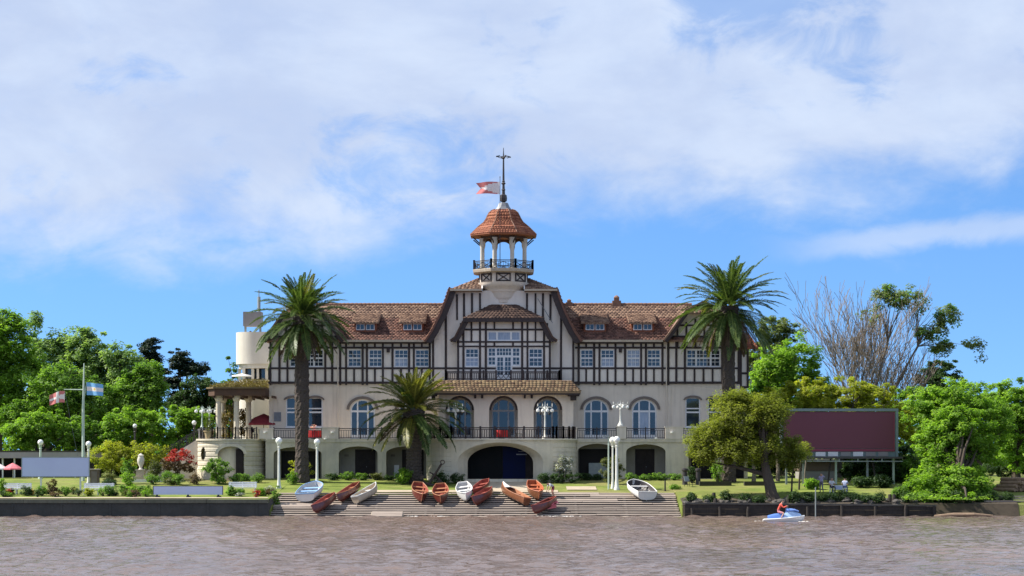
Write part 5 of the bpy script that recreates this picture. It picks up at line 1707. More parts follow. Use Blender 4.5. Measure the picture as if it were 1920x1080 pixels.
def chair(x, y, rz, label):
    root = empty('terrace_chair', (x, y, FLOOR), rz, label, 'chair', 'dark chairs on the terrace')
    mb = MB(); mb.box(-.22, .22, -.22, .22, .43, .47); mb.build('seat', 'dark_iron', root)
    mb = MB(); mb.box(-.22, .22, .20, .24, .62, .95)
    for sx in (-.21, .21): mb.bar((sx, .22, .47), (sx, .25, .97), .035)
    mb.build('backrest', 'dark_iron', root)
    for sx in (-.2, .2):
        for sy in (-.2, .2):
            g = MB(); g.bar((sx, sy, 0), (sx, sy, .428), .035, up=(0, 1, 0)); g.build('leg', 'dark_iron', root)
chair(DX(964, -6.5), -6.4, 1.2, 'dark chair beside the small red table on the terrace')
chair(DX(973, -6.2), -5.6, 1.9, 'dark chair standing back by the middle arch of the porch')
# potted plant and red awning on the veranda
root = empty('terrace_planter', (DX(392, -4.2), -4.3, FLOOR), 0, 'ochre clay planter with a bush beside the veranda column', 'planter')
mb = MB(); mb.lathe([(.30, 0), (.42, .6), (.50, .66), (.50, .74), (.44, .74), (.40, .66), (.02, .64)], (0, 0, 0), 14); mb.build('pot', 'terracotta_pot', root, smooth=True)
leafmat('leaf_olive', (.035, .05, .015), (.085, .105, .028), (.17, .18, .05), .3)
P, var, C_, o_ = clump_points([(0, 0, 1.35, .45, .45, .8)], 30, 700, .22, 8)
link(bpy.data.objects.new('foliage', leaves_mesh('foliage', P, .13, 'leaf_olive', .4, var, .5, 4)), root)
root = empty('awning_umbrella', (DX(494, 1.0), 1.2, FLOOR), 0, 'dark red parasol opened under the veranda roof', 'parasol')
mb = MB(); mb.tube([(0, 0, 0), (0, 0, 2.3)], .035, n=6); mb.build('pole', 'dark_iron', root)
mb = MB(); mb.lathe([(1.75, 1.35), (1.7, 1.5), (.9, 2.05), (.02, 2.42)], (0, 0, 0), 8); mb.build('canopy', 'dark_red_cloth', root)
for k in range(2):
    chair(DX(478 + k * 14, -1), -1.2, 1 + k, 'dark chair under the veranda roof beside the dark red parasol')

# ---------------------------------------------------------------- veranda (pergola) at the left end
ver = empty('veranda', (DX(445, 1), 1.0, FLOOR), 0, 'open veranda with white columns under a planted brown roof', 'veranda')
V_ = lambda o: rel(o, ver)
x0v, x1v = DX(390, -2.5), XL - .03
zr0, zr1 = DZ(739, -2.5), DZ(729, -2.5)
mb = MB(); mb.slab([(x0v, -2.2), (x0v + .7, -3.2), (x1v, -3.2), (x1v, 6), (x0v, 6)], zr0 - .15, zr1); V_(mb.build('roof_slab', 'fascia_brown'))
mb = MB(); mb.slab([(x0v - .2, -2.3), (x0v + .6, -3.4), (x1v, -3.4), (x1v, 6.2), (x0v - .2, 6.2)], zr1 + .002, zr1 + .14); V_(mb.build('roof_edge', 'thatch'))
for k in range(7):
    mb = MB(); xx = x0v + .5 + k * .9; mb.box(xx, xx + .14, -2.9, 5.5, zr0 - .36, zr0 - .152); V_(mb.build('rafter', 'fascia_brown'))
for px, y in ((410, -2.2), (443.5, -2.4), (466, 0.4), (418, 3.6)):
    mb = MB(); x = DX(px, y)
    mb.lathe([(.34, FLOOR), (.34, FLOOR + .15), (.27, FLOOR + .22), (.25, zr0 - .65), (.30, zr0 - .6), (.38, zr0 - .42), (.38, zr0 - .152)], (x, y, 0), 14); V_(mb.build('column', 'plaster_low', smooth=True))
leafmat('leaf_dry', (.085, .06, .025), (.17, .125, .05), (.22, .19, .07), .25)
xs_ = RNG.uniform(x0v + .2, x1v - .05, 5200); ys_ = RNG.uniform(-3.1, 5.5, 5200)
hh = .15 + .75 * (1 - np.exp(-(xs_ - x0v) / 2.2))
P = np.stack([xs_, ys_, zr1 + .14 + RNG.uniform(0, 1, 5200) ** 1.4 * hh], 1)
o = bpy.data.objects.new('roof_planting', leaves_mesh('roof_planting', P, .22, 'leaf_dry', .2, None, .3, 6)); o['kind'] = 'stuff'; link(o); V_(o)
# climbing plants on the veranda back
P, var, C_, o_ = clump_points([(DX(428, 2), 2.6, FLOOR + 1.7, 1.0, .4, 1.7), (DX(455, 3), 3.2, FLOOR + 1.7, .8, .4, 1.7)], 70, 2600, .4, 12, .2)
o = bpy.data.objects.new('climbing_plant', leaves_mesh('climbing_plant', P, .2, 'leaf_dry', .2, var, .5, 7)); link(o); V_(o)

# ---------------------------------------------------------------- white annex tower behind the left end
AY = 9.0
an = empty('annex_tower', (DX(475, AY), AY + 2, 2.8), 0, 'white rounded annex tower with grey roof tank behind the left end of the clubhouse', 'tower')
A_ = lambda o: rel(o, an)
ax0, ax1 = DX(438, AY), DX(520, AY)
def rr_loop(x0, x1, y0, y1, r, n=10):
    pts = []
    for k in range(n + 1):
        t = PI + PI / 2 * k / n; pts.append((x0 + r + r * math.cos(t), y0 + r + r * math.sin(t)))
    return pts + [(x1, y0), (x1, y1), (x0, y1)]
mb = MB(); mb.slab(rr_loop(ax0, ax1, AY, AY + 6, 1.9), DZ(682, AY), DZ(622, AY)); A_(mb.build('upper_drum', 'annex', smooth=True))
mb = MB(); mb.slab(rr_loop(ax0 + .25, ax1, AY + .25, AY + 6, 1.8), DZ(690, AY), DZ(682, AY) - .002)
mb.slab(rr_loop(ax0 + .25, ax1, AY + .25, AY + 6, 1.8), 2.6, DZ(712, AY)); A_(mb.build('lower_drum', 'annex', smooth=True))
for k, px in enumerate((442, 453, 470, 480, 496)):
    y = AY + (1.6 if k == 0 else .5)
    mb = MB(); mb.box(DX(px, AY), DX(px + (5 if k != 3 else 4), AY), y, y + .3, DZ(712, AY) + .001, DZ(690, AY) - .001); A_(mb.build('mullion_post', 'annex'))
mb = MB(); mb.box(ax0 + .9, ax1, AY + 1.6, AY + 1.7, DZ(712, AY) + .001, DZ(690, AY) - .001); A_(mb.build('dark_glazing', 'glass'))
mb = MB(); mb.lathe([(1.05, DZ(707, AY)), (.95, DZ(706, AY) + .06), (.4, DZ(703, AY)), (.02, DZ(701, AY))], (DX(453, AY - 1.5), AY - 1.2, 0), 16); A_(mb.build('skylight_dome', 'white_paint', smooth=True))
mb = MB(); mb.box(DX(457, AY + 2), DX(491, AY + 2), AY + 1.5, AY + 3.0, DZ(612, AY + 2), DZ(585, AY + 2)); A_(mb.build('roof_tank', 'grey_panel'))
for px in (460, 488):
    mb = MB(); mb.box(DX(px, AY + 2) - .1, DX(px, AY + 2) + .1, AY + 2, AY + 2.2, DZ(622, AY), DZ(612, AY + 2) - .001); A_(mb.build('tank_leg', 'grey_iron'))
mb = MB(); mb.tube([(DX(485, AY + 2), AY + 2.2, DZ(585, AY + 2)), (DX(485, AY + 2), AY + 2.2, DZ(556, AY + 2))], .16, n=8); mb.tube([(DX(485, AY + 2), AY + 2.2, DZ(556, AY + 2)), (DX(485, AY + 2), AY + 2.2, DZ(543, AY + 2))], .05, n=6)
A_(mb.build('mast', 'grey_iron'))
mb = MB(); mb.lathe([(.12, 0), (.1, .12), (.02, .16)], (DX(467, AY), AY + 1, DZ(622, AY) + .001), 8); A_(mb.build('roof_vent', 'dark_iron'))

# ---------------------------------------------------------------- pennant above the cupola
fp = empty('cupola_flagpole', (DX(937.5, -2.2), -2.0, zK(507.5)), 0, 'thin flagpole rising from the cupola gallery', 'flagpole')
zp = zK(340) - zK(507.5)
mb = MB(); mb.tube([(0, 0, 0), (0, 0, zp)], [.04, .025], n=6); mb.build('pole', 'dark_iron', fp)
mb = MB(); mb.lathe([(.02, 0), (.06, .05), (.02, .1)], (0, 0, zp), 8); mb.build('finial', 'dark_iron', fp)
def flag_mesh(w, h, fn_col, nx=22, nz=10, amp=.12, droop=0.0, swallow=0.0, seed=0):
    mb = MB()
    for i in range(nx + 1):
        u = i / nx
        for j in range(nz + 1):
            v = j / nz
            cut = swallow * w * (1 - abs(v - .5) * 2) * u
            mb.v.append((-(u * w - cut), amp * math.sin(u * 7 + v * 1.3 + seed) * u ** .6, (v - 1) * h * (1 - .10 * u) - droop * u * u * w + .06 * math.sin(u * 5 + seed) * u))
    for i in range(nx):
        for j in range(nz):
            mb.curmi = fn_col((i + .5) / nx, (j + .5) / nz)
            a = i * (nz + 1) + j
            mb.face([a, a + nz + 1, a + nz + 2, a + 1])
    return mb
mat('flag_red', (.62, .20, .19), (.55, .16, .16), rough=.8, scale=5); mat('flag_white', (.78, .70, .68), (.74, .66, .64), rough=.8, scale=5); mat('flag_blue', (.18, .42, .72), (.16, .38, .68), rough=.8, scale=5)
fl = flag_mesh(2.2, 1.15, lambda u, v: 0 if (abs(v - .5) * 2 > 1 - u * .95 or u > .8) and abs(v - .62 + .1 * u) > .05 else 1, swallow=.2, droop=.02).build('swallowtail_pennant', ['flag_red', 'flag_white'], None, (DX(937.5, -2.2) - .04, -2.0, zK(348)), None, True)
tag(fl, 'faded red and white swallowtail pennant flying beside the cupola spire', 'flag')
# ================================================================== VEGETATION
leafmat('leaf_bright', (.068, .14, .016), (.165, .28, .038), (.28, .40, .08), .52)
leafmat('leaf_mid', (.048, .112, .018), (.115, .21, .036), (.20, .31, .068), .48)
leafmat('leaf_pale', (.09, .155, .06), (.185, .27, .11), (.31, .40, .20), .48)
leafmat('leaf_dark', (.016, .04, .012), (.036, .075, .02), (.07, .115, .036), .3)
leafmat('leaf_pine', (.010, .022, .016), (.020, .040, .026), (.04, .062, .036), .15)
leafmat('leaf_yellow', (.13, .15, .017), (.26, .28, .032), (.38, .37, .07), .52)
leafmat('leaf_feather', (.075, .095, .018), (.165, .185, .036), (.26, .27, .065), .52)
leafmat('leaf_grey', (.075, .105, .045), (.14, .175, .075), (.23, .26, .125), .45)
leafmat('leaf_red', (.16, .012, .012), (.40, .03, .03), (.55, .08, .05), .3)
leafmat('leaf_brown', (.05, .035, .015), (.10, .065, .03), (.16, .10, .05), .25)
leafmat('leaf_white', (.10, .13, .07), (.40, .40, .40), (.65, .63, .66), .25)
leafmat('palm_green', (.034, .062, .02), (.072, .115, .032), (.15, .19, .065), .28, .42)
leafmat('palm_gold', (.08, .09, .02), (.16, .16, .035), (.26, .24, .06), .25, .45)
leafmat('palm_dry', (.055, .035, .03), (.11, .075, .06), (.19, .14, .10), .15, .8)

ADJ = dict(leaf_dark='dark green', leaf_mid='mid green', leaf_bright='bright green', leaf_olive='olive green', leaf_white='white-flowered', leaf_red='red-flowered', leaf_brown='brownish', leaf_yellow='yellow green')
# ---- palms
def frond_mesh(name, L, bend, m, seed, npair=86, leaf=.52, curl=.6):
    rg = np.random.default_rng(seed)
    S = 16
    pts = [np.zeros(3)]; dirs = []
    for i in range(S):
        a = -bend * ((i + .5) / S) ** 1.3
        d = np.array([math.cos(a), 0, math.sin(a)]); dirs.append(d)
        pts.append(pts[-1] + d * L / S)
    pts = np.array(pts); dirs.append(dirs[-1]); dirs = np.array(dirs)
    V, Fq, var = [], [], []
    for i in range(S):                                    # rachis
        b = len(V); w0, w1 = .075 * (1 - .85 * i / S), .075 * (1 - .85 * (i + 1) / S)
        up0 = np.array([-dirs[i][2], 0, dirs[i][0]])
        V += [pts[i] + [0, w0, 0], pts[i] - [0, w0, 0], pts[i + 1] - [0, w1, 0], pts[i + 1] + [0, w1, 0]]
        Fq.append([b, b + 1, b + 2, b + 3]); var.append(.9)
    for k in range(npair):
        s = .10 + .90 * (k + .5) / npair
        f = s * S; i = min(S - 1, int(f)); p = pts[i] + (pts[i + 1] - pts[i]) * (f - i)
        d = dirs[i]; up = np.array([-d[2], 0, d[0]])
        ll = leaf * (math.sin(PI * min(1, s * .80 + .16))) ** .7 * rg.uniform(.85, 1.12)
        for side in (-1, 1):
            fw = .55 + .55 * s + rg.normal(0, .10)
            lift = .42 - .25 * s + rg.normal(0, .16)
            dr = d * fw + np.array([0, side * 1.0, 0]) + up * lift
            dr /= np.linalg.norm(dr)
            wv = np.cross(dr, up); wv /= np.linalg.norm(wv) + 1e-9
            w = .040
            mid = p + dr * ll * .5
            tip = p + dr * ll + np.array([0, 0, -curl * ll * .28])
            b = len(V)
            V += [p, mid + wv * w, tip, mid - wv * w]
            Fq.append([b, b + 1, b + 2, b + 3]); var.append(rg.uniform(0, .85) * (.75 + .25 * s))
    Fq = np.array(Fq)
    return np_mesh(name, np.array(V), Fq.ravel(), np.arange(len(Fq)) * 4, np.full(len(Fq), 4), m, np.array(var))
def palm(label, px, pyb, Y, py_crown, trunk_px, Lpx, nf, seed, gold=.1, dry=.12, lean=0.0, top_px=None, spread=1.0):
    s = MS(Y); x, z0 = DX(px, Y), ground_z(DX(px, Y), Y)
    root = empty('palm_tree', (x, Y, z0), 0, label, 'palm tree', 'date palms on the lawn')
    H = DZ(py_crown, Y) - z0
    rg = random.Random(seed)
    r = trunk_px * s / 2
    mb = MB()
    n, rings = 20, 84
    for i in range(rings + 1):
        u = i / rings; z = -0.2 + (H + .2) * u
        rr = r * (1.18 - .18 * min(1, u * 5))
        if u > .74: rr *= 1 + .38 * math.sin((u - .74) / .26 * PI * .75)
        rr *= 1 + .06 * math.sin(u * 9 + seed)
        for k in range(n):
            t = 2 * PI * (k + .5 * (i % 4 > 1)) / n
            bump = 1 + (.06 if ((i // 2 + k) % 2) else -.04) + .03 * math.sin(i * 1.7 + seed) + rg.uniform(-.04, .04)
            if u > .82: bump += rg.uniform(-.02, .10)
            mb.v.append((rr * bump * math.cos(t) + lean * u * u, rr * bump * math.sin(t), z))
    for i in range(rings):
        for k in range(n):
            k2 = (k + 1) % n
            mb.face([i * n + k, i * n + k2, (i + 1) * n + k2, (i + 1) * n + k])
    mb.face([rings * n + k for k in range(n)])
    mb.build('trunk', 'palm_bark', root, recalc=False)
    L = Lpx * s
    meshes = {}
    for i, bend in enumerate((.30, .5, .75, .95, 1.15)):
        for mname in ('palm_green', 'palm_gold', 'palm_dry'):
            meshes[(i, mname)] = frond_mesh('frond', L, bend, mname, seed * 7 + i, leaf=.62, curl=.9 if mname == 'palm_dry' else .55)
    ga = PI * (3 - math.sqrt(5))
    for k in range(nf):
        u = (k + .5) / nf
        el = 84 - 140 * u ** .95 * spread + rg.uniform(-7, 7)
        az = k * ga + rg.uniform(-.2, .2)
        if el < -62: el = -62 + rg.uniform(-6, 6)
        cls = min(4, max(0, int(0.3 + 3.2 * math.cos(R(el - 5)) * rg.uniform(.7, 1.25))))
        if el < -25: cls = min(cls, 1)
        mn = 'palm_green'
        if u > 1 - dry and rg.random() < .85: mn = 'palm_dry'
        elif rg.random() < gold * (1.6 if u < .55 else .7): mn = 'palm_gold'
        o = bpy.data.objects.new('frond', meshes[(cls, mn)])
        o.parent = root
        rb = r * (.55 if el > 40 else .95)
        zz = H - .15 + .45 * math.sin(R(el)) - (.0 if el > 0 else .25)
        o.location = (math.cos(az) * rb * max(.15, math.cos(R(el))) + lean, math.sin(az) * rb * max(.15, math.cos(R(el))), zz)
        o.rotation_euler = Euler((rg.uniform(-.35, .35), -R(el), az), 'XYZ')
        sc = rg.uniform(.86, 1.06) * (.82 if el > 66 else 1.0) * (.78 if mn == 'palm_dry' else 1)
        o.scale = (sc, sc, sc)
        col.objects.link(o)
    # leaf-base boots
    for k in range(26):
        t = k * ga; zz = H - .2 - rg.uniform(.1, 1.5)
        g = MB(); d = Vector((math.cos(t), math.sin(t), 0))
        p = d * r * 1.05 + Vector((lean, 0, zz)); g.bar(p, p + d * rg.uniform(.12, .28) + Vector((0, 0, rg.uniform(.2, .4))), rg.uniform(.10, .16), .06)
        g.build('leaf_base', 'palm_bark' if k % 3 else 'thatch', root)
    return root
palm('tall date palm left of the middle, thick dark trunk before the left terrace railing', 566, 890, -7.5, 594, 25, 97, 102, 3, gold=.06, dry=.16)
palm('tallest date palm with a broad crown behind the feathery bank tree', 1366, 890, -7.0, 574, 25, 108, 114, 5, gold=.10, dry=.15)
palm('short date palm with a golden heart beside the anchor', 776, 890, -8.0, 768, 29, 96, 80, 8, gold=.5, dry=.04, spread=.86)

# ---- trees
def lb(px, py, Y, rx, rz, dep=.8):
    s = MS(Y); return (DX(px, Y), Y, DZ(py, Y), rx * s, rx * s * dep, rz * s)
def gb(px, Y): x = DX(px, Y); return (x, Y, ground_z(x, Y))
BG = 'trees behind the left garden'
broad_tree('broadleaf_tree', 'tall bright green tree at the far left edge behind the pavilion', 'tree', gb(-5, 26),
           [lb(-25, 640, 26, 55, 58), lb(25, 650, 26, 45, 62), lb(15, 605, 26, 28, 26), lb(50, 720, 26, 52, 60), lb(-10, 740, 26, 60, 60)], 'leaf_bright', 260, 15000, 1.0, .36, .55, seed=1, group=BG, shell=.45)
broad_tree('poplar_tree', 'silvery green poplar with a lone tufted top shoot', 'tree', gb(85, 40),
           [lb(66, 603, 40, 14, 22), lb(66, 630, 40, 8, 20), lb(95, 680, 40, 52, 55), lb(130, 665, 40, 45, 48), lb(100, 750, 40, 60, 60)], 'leaf_pale', 240, 14000, .95, .36, .5, seed=2, group=BG, shell=.4)
broad_tree('poplar_tree', 'silvery green poplar rising behind the flag mast', 'tree', gb(185, 38),
           [lb(168, 665, 38, 40, 45), lb(160, 632, 38, 18, 20), lb(205, 700, 38, 42, 42), lb(175, 745, 38, 60, 60)], 'leaf_pale', 220, 13000, .95, .36, .5, seed=3, group=BG, shell=.4)
broad_tree('poplar_tree', 'lower pale green poplar standing left of the dark pines', 'tree', gb(240, 36),
           [lb(238, 690, 36, 32, 36), lb(215, 668, 36, 22, 26), lb(255, 730, 36, 40, 48)], 'leaf_pale', 150, 8000, .9, .34, .4, seed=4, group=BG, shell=.4)
broad_tree('broadleaf_tree', 'dense mid green tree under the dark pines', 'tree', gb(262, 24),
           [lb(270, 735, 24, 42, 52), lb(235, 760, 24, 45, 50), lb(280, 700, 24, 24, 24)], 'leaf_mid', 170, 10000, .85, .32, .4, seed=5, group=BG)
broad_tree('broadleaf_tree', 'shaded green tree filling the gap behind the flag mast', 'tree', gb(130, 22),
           [lb(110, 740, 22, 60, 60), lb(170, 760, 22, 50, 55), lb(60, 790, 22, 60, 40)], 'leaf_mid', 180, 11000, .9, .32, .4, seed=6, group=BG)
broad_tree('pine_tree', 'dark pine with a narrow ragged crown', 'tree', gb(284, 52), [lb(283, 652, 52, 22, 22), lb(276, 680, 52, 26, 18), lb(295, 700, 52, 24, 24), lb(286, 735, 52, 18, 25)], 'leaf_pine', 90, 7000, .75, .30, .35, seed=7, group=BG, shell=.3, squash=.45)
broad_tree('pine_tree', 'dark wide pine with a branch reaching towards the clubhouse', 'tree', gb(338, 50),
           [lb(338, 680, 50, 26, 24), lb(360, 692, 50, 30, 14), lb(376, 690, 50, 14, 7), lb(325, 720, 50, 20, 24), lb(335, 760, 50, 30, 30)], 'leaf_pine', 110, 8500, .75, .30, .4, seed=8, group=BG, shell=.3, squash=.45)
broad_tree('broadleaf_tree', 'round dark green tree behind the veranda', 'tree', gb(372, 22), [lb(376, 738, 22, 38, 34), lb(350, 765, 22, 35, 35), lb(405, 760, 22, 25, 30)], 'leaf_dark', 120, 8000, .7, .30, .4, seed=9, group=BG)
broad_tree('broadleaf_tree', 'slim green tree showing between veranda and annex tower', 'tree', gb(436, 24), [lb(434, 690, 24, 10, 24), lb(440, 750, 24, 40, 45)], 'leaf_mid', 60, 3500, .6, .30, .25, seed=10, group=BG)
broad_tree('broadleaf_tree', 'light green bushy tree above the lilac billboard', 'tree', gb(78, 8), [lb(75, 800, 8, 52, 34), lb(40, 815, 8, 40, 28), lb(118, 812, 8, 36, 30)], 'leaf_bright', 140, 9000, .55, .26, .25, seed=11, group=BG)
broad_tree('broadleaf_tree', 'light green bushy tree behind the dark garden lamp', 'tree', gb(240, 9), [lb(232, 802, 9, 40, 36), lb(268, 800, 9, 34, 34), lb(210, 830, 9, 30, 24)], 'leaf_bright', 130, 8500, .55, .26, .25, seed=12, group=BG)
broad_tree('broadleaf_tree', 'light green bushy tree behind the outer stair', 'tree', gb(330, 10), [lb(325, 795, 10, 42, 34), lb(362, 790, 10, 34, 30), lb(345, 835, 10, 45, 30)], 'leaf_bright', 130, 8500, .55, .26, .25, seed=13, group=BG)
broad_tree('broadleaf_tree', 'dark green tree between lilac billboard and garden lamp', 'tree', gb(165, 10), [lb(165, 810, 10, 45, 30), lb(140, 830, 10, 30, 25)], 'leaf_mid', 90, 5500, .5, .26, .22, seed=14, group=BG)
for i, (px, l) in enumerate(((205, 'yellow green feathery bush beside the lilac billboard'), (272, 'yellow green feathery bush below the dark garden lamp'))):
    shrub('feathery_bush', l, DX(px, -1.5), -1.5, 2.7, 1.4, 2.9 if i == 0 else 3.2, 'leaf_yellow', 6500, .18, 60 + i, 'yellow green bushes in the left garden', cr=.5, nclump=70, lift=.35)

RG = 'trees behind the billboard'
# front bank tree with feathery foliage
fy = -18.5
broad_tree('feathery_tree', 'olive green feathery tree with a stout dark trunk on the right bank', 'tree', gb(1451, -20.3),
           [lb(1395, 785, fy, 74, 44), lb(1345, 828, fy, 54, 42), lb(1440, 778, fy, 48, 40), lb(1312, 838, fy, 30, 30), lb(1405, 842, fy, 70, 32), lb(1462, 838, fy, 40, 34), lb(1488, 858, fy, 26, 22), lb(1375, 752, fy, 38, 22)],
           'leaf_feather', 380, 36000, .78, .21, .55, seed=21, shell=.35, limbs=12, up=1.1, trunk_frac=.42, squash=.8, aspect=.35)
broad_tree('broadleaf_tree', 'yellow green tree standing between tallest palm and bare tree', 'tree', gb(1465, 14), [lb(1452, 700, 14, 44, 52), lb(1495, 680, 14, 44, 48), lb(1430, 745, 14, 40, 44), lb(1510, 740, 14, 50, 50)], 'leaf_bright', 230, 17000, .7, .28, .35, seed=22, group=RG)
broad_tree('broadleaf_tree', 'golden green rounded tree showing above the maroon billboard', 'tree', gb(1570, 2), [lb(1478, 752, 2, 46, 36), lb(1530, 738, 2, 52, 36), lb(1590, 740, 2, 54, 36), lb(1645, 752, 2, 44, 34), lb(1690, 790, 2, 30, 50), lb(1560, 800, 2, 100, 50)], 'leaf_yellow', 300, 22000, .6, .26, .35, seed=23, group=RG)
broad_tree('broadleaf_tree', 'large leafy green tree overhanging the water beside the maroon billboard', 'tree', gb(1800, -19.6),
           [lb(1745, 768, -13, 46, 42), lb(1790, 762, -13, 62, 46), lb(1850, 790, -14, 52, 54), lb(1770, 830, -15, 62, 50), lb(1825, 850, -16, 56, 52), lb(1750, 890, -18, 45, 40), lb(1800, 905, -19, 55, 36), lb(1775, 932, -20.5, 40, 20), lb(1730, 915, -20, 30, 24), lb(1835, 915, -20, 30, 26), lb(1715, 938, -22.3, 26, 14), lb(1765, 944, -22.6, 34, 12), lb(1820, 942, -22.6, 34, 14), lb(1800, 800, -17, 56, 40), lb(1790, 830, -17, 50, 50)],
           'leaf_bright', 480, 44000, .66, .25, .5, seed=24, shell=.4, limbs=24)
broad_tree('broadleaf_tree', 'green tree with trembling top shoots at the far right edge', 'tree', gb(1905, 2), [lb(1885, 765, 2, 42, 44), lb(1940, 770, 2, 46, 50), lb(1915, 825, 2, 60, 60), lb(1895, 726, 2, 10, 16), lb(1915, 724, 2, 8, 16), lb(1878, 730, 2, 8, 14)], 'leaf_bright', 240, 18000, .6, .26, .4, seed=25, group=RG)
broad_tree('broadleaf_tree', 'green tree behind the large leafy one, before the dark conifer', 'tree', gb(1840, 14), [lb(1830, 750, 14, 46, 38), lb(1875, 768, 14, 46, 44), lb(1710, 760, 14, 40, 40), lb(1770, 780, 14, 60, 60)], 'leaf_bright', 180, 13000, .6, .27, .35, seed=26, group=RG)
broad_tree('conifer_tree', 'dark conifer at the foot of the bare tree', 'tree', gb(1765, 40), [lb(1765, 700, 40, 34, 28), lb(1795, 725, 40, 22, 24), lb(1740, 715, 40, 26, 28), lb(1760, 760, 40, 45, 40)], 'leaf_dark', 120, 8000, .75, .30, .4, seed=27, group=RG, squash=.5)
broad_tree('broadleaf_tree', 'grey green tree behind the tallest palm', 'tree', gb(1450, 42), [lb(1450, 618, 42, 36, 26), lb(1485, 625, 42, 24, 22), lb(1440, 680, 42, 55, 50)], 'leaf_grey', 130, 8000, .8, .32, .4, seed=28, group=RG)
broad_tree('broadleaf_tree', 'dark leafy tree growing under the maroon billboard', 'tree', gb(1655, -7), [lb(1640, 875, -7, 40, 36), lb(1690, 870, -7, 36, 40), lb(1610, 880, -6, 30, 26)], 'leaf_dark', 130, 8000, .5, .22, .25, seed=29)

# ---- large bare tree with a few leafy boughs
def bare_tree():
    Y = 19.0
    s = MS(Y)
    base = gb(1610, Y)
    root = empty('bare_tree', base, 0, 'tall bare many-stemmed tree with leafy boughs on its right side', 'tree')
    rg = random.Random(17)
    trunk, twigs = MB(), MB()
    tips = []
    def grow(p, d, L, r, depth, green):
        segs = 4
        pts, rad = [p.copy()], [r]
        dd = d.copy()
        for i in range(segs):
            dd = (dd + Vector((rg.uniform(-1, 1), rg.uniform(-1, 1), rg.uniform(-.15, .55))) * .13).normalized()
            pts.append(pts[-1] + dd * L / segs); rad.append(max(.024, r * (1 - .42 * (i + 1) / segs)))
        (trunk if depth < 2 else twigs).tube(pts, rad, n=7 if depth < 1 else (5 if depth < 2 else 3), cap=False)
        if depth >= 5:
            tips.append((pts[-1], green)); return
        n = (3, 4, 3, 3, 2)[depth]
        for k in range(n):
            f = rg.uniform(.35, 1.0) if k else 1.0
            i = min(segs - 1, int(f * segs)); q = pts[i].lerp(pts[i + 1], f * segs - i)
            ax = Vector((rg.uniform(-1, 1), rg.uniform(-.8, .8), rg.uniform(-.1, .5)))
            nd = (dd + ax * (.72 if k else .25) + Vector((0, 0, .10))).normalized()
            grow(q, nd, L * rg.uniform(.58, .80), rad[i] * (.72 if k == 0 else .5), depth + 1, green)
    stems = [(1597, 500, .40), (1560, 505, .34), (1620, 480, .30), (1650, 510, .30), (1690, 540, .32), (1745, 590, .30), (1800, 640, .26), (1590, 560, .22), (1665, 590, .2)]
    for (px, py, r) in stems:
        t = Vector((DX(px, Y) - base[0], rg.uniform(-2, 2), DZ(py, Y) - base[2]))
        st = Vector((rg.uniform(-.9, .9) + (px - 1610) * s * .18, rg.uniform(-.5, .5), -.2))
        d = (t - st); L = d.length
        d.normalize(); d = (d + Vector((0, 0, .15))).normalized()
        grow(st, d, L * .325, r * .72, 0, px > 1680)
    trunk.build('trunk', 'bark_pale', root, smooth=True)
    twigs.build('twigs', 'bark_pale', root)
    lobes = [lb(1690, 560, Y, 42, 22), lb(1660, 548, Y, 22, 18), lb(1725, 575, Y, 24, 16), lb(1775, 590, Y, 26, 30), lb(1745, 620, Y, 36, 20), lb(1765, 650, Y, 28, 16), lb(1825, 640, Y, 24, 18), lb(1840, 660, Y, 12, 22), lb(1635, 590, Y, 24, 20)]
    L = [(l[0] - base[0], l[1] - base[1], l[2] - base[2], l[3], l[4], l[5]) for l in lobes]
    P, var, C_, out = clump_points(L, 120, 6800, .62, 33, .2)
    link(bpy.data.objects.new('crown', leaves_mesh('crown', P, .27, 'leaf_grey', .5, var, .5, 9, out)), root)
    P2, var2, C2, out2 = clump_points(L[:6], 60, 2600, .5, 34, .3)
    link(bpy.data.objects.new('crown', leaves_mesh('crown', P2, .27, 'leaf_mid', .5, var2, .5, 10, out2)), root)
    mb = MB()
    hubs = [Vector((DX(px, Y) - base[0], 0, DZ(py, Y) - base[2])) for px, py in ((1640, 690), (1665, 640), (1700, 690), (1735, 700), (1720, 650))]
    for h_ in hubs:
        st = Vector((rg.uniform(-.5, .9), 0, 1.0)); mid = st.lerp(h_, .5) + Vector((rg.uniform(-.4, .2), 0, .5)); mb.tube([st, mid, h_], [.17, .13, .09], n=6, cap=False)
    for c in list(C_)[::3]:
        e = Vector(c); st = min(hubs, key=lambda h_: (h_ - e).length)
        m1 = st.lerp(e, .35) + Vector((rg.uniform(-.3, .3), rg.uniform(-.3, .3), rg.uniform(.1, .5))); m2 = st.lerp(e, .7) + Vector((rg.uniform(-.3, .3), 0, rg.uniform(.1, .6)))
        mb.tube([st, m1, m2, e], [.06, .045, .03, .012], n=4, cap=False)
    mb.build('bough', 'bark_pale', root)
bare_tree()
# ---- far woods that close the view
def far_woods():
    lobes = []
    rg = random.Random(4)
    for k in range(64):
        x = -150 + k * 4.8; y = 62 + rg.uniform(-10, 10); h = rg.uniform(8, 11.0)
        lobes.append((x, y, 3 + h * .48, 3.8, 3.0, h * .52))
    P, var, C_, out = clump_points(lobes, 2800, 78000, 1.3, 3, .3)
    o = bpy.data.objects.new('distant_woods', leaves_mesh('distant_woods', P, .95, 'leaf_mid', .5, var, .6, 3, out))
    link(o); tag(o, 'distant mass of green woods behind the club grounds', 'woods', kind='stuff')
far_woods()

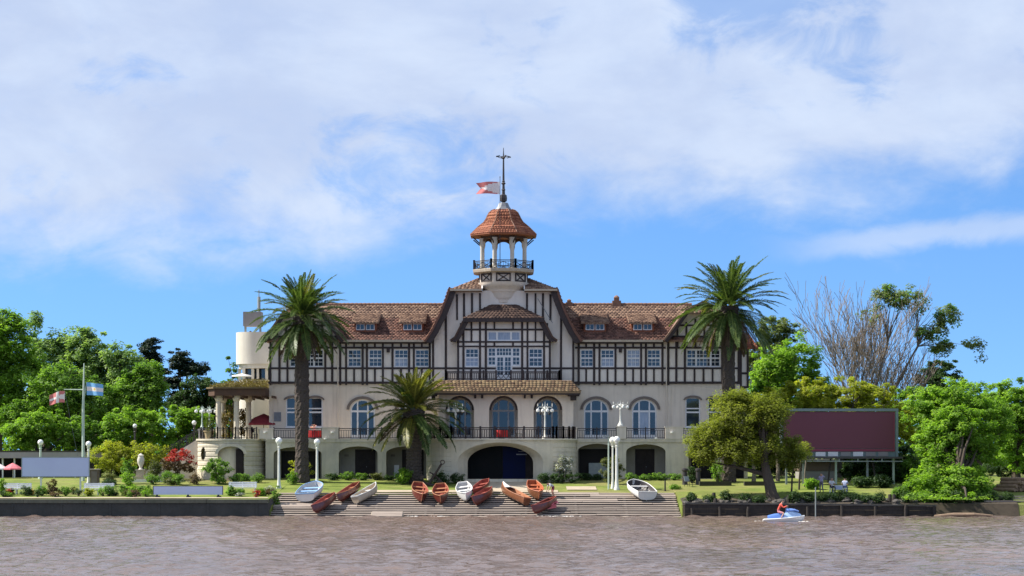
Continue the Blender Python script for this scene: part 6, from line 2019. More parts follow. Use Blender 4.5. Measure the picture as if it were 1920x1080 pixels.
# ---- hedges that close the garden behind
for i, (px, top, Yh, m) in enumerate(((185, 838, 13, 'leaf_mid'), (225, 842, 13, 'leaf_dark'), (300, 838, 14, 'leaf_mid'), (345, 832, 14, 'leaf_mid'), (395, 836, 15, 'leaf_mid'), (430, 838, 16, 'leaf_dark'))):
    x_ = DX(px, Yh); shrub('hedge_bush', 'tall %s hedge bush closing the left garden behind the statue' % ADJ[m], x_, Yh, 2.4, 1.2, DZ(top, Yh) - ground_z(x_, Yh), m, 4200, .2, 200 + i, 'hedge behind the left garden', 'bush', cr=.5, nclump=60)
for i, (px, top, Yh, m) in enumerate(((1440, 842, 4, 'leaf_dark'), (1490, 836, 4, 'leaf_dark'), (1590, 850, 5, 'leaf_dark'), (1640, 846, 5, 'leaf_mid'), (1700, 850, 4, 'leaf_dark'), (1880, 856, 8, 'leaf_dark'), (1930, 850, 8, 'leaf_dark'))):
    x_ = DX(px, Yh); shrub('hedge_bush', 'tall %s hedge bush closing the ground behind the maroon billboard' % ADJ[m], x_, Yh, 2.6, 1.2, DZ(top, Yh) - ground_z(x_, Yh), m, 4200, .2, 220 + i, 'hedge behind the billboard', 'bush', cr=.5, nclump=60)

# ---- shrubs and hedges
def sh(name, label, p0, p1, py_top, Y, m, n=1500, size=.14, seed=0, group=None, **kw):
    x0, x1 = DX(p0, Y), DX(p1, Y); x = (x0 + x1) / 2; z = ground_z(x, Y)
    return shrub(name, label, x, Y, (x1 - x0) / 2, min(1.6, (x1 - x0) * .42), max(.25, DZ(py_top, Y) - z), m, n, size, seed, group, z=z, **kw)
sh('oleander_bush', 'rounded dark green bush before the rusticated corner bay', 378, 437, 857, -9.0, 'leaf_mid', 3600, .17, 71, cr=.34)
# red-topped shrub on a short stem
def red_shrub():
    Y = -5.0; x = DX(333, Y); z = ground_z(x, Y)
    root = empty('red_flowering_shrub', (x, Y, z), 0, 'rounded shrub with red top and brownish underside beside the outer stair', 'shrub')
    h = DZ(843, Y) - z
    P, var, C_, out = clump_points([(0, 0, h * .58, 36 * MS(Y), 1.1, h * .40)], 80, 4200, .34, 72, .45)
    top = P[:, 2] > h * .62 + .12 * np.sin(P[:, 0] * 3) - .12 * P[:, 0]
    link(bpy.data.objects.new('blossom', leaves_mesh('blossom', P[top], .16, 'leaf_red', .6, var[top], .6, 1, out[top])), root)
    link(bpy.data.objects.new('foliage', leaves_mesh('foliage', P[~top], .16, 'leaf_brown', .4, var[~top], .6, 2, out[~top])), root)
    mb = MB()
    for k in range(7): mb.tube([(0, 0, -.1), (.2 * math.sin(k), .1 * math.cos(k), h * .3), tuple(C_[k])], [.07, .05, .02], n=5, cap=False)
    mb.build('stem', 'bark', root)
red_shrub()
sh('clipped_cypress', 'clipped dark cypress with a flat cap beside the white statue', 222, 256, 858, -8.5, 'leaf_mid', 2600, .13, 73, cr=.22)
sh('garden_shrub', 'loose olive shrub left of the red-topped shrub', 275, 306, 862, -6.5, 'leaf_olive', 1800, .14, 74)
sh('garden_shrub', 'brownish low shrub at the foot of the corner bay', 352, 378, 888, -9.5, 'leaf_brown', 900, .12, 75)
sh('garden_shrub', 'low dark shrub beside the corner bay doorway', 470, 497, 888, -7.5, 'leaf_mid', 900, .12, 76)
sh('garden_shrub', 'yellow green leafy shrub at the foot of the tall left palm', 538, 592, 858, -6.4, 'leaf_yellow', 2600, .17, 77)
sh('garden_shrub', 'upright green plant at the white globe lamps by the left palm', 538, 560, 886, -9.5, 'leaf_mid', 700, .16, 78)
HG = 'low hedge plants before the arcade'
k = 0
for p0, p1, top, m in ((608, 640, 888, 'leaf_dark'), (636, 668, 885, 'leaf_mid'), (662, 694, 887, 'leaf_mid'), (690, 722, 886, 'leaf_olive'), (716, 740, 893, 'leaf_dark'),
                      (1006, 1034, 886, 'leaf_dark'), (1028, 1062, 887, 'leaf_dark'), (1056, 1090, 886, 'leaf_dark'), (1084, 1116, 888, 'leaf_dark'), (1110, 1130, 890, 'leaf_dark'),
                      (1170, 1200, 887, 'leaf_mid'), (1194, 1226, 888, 'leaf_mid'), (1220, 1254, 887, 'leaf_mid'), (1248, 1284, 888, 'leaf_mid')):
    sh('hedge_plant', 'low %s hedge plant along the foot of the arcade %s of the boathouse arch' % (ADJ[m], 'left' if p0 < 900 else 'right'), p0, p1, top, -5.2 if p0 < 1000 and p0 < 800 else (-8.2 if p0 < 1060 else -5.4), m, 1100, .13, 80 + k, HG, cr=.22, nclump=36); k += 1
sh('garden_shrub', 'bright green spreading bush at the foot of the short palm', 738, 782, 880, -9.2, 'leaf_bright', 1700, .17, 101)
sh('garden_shrub', 'dark green bush beneath the anchor', 806, 850, 884, -9.3, 'leaf_dark', 1500, .14, 102)
sh('garden_shrub', 'low clipped dark mound left of the boathouse arch', 836, 876, 887, -8.6, 'leaf_dark', 1700, .11, 103, cr=.2)
sh('white_flowering_shrub', 'shrub with white blossom right of the boathouse arch', 1036, 1076, 858, -7.6, 'leaf_white', 1900, .15, 104, lift=.5)
sh('garden_shrub', 'large mixed shrub behind the three white lamp posts', 1122, 1172, 856, -9.0, 'leaf_olive', 3000, .15, 105)
sh('garden_shrub', 'round bright shrub on the lawn under the feathery tree', 1333, 1358, 864, -8, 'leaf_bright', 1500, .14, 106)
sh('grass_tuft', 'green grassy tuft at the corner of the boat ramp', 1254, 1278, 913, -13.6, 'leaf_mid', 700, .2, 107, cat='plant', aspect=.2)
SG = 'low shrubs along the seawall'
k = 0
for p0, p1, top, m, l in ((-4, 14, 898, 'leaf_bright', 'low bright shrub at the left end of the seawall garden'), (34, 66, 915, 'leaf_dark', None), (62, 92, 912, 'leaf_mid', None), (84, 112, 898, 'leaf_brown', 'round brown shrub below the lilac billboard'),
                         (112, 134, 916, 'leaf_mid', None), (155, 176, 918, 'leaf_yellow', 'small yellow green shrub at the end of the white bench'), (192, 216, 914, 'leaf_mid', None), (222, 242, 912, 'leaf_mid', None),
                         (238, 262, 913, 'leaf_bright', None), (258, 288, 910, 'leaf_mid', None), (424, 446, 914, 'leaf_mid', None), (440, 458, 918, 'leaf_mid', None), (478, 500, 918, 'leaf_bright', None), (508, 528, 913, 'leaf_mid', None)):
    sh('garden_shrub', l or 'low %s shrub along the seawall %s the long lilac panel' % (ADJ[m], 'before' if p0 < 287 else 'beyond'), p0, p1, top - 4, -19.5, m, 1100, .12, 120 + k, SG if not l else None, cr=.2, nclump=26); k += 1
# planted beds that run together along the seawall
rgs = random.Random(77)
for k in range(30):
    px = rgs.choice((rgs.uniform(0, 60), rgs.uniform(60, 150), rgs.uniform(190, 290), rgs.uniform(225, 290), rgs.uniform(420, 520)))
    w = rgs.uniform(7, 17); Yb = rgs.uniform(-21.2, -17.0)
    m = rgs.choice(('leaf_mid', 'leaf_dark', 'leaf_bright', 'leaf_olive', 'leaf_white', 'leaf_red', 'leaf_brown'))
    sh('bedding_plant', 'small %s bedding plant in the flower bed along the seawall' % ADJ[m], px - w, px + w, 850 + (CAM_Z - ground_z(DX(px, Yb), Yb) - rgs.uniform(.3, .75)) / MS(Yb), Yb, m, 480, .10, 400 + k, 'bedding plants along the seawall', cat='plant', cr=.2, nclump=18)
for k in range(12):
    px = rgs.uniform(190, 480); w = rgs.uniform(10, 22); Yb = rgs.uniform(-12, -6)
    if 378 < px < 440: continue
    m = rgs.choice(('leaf_mid', 'leaf_dark', 'leaf_bright', 'leaf_olive'))
    sh('garden_shrub', 'low loose %s shrub in the middle of the left garden' % ADJ[m], px - w, px + w, 850 + (CAM_Z - ground_z(DX(px, Yb), Yb) - rgs.uniform(.5, 1.2)) / MS(Yb), Yb, m, 1100, .13, 440 + k, 'loose shrubs in the left garden', cr=.3, nclump=30)
for k, (px, top, Yb, w, m) in enumerate(((1598, 868, -3, 24, 'leaf_dark'), (1632, 862, -4, 26, 'leaf_mid'), (1672, 866, -5, 24, 'leaf_dark'), (1705, 858, -8, 26, 'leaf_mid'), (1712, 905, -17, 22, 'leaf_bright'), (1690, 915, -19.5, 18, 'leaf_mid'), (1738, 925, -21, 22, 'leaf_bright'), (1850, 925, -20.5, 24, 'leaf_mid'), (1880, 915, -14, 22, 'leaf_mid'), (1525, 900, -14, 14, 'leaf_bright'), (1615, 895, -12, 20, 'leaf_dark'), (1655, 892, -12, 22, 'leaf_dark'))):
    sh('bank_bush', '%s leafy bush %s' % (ADJ[m], 'crowding the ground under the maroon billboard' if px < 1680 else 'on the bank beside the large leafy tree'), px - w, px + w, top, Yb, m, 2600, .18, 460 + k, 'bushes round the maroon billboard', 
       cat='bush', cr=.4, nclump=44)
# reeds and weeds hanging over the bulkhead
k = 0
for px in (1296, 1330, 1362, 1398, 1424, 1490, 1515, 1545, 1580, 1602, 1625, 1648, 1700, 1725, 1745, 1560, 1768, 1792, 1815, 1838, 1862, 1888):
    sh('bank_weed', 'dark weedy plant on the bank %s' % ('behind the timber bulkhead' if px < 1755 else 'under the large leafy tree'), px - 14, px + 14, 924 + 5 * math.sin(k * 2.1), -21.2 + .5 * math.sin(k), 'leaf_dark', 800, .15, 150 + k, 'weeds on the right bank', cat='plant'); k += 1
# ================================================================== BOATS
mat('mahogany', (.16, .032, .020), (.08, .018, .013), rough=.35, scale=2.5, stretch=(1, 4, 4), coat=.4)
mat('mahogany_in', (.42, .11, .075), (.21, .045, .033), rough=.5, scale=3, stretch=(1, 4, 4))
mat('varnish', (.24, .095, .045), (.14, .055, .027), rough=.35, scale=2.5, stretch=(1, 4, 4), coat=.4)
mat('varnish_in', (.42, .18, .09), (.28, .11, .05), rough=.5, scale=3)
mat('orange_in', (.50, .15, .06), (.33, .085, .035), rough=.5, scale=3)
mat('boat_white', (.78, .77, .74), (.70, .69, .66), rough=.35, scale=1.5, streaks=.25, streak_col=(.4, .38, .33))
mat('boat_grey', (.55, .54, .53), (.42, .42, .42), rough=.5, scale=2)
mat('boat_cream', (.55, .46, .34), (.42, .34, .25), rough=.5, scale=2)
mat('boat_blue', (.30, .48, .72), (.24, .40, .64), rough=.4, scale=2)
mat('boat_dark', (.05, .045, .05), (.08, .07, .07), rough=.6, scale=2)
RAMP_ANG = math.atan2(RAMP_Z1 - RAMP_Z0, RAMP_Y1 - RAMP_Y0)
def boat(label, px, Y, yaw, L, B, D_, hull, inner, rail, heel=0.0, pitch=0.0, transom=.55, nthw=3, cover=None, group=None, fine=1.0):
    L, B, D_ = L * .94, B * .98, D_ * .98
    root = empty('rowing_boat', (0, 0, 0), 0, label, 'boat', group)
    NS, NC = 18, 9
    def half(u):           # u from stern 0 to bow 1
        a = transom + (1 - transom) * math.sin(min(1, u / .45) * PI / 2)
        b = (1 - max(0, (u - .45) / .55) ** (2.1 * fine))
        return B / 2 * a * max(.012, b)
    def sheer(u): return D_ * (1 + (.42 if fine < 1.5 else .16) * max(0, u - .35) ** 2 * 2.2 + .10 * (1 - u) ** 2)
    def keel(u): return D_ * (.55 * max(0, (u - .82) / .18) ** 2 + .06 * max(0, .2 - u) * 5 * .5)
    def section(u, inset=0.0):
        h, s_, k_ = half(u), sheer(u), keel(u)
        h = max(.006, h - inset); k_ = k_ + inset * 1.2
        pts = []
        for j in range(-NC, NC + 1):
            t = j / NC
            a = abs(t)
            yy = h * (math.sin(a * PI / 2) ** .80) * (1 if t > 0 else -1)
            zz = k_ + (s_ - k_) * (a ** 2.2 * .62 + .38 * a ** 4)
            pts.append((yy, zz))
        return pts
    mb = MB(); W = 2 * NC + 1
    for i in range(NS + 1):
        u = i / NS
        for y, z in section(u): mb.v.append((-L / 2 + L * u, y, z))
    for i in range(NS):
        for j in range(W - 1):
            mb.face([i * W + j, i * W + j + 1, (i + 1) * W + j + 1, (i + 1) * W + j])
    mb.face([j for j in range(W)])
    n0 = len(mb.v)
    mb.curmi = 1
    for i in range(NS + 1):
        u = .008 + .97 * i / NS
        for y, z in section(u, .035): mb.v.append((-L / 2 + L * u, y, z))
    for i in range(NS):
        for j in range(W - 1):
            mb.face([n0 + i * W + j, n0 + (i + 1) * W + j, n0 + (i + 1) * W + j + 1, n0 + i * W + j + 1])
    mb.face([n0 + j for j in reversed(range(W))])
    hv = [Vector(v) for v in mb.v[:n0]]
    mb.build('hull', [hull, inner], root, smooth=True, recalc=False)
    for s in (-1, 1):
        g = MB()
        path = [(-L / 2 + L * i / NS, s * (half(i / NS) + .005), sheer(i / NS) + .01) for i in range(NS + 1)]
        g.tube(path, .035, n=6); g.build('gunwale', rail, root)
    g = MB(); g.box(-L / 2 - .03, -L / 2 + .03, -half(0) * .98, half(0) * .98, sheer(0) - .06, sheer(0) + .04); g.build('transom_cap', rail, root)
    g = MB(); g.tube([(-L / 2 + L * u, 0, keel(u) - .02) for u in (0, .3, .6, .8, .9, .96, 1.0)] + [(L / 2 + .03, 0, sheer(1) + .05)], .03, n=5); g.build('keel', rail, root)
    for k in range(nthw):
        u = .18 + .50 * k / max(1, nthw - 1)
        zz = keel(u) + (sheer(u) - keel(u)) * .68
        g = MB(); w = half(u) * .93
        g.box(-L / 2 + L * u - .13, -L / 2 + L * u + .13, -w, w, zz, zz + .035); g.build('thwart', rail if inner != 'boat_dark' else 'boat_grey', root)
    for k in range(9):                                 # ribs
        u = .10 + .78 * k / 8
        sec = section(u, .045)
        g = MB(); g.tube([(-L / 2 + L * u, y, z) for y, z in sec[2:-2:2]], .018, n=4); g.build('rib', rail, root)
    g = MB(); g.box(-L * .38, L * .25, -B * .16, B * .16, .10, .13)
    for s in (-1, 1): g.box(-L * .36, L * .18, s * B * .19, s * B * .27, .135, .16)
    g.build('floorboard', inner, root)
    if cover:
        g = MB()
        top, u0 = [], .70
        us = [u0 + (1 - u0) * i / 6 for i in range(7)]
        for u in us: top += [(-L / 2 + L * u, -half(u) - .02, sheer(u) + .02), (-L / 2 + L * u, 0, sheer(u) + .12), (-L / 2 + L * u, half(u) + .02, sheer(u) + .02)]
        g.v = top
        for i in range(6):
            for j in range(2): g.face([i * 3 + j, i * 3 + j + 1, (i + 1) * 3 + j + 1, (i + 1) * 3 + j])
        g.build('bow_cover', cover, root)
    # lay it on the slope
    base = Matrix.Rotation(RAMP_ANG, 3, 'X')
    rot = base @ Matrix.Rotation(R(yaw), 3, 'Z') @ Matrix.Rotation(-R(pitch), 3, 'Y') @ Matrix.Rotation(R(heel), 3, 'X')
    x = DX(px, Y)
    up = Vector((0, -math.sin(RAMP_ANG), math.cos(RAMP_ANG)))
    low = min((rot @ v).dot(up) for v in hv)
    z = ramp_z(Y) + .075
    root.location = Vector((x, Y, z)) - up * low
    root.rotation_euler = rot.to_euler()
    return root
BGRP = None
boat('white and pale blue tubby dinghy with its stern to the river', 584, -17.8, 78, 3.4, 2.0, .68, 'boat_white', 'boat_grey', 'boat_blue', heel=-6, transom=.85, pitch=2, fine=1.8)
boat('red-brown rowing boat lying lowest on the left part of the ramp', 609, -21.2, -112, 3.7, 1.35, .62, 'mahogany', 'mahogany_in', 'mahogany_in', heel=22, pitch=-3)
boat('red-brown rowing boat beside the pale cream boat', 655, -18.2, -112, 3.8, 1.35, .62, 'mahogany', 'mahogany_in', 'varnish_in', heel=20, pitch=-3)
boat('pale cream weathered rowing boat pointing up to the lawn', 689, -18.4, 62, 3.7, 1.35, .60, 'boat_cream', 'boat_cream', 'boat_white', heel=-16, pitch=2)
boat('red-brown rowing boat with a pale rim, alone above the wooden float', 786, -18.2, -82, 3.7, 1.4, .66, 'mahogany', 'mahogany_in', 'varnish_in', heel=-8, pitch=-3)
boat('red-brown rowing boat with orange trim left of the white skiff', 827, -18.6, -88, 3.7, 1.4, .66, 'mahogany', 'mahogany_in', 'varnish_in', heel=4, pitch=-3)
boat('white skiff with bow towards the river beside red-brown boats', 872, -18.0, -84, 3.6, 1.4, .66, 'boat_white', 'boat_grey', 'boat_white', heel=6, pitch=-2)
boat('red-brown rowing boat half hidden behind another next to the white skiff', 903, -17.0, -108, 3.3, 1.3, .60, 'mahogany', 'mahogany_in', 'mahogany_in', heel=16, pitch=-3)
boat('broad red-brown rowing boat in front of another next to the white skiff', 906, -19.4, -112, 3.5, 1.45, .66, 'mahogany', 'mahogany_in', 'mahogany_in', heel=20, pitch=-0)
boat('long varnished gig with a white bow cover', 962, -18.6, 119, 4.7, 1.3, .60, 'varnish', 'varnish_in', 'varnish_in', heel=16, pitch=0, cover='boat_white', nthw=4)
boat('orange rowing boat right of the long varnished gig', 1003, -17.6, -80, 3.5, 1.35, .66, 'varnish', 'orange_in', 'orange_in', heel=-4, pitch=-3)
boat('dark red rowing boat at the water edge with a red cloth inside', 1021, -21.7, -122, 3.5, 1.4, .60, 'mahogany', 'mahogany', 'mahogany_in', heel=20, pitch=-0)
boat('plain white dinghy alone at the right end of the ramp', 1199, -17.4, 108, 3.5, 2.05, .70, 'boat_white', 'boat_dark', 'boat_white', heel=6, transom=.85, pitch=2, nthw=2, fine=1.8)
# cloth in the dark red boat, name plate like board on the blue dinghy is plain
mb = MB()
rgx = random.Random(6)
for i in range(7):
    for j in range(5): mb.v.append((-.75 + i * .25, -.32 + j * .16, .10 * math.sin(i * 1.9 + j) + rgx.uniform(0, .08)))
for i in range(6):
    for j in range(4): mb.face([i * 5 + j, (i + 1) * 5 + j, (i + 1) * 5 + j + 1, i * 5 + j + 1])
mb.box(-.5, .5, -.2, .2, -.35, -.02)
o = mb.build('red_cloth', 'pink_cloth', None, (DX(1032, -21.5), -21.6, ramp_z(-21.6) + .62), (R(12), R(-6), R(38))); tag(o, 'crumpled bright red cloth lying in the dark red boat', 'cloth')

# ================================================================== PEOPLE
def cloth_mat(name, c): mat(name, c, tuple(v * .82 for v in c), rough=.85, scale=8)
for nm, c in (('shirt_white', (.62, .63, .68)), ('shirt_lilac', (.40, .36, .50)), ('shirt_blue', (.45, .50, .66)), ('vest_red', (.66, .09, .06)), ('trouser_dark', (.05, .045, .06)), ('trouser_blue', (.06, .08, .22)),
              ('trouser_grey', (.16, .14, .18)), ('shorts_pink', (.55, .22, .25)), ('shoe', (.03, .025, .025)), ('shorts_maroon', (.30, .05, .08))):
    cloth_mat(nm, c)
def person(label, loc, rz, J, top, bottom, sleeve='long', legs='long', hair='hair'):
    """one continuous skinned body; J holds the joints in the person's own frame"""
    names = ['pelvis', 'spine', 'chest', 'neck', 'head', 'crown', 'shl', 'ell', 'wrl', 'hal', 'shr', 'elr', 'wrr', 'har', 'hil', 'knl', 'anl', 'tol', 'hir', 'knr', 'anr', 'tor']
    rad = dict(pelvis=(.155, .115), spine=(.145, .105), chest=(.165, .115), neck=(.058, .058), head=(.088, .10), crown=(.075, .085), sh=(.066, .066), el=(.046, .046), wr=(.032, .032), ha=(.036, .022),
               hi=(.092, .095), kn=(.060, .060), an=(.043, .043), to=(.042, .035))
    edges = [('pelvis', 'spine'), ('spine', 'chest'), ('chest', 'neck'), ('neck', 'head'), ('head', 'crown')]
    for s in 'lr': edges += [('chest', 'sh' + s), ('sh' + s, 'el' + s), ('el' + s, 'wr' + s), ('wr' + s, 'ha' + s), ('pelvis', 'hi' + s), ('hi' + s, 'kn' + s), ('kn' + s, 'an' + s), ('an' + s, 'to' + s)]
    me = bpy.data.meshes.new('body')
    me.from_pydata([J[n] for n in names], [(names.index(a), names.index(b)) for a, b in edges], [])
    ob = bpy.data.objects.new('body_src', me); col.objects.link(ob)
    sk = ob.modifiers.new('skin', 'SKIN'); sk.use_smooth_shade = True
    for i, n in enumerate(names):
        v = me.skin_vertices[0].data[i]
        v.radius = rad.get(n) or rad[n[:2]]
        v.use_root = (n == 'pelvis')
    ss = ob.modifiers.new('sub', 'SUBSURF'); ss.levels = 2; ss.render_levels = 2
    dg = bpy.context.evaluated_depsgraph_get(); dg.update()
    bm_ = bpy.data.meshes.new_from_object(ob.evaluated_get(dg))
    bpy.data.objects.remove(ob)
    # hands: four fingers and a thumb grown onto the body mesh
    bm = bmesh.new(); bm.from_mesh(bm_)
    def add_tube(pts, r):
        t = MB(); t.tube(pts, r, n=6)
        vs = [bm.verts.new(v) for v in t.v]
        for f in t.f:
            try: bm.faces.new([vs[i] for i in f])
            except ValueError: pass
    for s in 'lr':
        w, h = Vector(J['wr' + s]), Vector(J['ha' + s]); d = (h - w).normalized()
        a = d.cross(Vector((0, 0, 1)));  a = a.normalized() if a.length > .1 else Vector((1, 0, 0)); b = a.cross(d)
        for k, (o_, l) in enumerate(((-.030, .062), (-.010, .075), (.010, .070), (.029, .052))):
            p = h + a * o_; add_tube([p - d * .02, p + d * l * .55 - b * .005, p + d * l - b * .028], [.0095, .009, .007])
        p = h - a * .032 - d * .03; add_tube([p, p - a * .03 + d * .025, p - a * .035 + d * .06 - b * .012], [.011, .010, .008])
    # nose, ears and brow give the head a face
    hd, cr = Vector(J['head']), Vector(J['crown'])
    upv = (cr - hd).normalized(); fw = Vector(J['face']).normalized(); fw = (fw - upv * fw.dot(upv)).normalized(); sd = fw.cross(upv)
    c0 = hd.lerp(cr, .35)
    add_tube([c0 + fw * .085 + upv * .03, c0 + fw * .112 - upv * .012, c0 + fw * .088 - upv * .02], [.010, .014, .012])
    for s in (-1, 1): add_tube([c0 + sd * s * .082 - upv * .025, c0 + sd * s * .096, c0 + sd * s * .086 + upv * .03], [.010, .016, .009])
    add_tube([c0 + fw * .088 - sd * .025 - upv * .052, c0 + fw * .094 - upv * .050, c0 + fw * .088 + sd * .025 - upv * .052], [.006, .008, .006])
    for s in (-1, 1): add_tube([c0 + fw * .085 + sd * s * .022 + upv * .028, c0 + fw * .093 + sd * s * .034 + upv * .028, c0 + fw * .083 + sd * s * .046 + upv * .028], [.005, .008, .005])
    bm.to_mesh(bm_); bm.free()
    slots = ['skin', top, bottom, 'shoe', hair]
    bm_.materials.clear()
    for m in slots: bm_.materials.append(M(m))
    segs = [(Vector(J[a]), Vector(J[b]), a, b) for a, b in edges]
    for f in bm_.polygons:
        c = f.center; best, bd, bt = None, 1e9, 0
        for A, B_, a, b in segs:
            ab = B_ - A; t = max(0, min(1, (c - A).dot(ab) / max(1e-9, ab.length_squared)))
            d = (c - (A + ab * t)).length
            if d < bd: best, bd, bt = (a, b), d, t
        a, b = best
        mi = 0
        if b in ('spine', 'chest') or a == 'chest' and b[:2] == 'sh': mi = 1
        elif (a, b) == ('chest', 'neck'): mi = 1 if bt < .75 else 0
        elif a[:2] == 'sh': mi = 1 if (sleeve == 'long' or (sleeve == 'short' and bt < .65)) else 0
        elif a[:2] == 'el': mi = 1 if sleeve == 'long' else 0
        elif b[:2] == 'hi': mi = 2
        elif a[:2] == 'hi': mi = 2 if legs == 'long' or bt < .8 else 0
        elif a[:2] == 'kn': mi = 2 if legs == 'long' else 0
        elif a[:2] == 'an': mi = 3
        if (a, b) in (('neck', 'head'), ('head', 'crown')):
            rel_ = (c - c0)
            if rel_.dot(upv) > .045 or (rel_.dot(fw) < -.015 and rel_.dot(upv) > -.06): mi = 4
            if (c - hd).length > .16 and a == 'neck': mi = 0
        if (a, b) == ('pelvis', 'spine') and bt < .25: mi = 2
        f.material_index = mi
    bm_.polygons.foreach_set('use_smooth', [True] * len(bm_.polygons))
    o = bpy.data.objects.new('person', bm_); o.location = loc; o.rotation_euler = (0, 0, rz)
    link(o); tag(o, label, 'person'); return o
def joints_standing():
    # facing -Y
    return dict(pelvis=(0, 0, .93), spine=(0, .01, 1.12), chest=(0, .01, 1.34), neck=(0, 0, 1.47), head=(0, -.02, 1.56), crown=(0, -.02, 1.66), face=(0, -1, 0),
                shl=(.19, .01, 1.38), ell=(.25, .03, 1.10), wrl=(.24, -.10, .88), hal=(.23, -.13, .81), shr=(-.19, .01, 1.38), elr=(-.25, .03, 1.10), wrr=(-.24, -.08, .88), har=(-.23, -.11, .81),
                hil=(.10, 0, .88), knl=(.11, -.02, .48), anl=(.12, .02, .08), tol=(.13, -.13, .035), hir=(-.10, 0, .88), knr=(-.11, -.02, .48), anr=(-.12, .03, .08), tor=(-.13, -.12, .035))
def joints_seated():
    j = joints_standing()
    j.update(pelvis=(0, 0, .54), spine=(0, .0, .72), chest=(0, -.03, .93), neck=(0, -.05, 1.06), head=(0, -.08, 1.15), crown=(0, -.09, 1.25), shl=(.19, -.03, .97), shr=(-.19, -.03, .97),
             ell=(.26, -.10, .74), wrl=(.16, -.32, .70), hal=(.13, -.39, .72), elr=(-.26, -.10, .74), wrr=(-.16, -.32, .70), har=(-.13, -.39, .72),
             hil=(.10, -.02, .53), knl=(.13, -.45, .51), anl=(.13, -.46, .09), tol=(.14, -.60, .045), hir=(-.10, -.02, .53), knr=(-.13, -.45, .51), anr=(-.13, -.42, .09), tor=(-.14, -.56, .045))
    return j
gy = -17.2
def gpt(px, Y): x = DX(px, Y); return (x, Y, ground_z(x, Y) + .02)
js = joints_standing()
js.update(ell=(.36, -.10, 1.34), wrl=(.22, -.22, 1.50), hal=(.16, -.22, 1.57), wrr=(-.30, -.22, 1.16), har=(-.26, -.28, 1.20), head=(0, -.05, 1.55), crown=(.02, -.05, 1.65), knl=(.14, -.08, .48), anl=(.16, .06, .08), tol=(.17, -.09, .035))
person('person standing on the bank in a lilac shirt with one hand raised to the head', gpt(1540, gy), R(-35), js, 'shirt_lilac', 'trouser_grey')
person('person in a white shirt and dark trousers seated on the bank', gpt(1559, gy), R(15), joints_seated(), 'shirt_white', 'trouser_dark', 'short')
person('person in a pale shirt and blue trousers seated on the bank', gpt(1584, gy), R(160), joints_seated(), 'shirt_blue', 'trouser_blue', 'short')
def stool(px, Y, label):
    x, y, z = gpt(px, Y)
    root = empty('garden_stool', (x, y, z - .02), 0, label, 'stool', 'white stools on the bank')
    mb = MB(); mb.lathe([(.20, .41), (.21, .43), (.20, .46)], (0, 0, 0), 14); mb.build('seat', 'white_paint', root)
    for k in range(4):
        t = PI / 4 + k * PI / 2; g = MB(); g.bar((.19 * math.cos(t), .19 * math.sin(t), 0), (.14 * math.cos(t), .14 * math.sin(t), .409), .035); g.build('leg', 'white_paint', root)
stool(1559, gy + .03, 'small white stool under the person in dark trousers'); stool(1584, gy - .03, 'small white stool under the person in blue trousers')
x, y, z = gpt(1571, gy + .3)
root = empty('garden_table', (x, y, z - .02), 0, 'low pale blue table between the two seated people', 'table')
mb = MB(); mb.box(-.36, .36, -.3, .3, .58, .62); mb.build('table_top', 'boat_grey', root)
mb = MB(); mb.box(-.36, .36, -.302, -.29, .25, .579); mb.build('cloth_front', 'shirt_blue', root)
for sx in (-.32, .32):
    for sy in (-.26, .26): g = MB(); g.bar((sx, sy, 0), (sx, sy, .579), .04, up=(0, 1, 0)); g.build('leg', 'grey_iron', root)
# person bending over a boat on the ramp
jb = joints_standing()
jb.update(pelvis=(0, .0, .84), spine=(0, -.14, .98), chest=(0, -.34, 1.06), neck=(0, -.46, 1.08), head=(0, -.54, 1.09), crown=(0, -.63, 1.06), face=(0, -.5, -1),
          shl=(.19, -.36, 1.04), shr=(-.19, -.36, 1.04), ell=(.24, -.42, .76), wrl=(.18, -.52, .54), hal=(.16, -.55, .47), elr=(-.24, -.42, .76), wrr=(-.18, -.50, .54), har=(-.16, -.53, .47),
          hil=(.10, .02, .80), hir=(-.10, .02, .80), knl=(.12, -.10, .44), knr=(-.12, -.06, .44), anl=(.13, .05, .08), anr=(-.13, .10, .08), tol=(.14, -.10, .035), tor=(-.14, -.05, .035))
yy = -17.9; xx = DX(1037, yy)
person('person in a white shirt and maroon shorts bending over the boats on the ramp', (xx, yy, ramp_z(yy) + .07), R(-62), jb, 'shirt_white', 'shorts_maroon', 'short', 'short')

# ================================================================== JET SKI AND RIDER
JY = -35.6
jx = DX(1469, JY)
mat('ski_blue', (.12, .25, .62), (.10, .20, .55), rough=.25, scale=2, coat=.5); mat('ski_light', (.38, .55, .80), (.32, .48, .75), rough=.25, scale=2, coat=.5); mat('ski_white', (.82, .82, .80), (.78, .78, .76), rough=.25, scale=2, coat=.5)
ski = empty('jet_ski', (jx, JY, .02), R(-4), 'white jet ski with blue body on the river', 'jet ski')
def hull_loft(mb, stations):
    W = len(stations[0][1]); b = len(mb.v)
    for x, sec in stations:
        for y, z in sec: mb.v.append((x, y, z))
    for i in range(len(stations) - 1):
        for j in range(W - 1): mb.face([b + i * W + j, b + i * W + j + 1, b + (i + 1) * W + j + 1, b + (i + 1) * W + j])
    mb.face([b + j for j in range(W)]); mb.face([b + (len(stations) - 1) * W + j for j in reversed(range(W))])
def sec(w, zb, zt, wt=None):
    wt = w if wt is None else wt
    return [(-wt * .75, zt + .03), (-w, zt), (-w * .9, zt - .1), (-w * .55, zb + .05), (0, zb), (w * .55, zb + .05), (w * .9, zt - .1), (w, zt), (wt * .75, zt + .03), (0, zt + .05), (-wt * .75, zt + .03)]
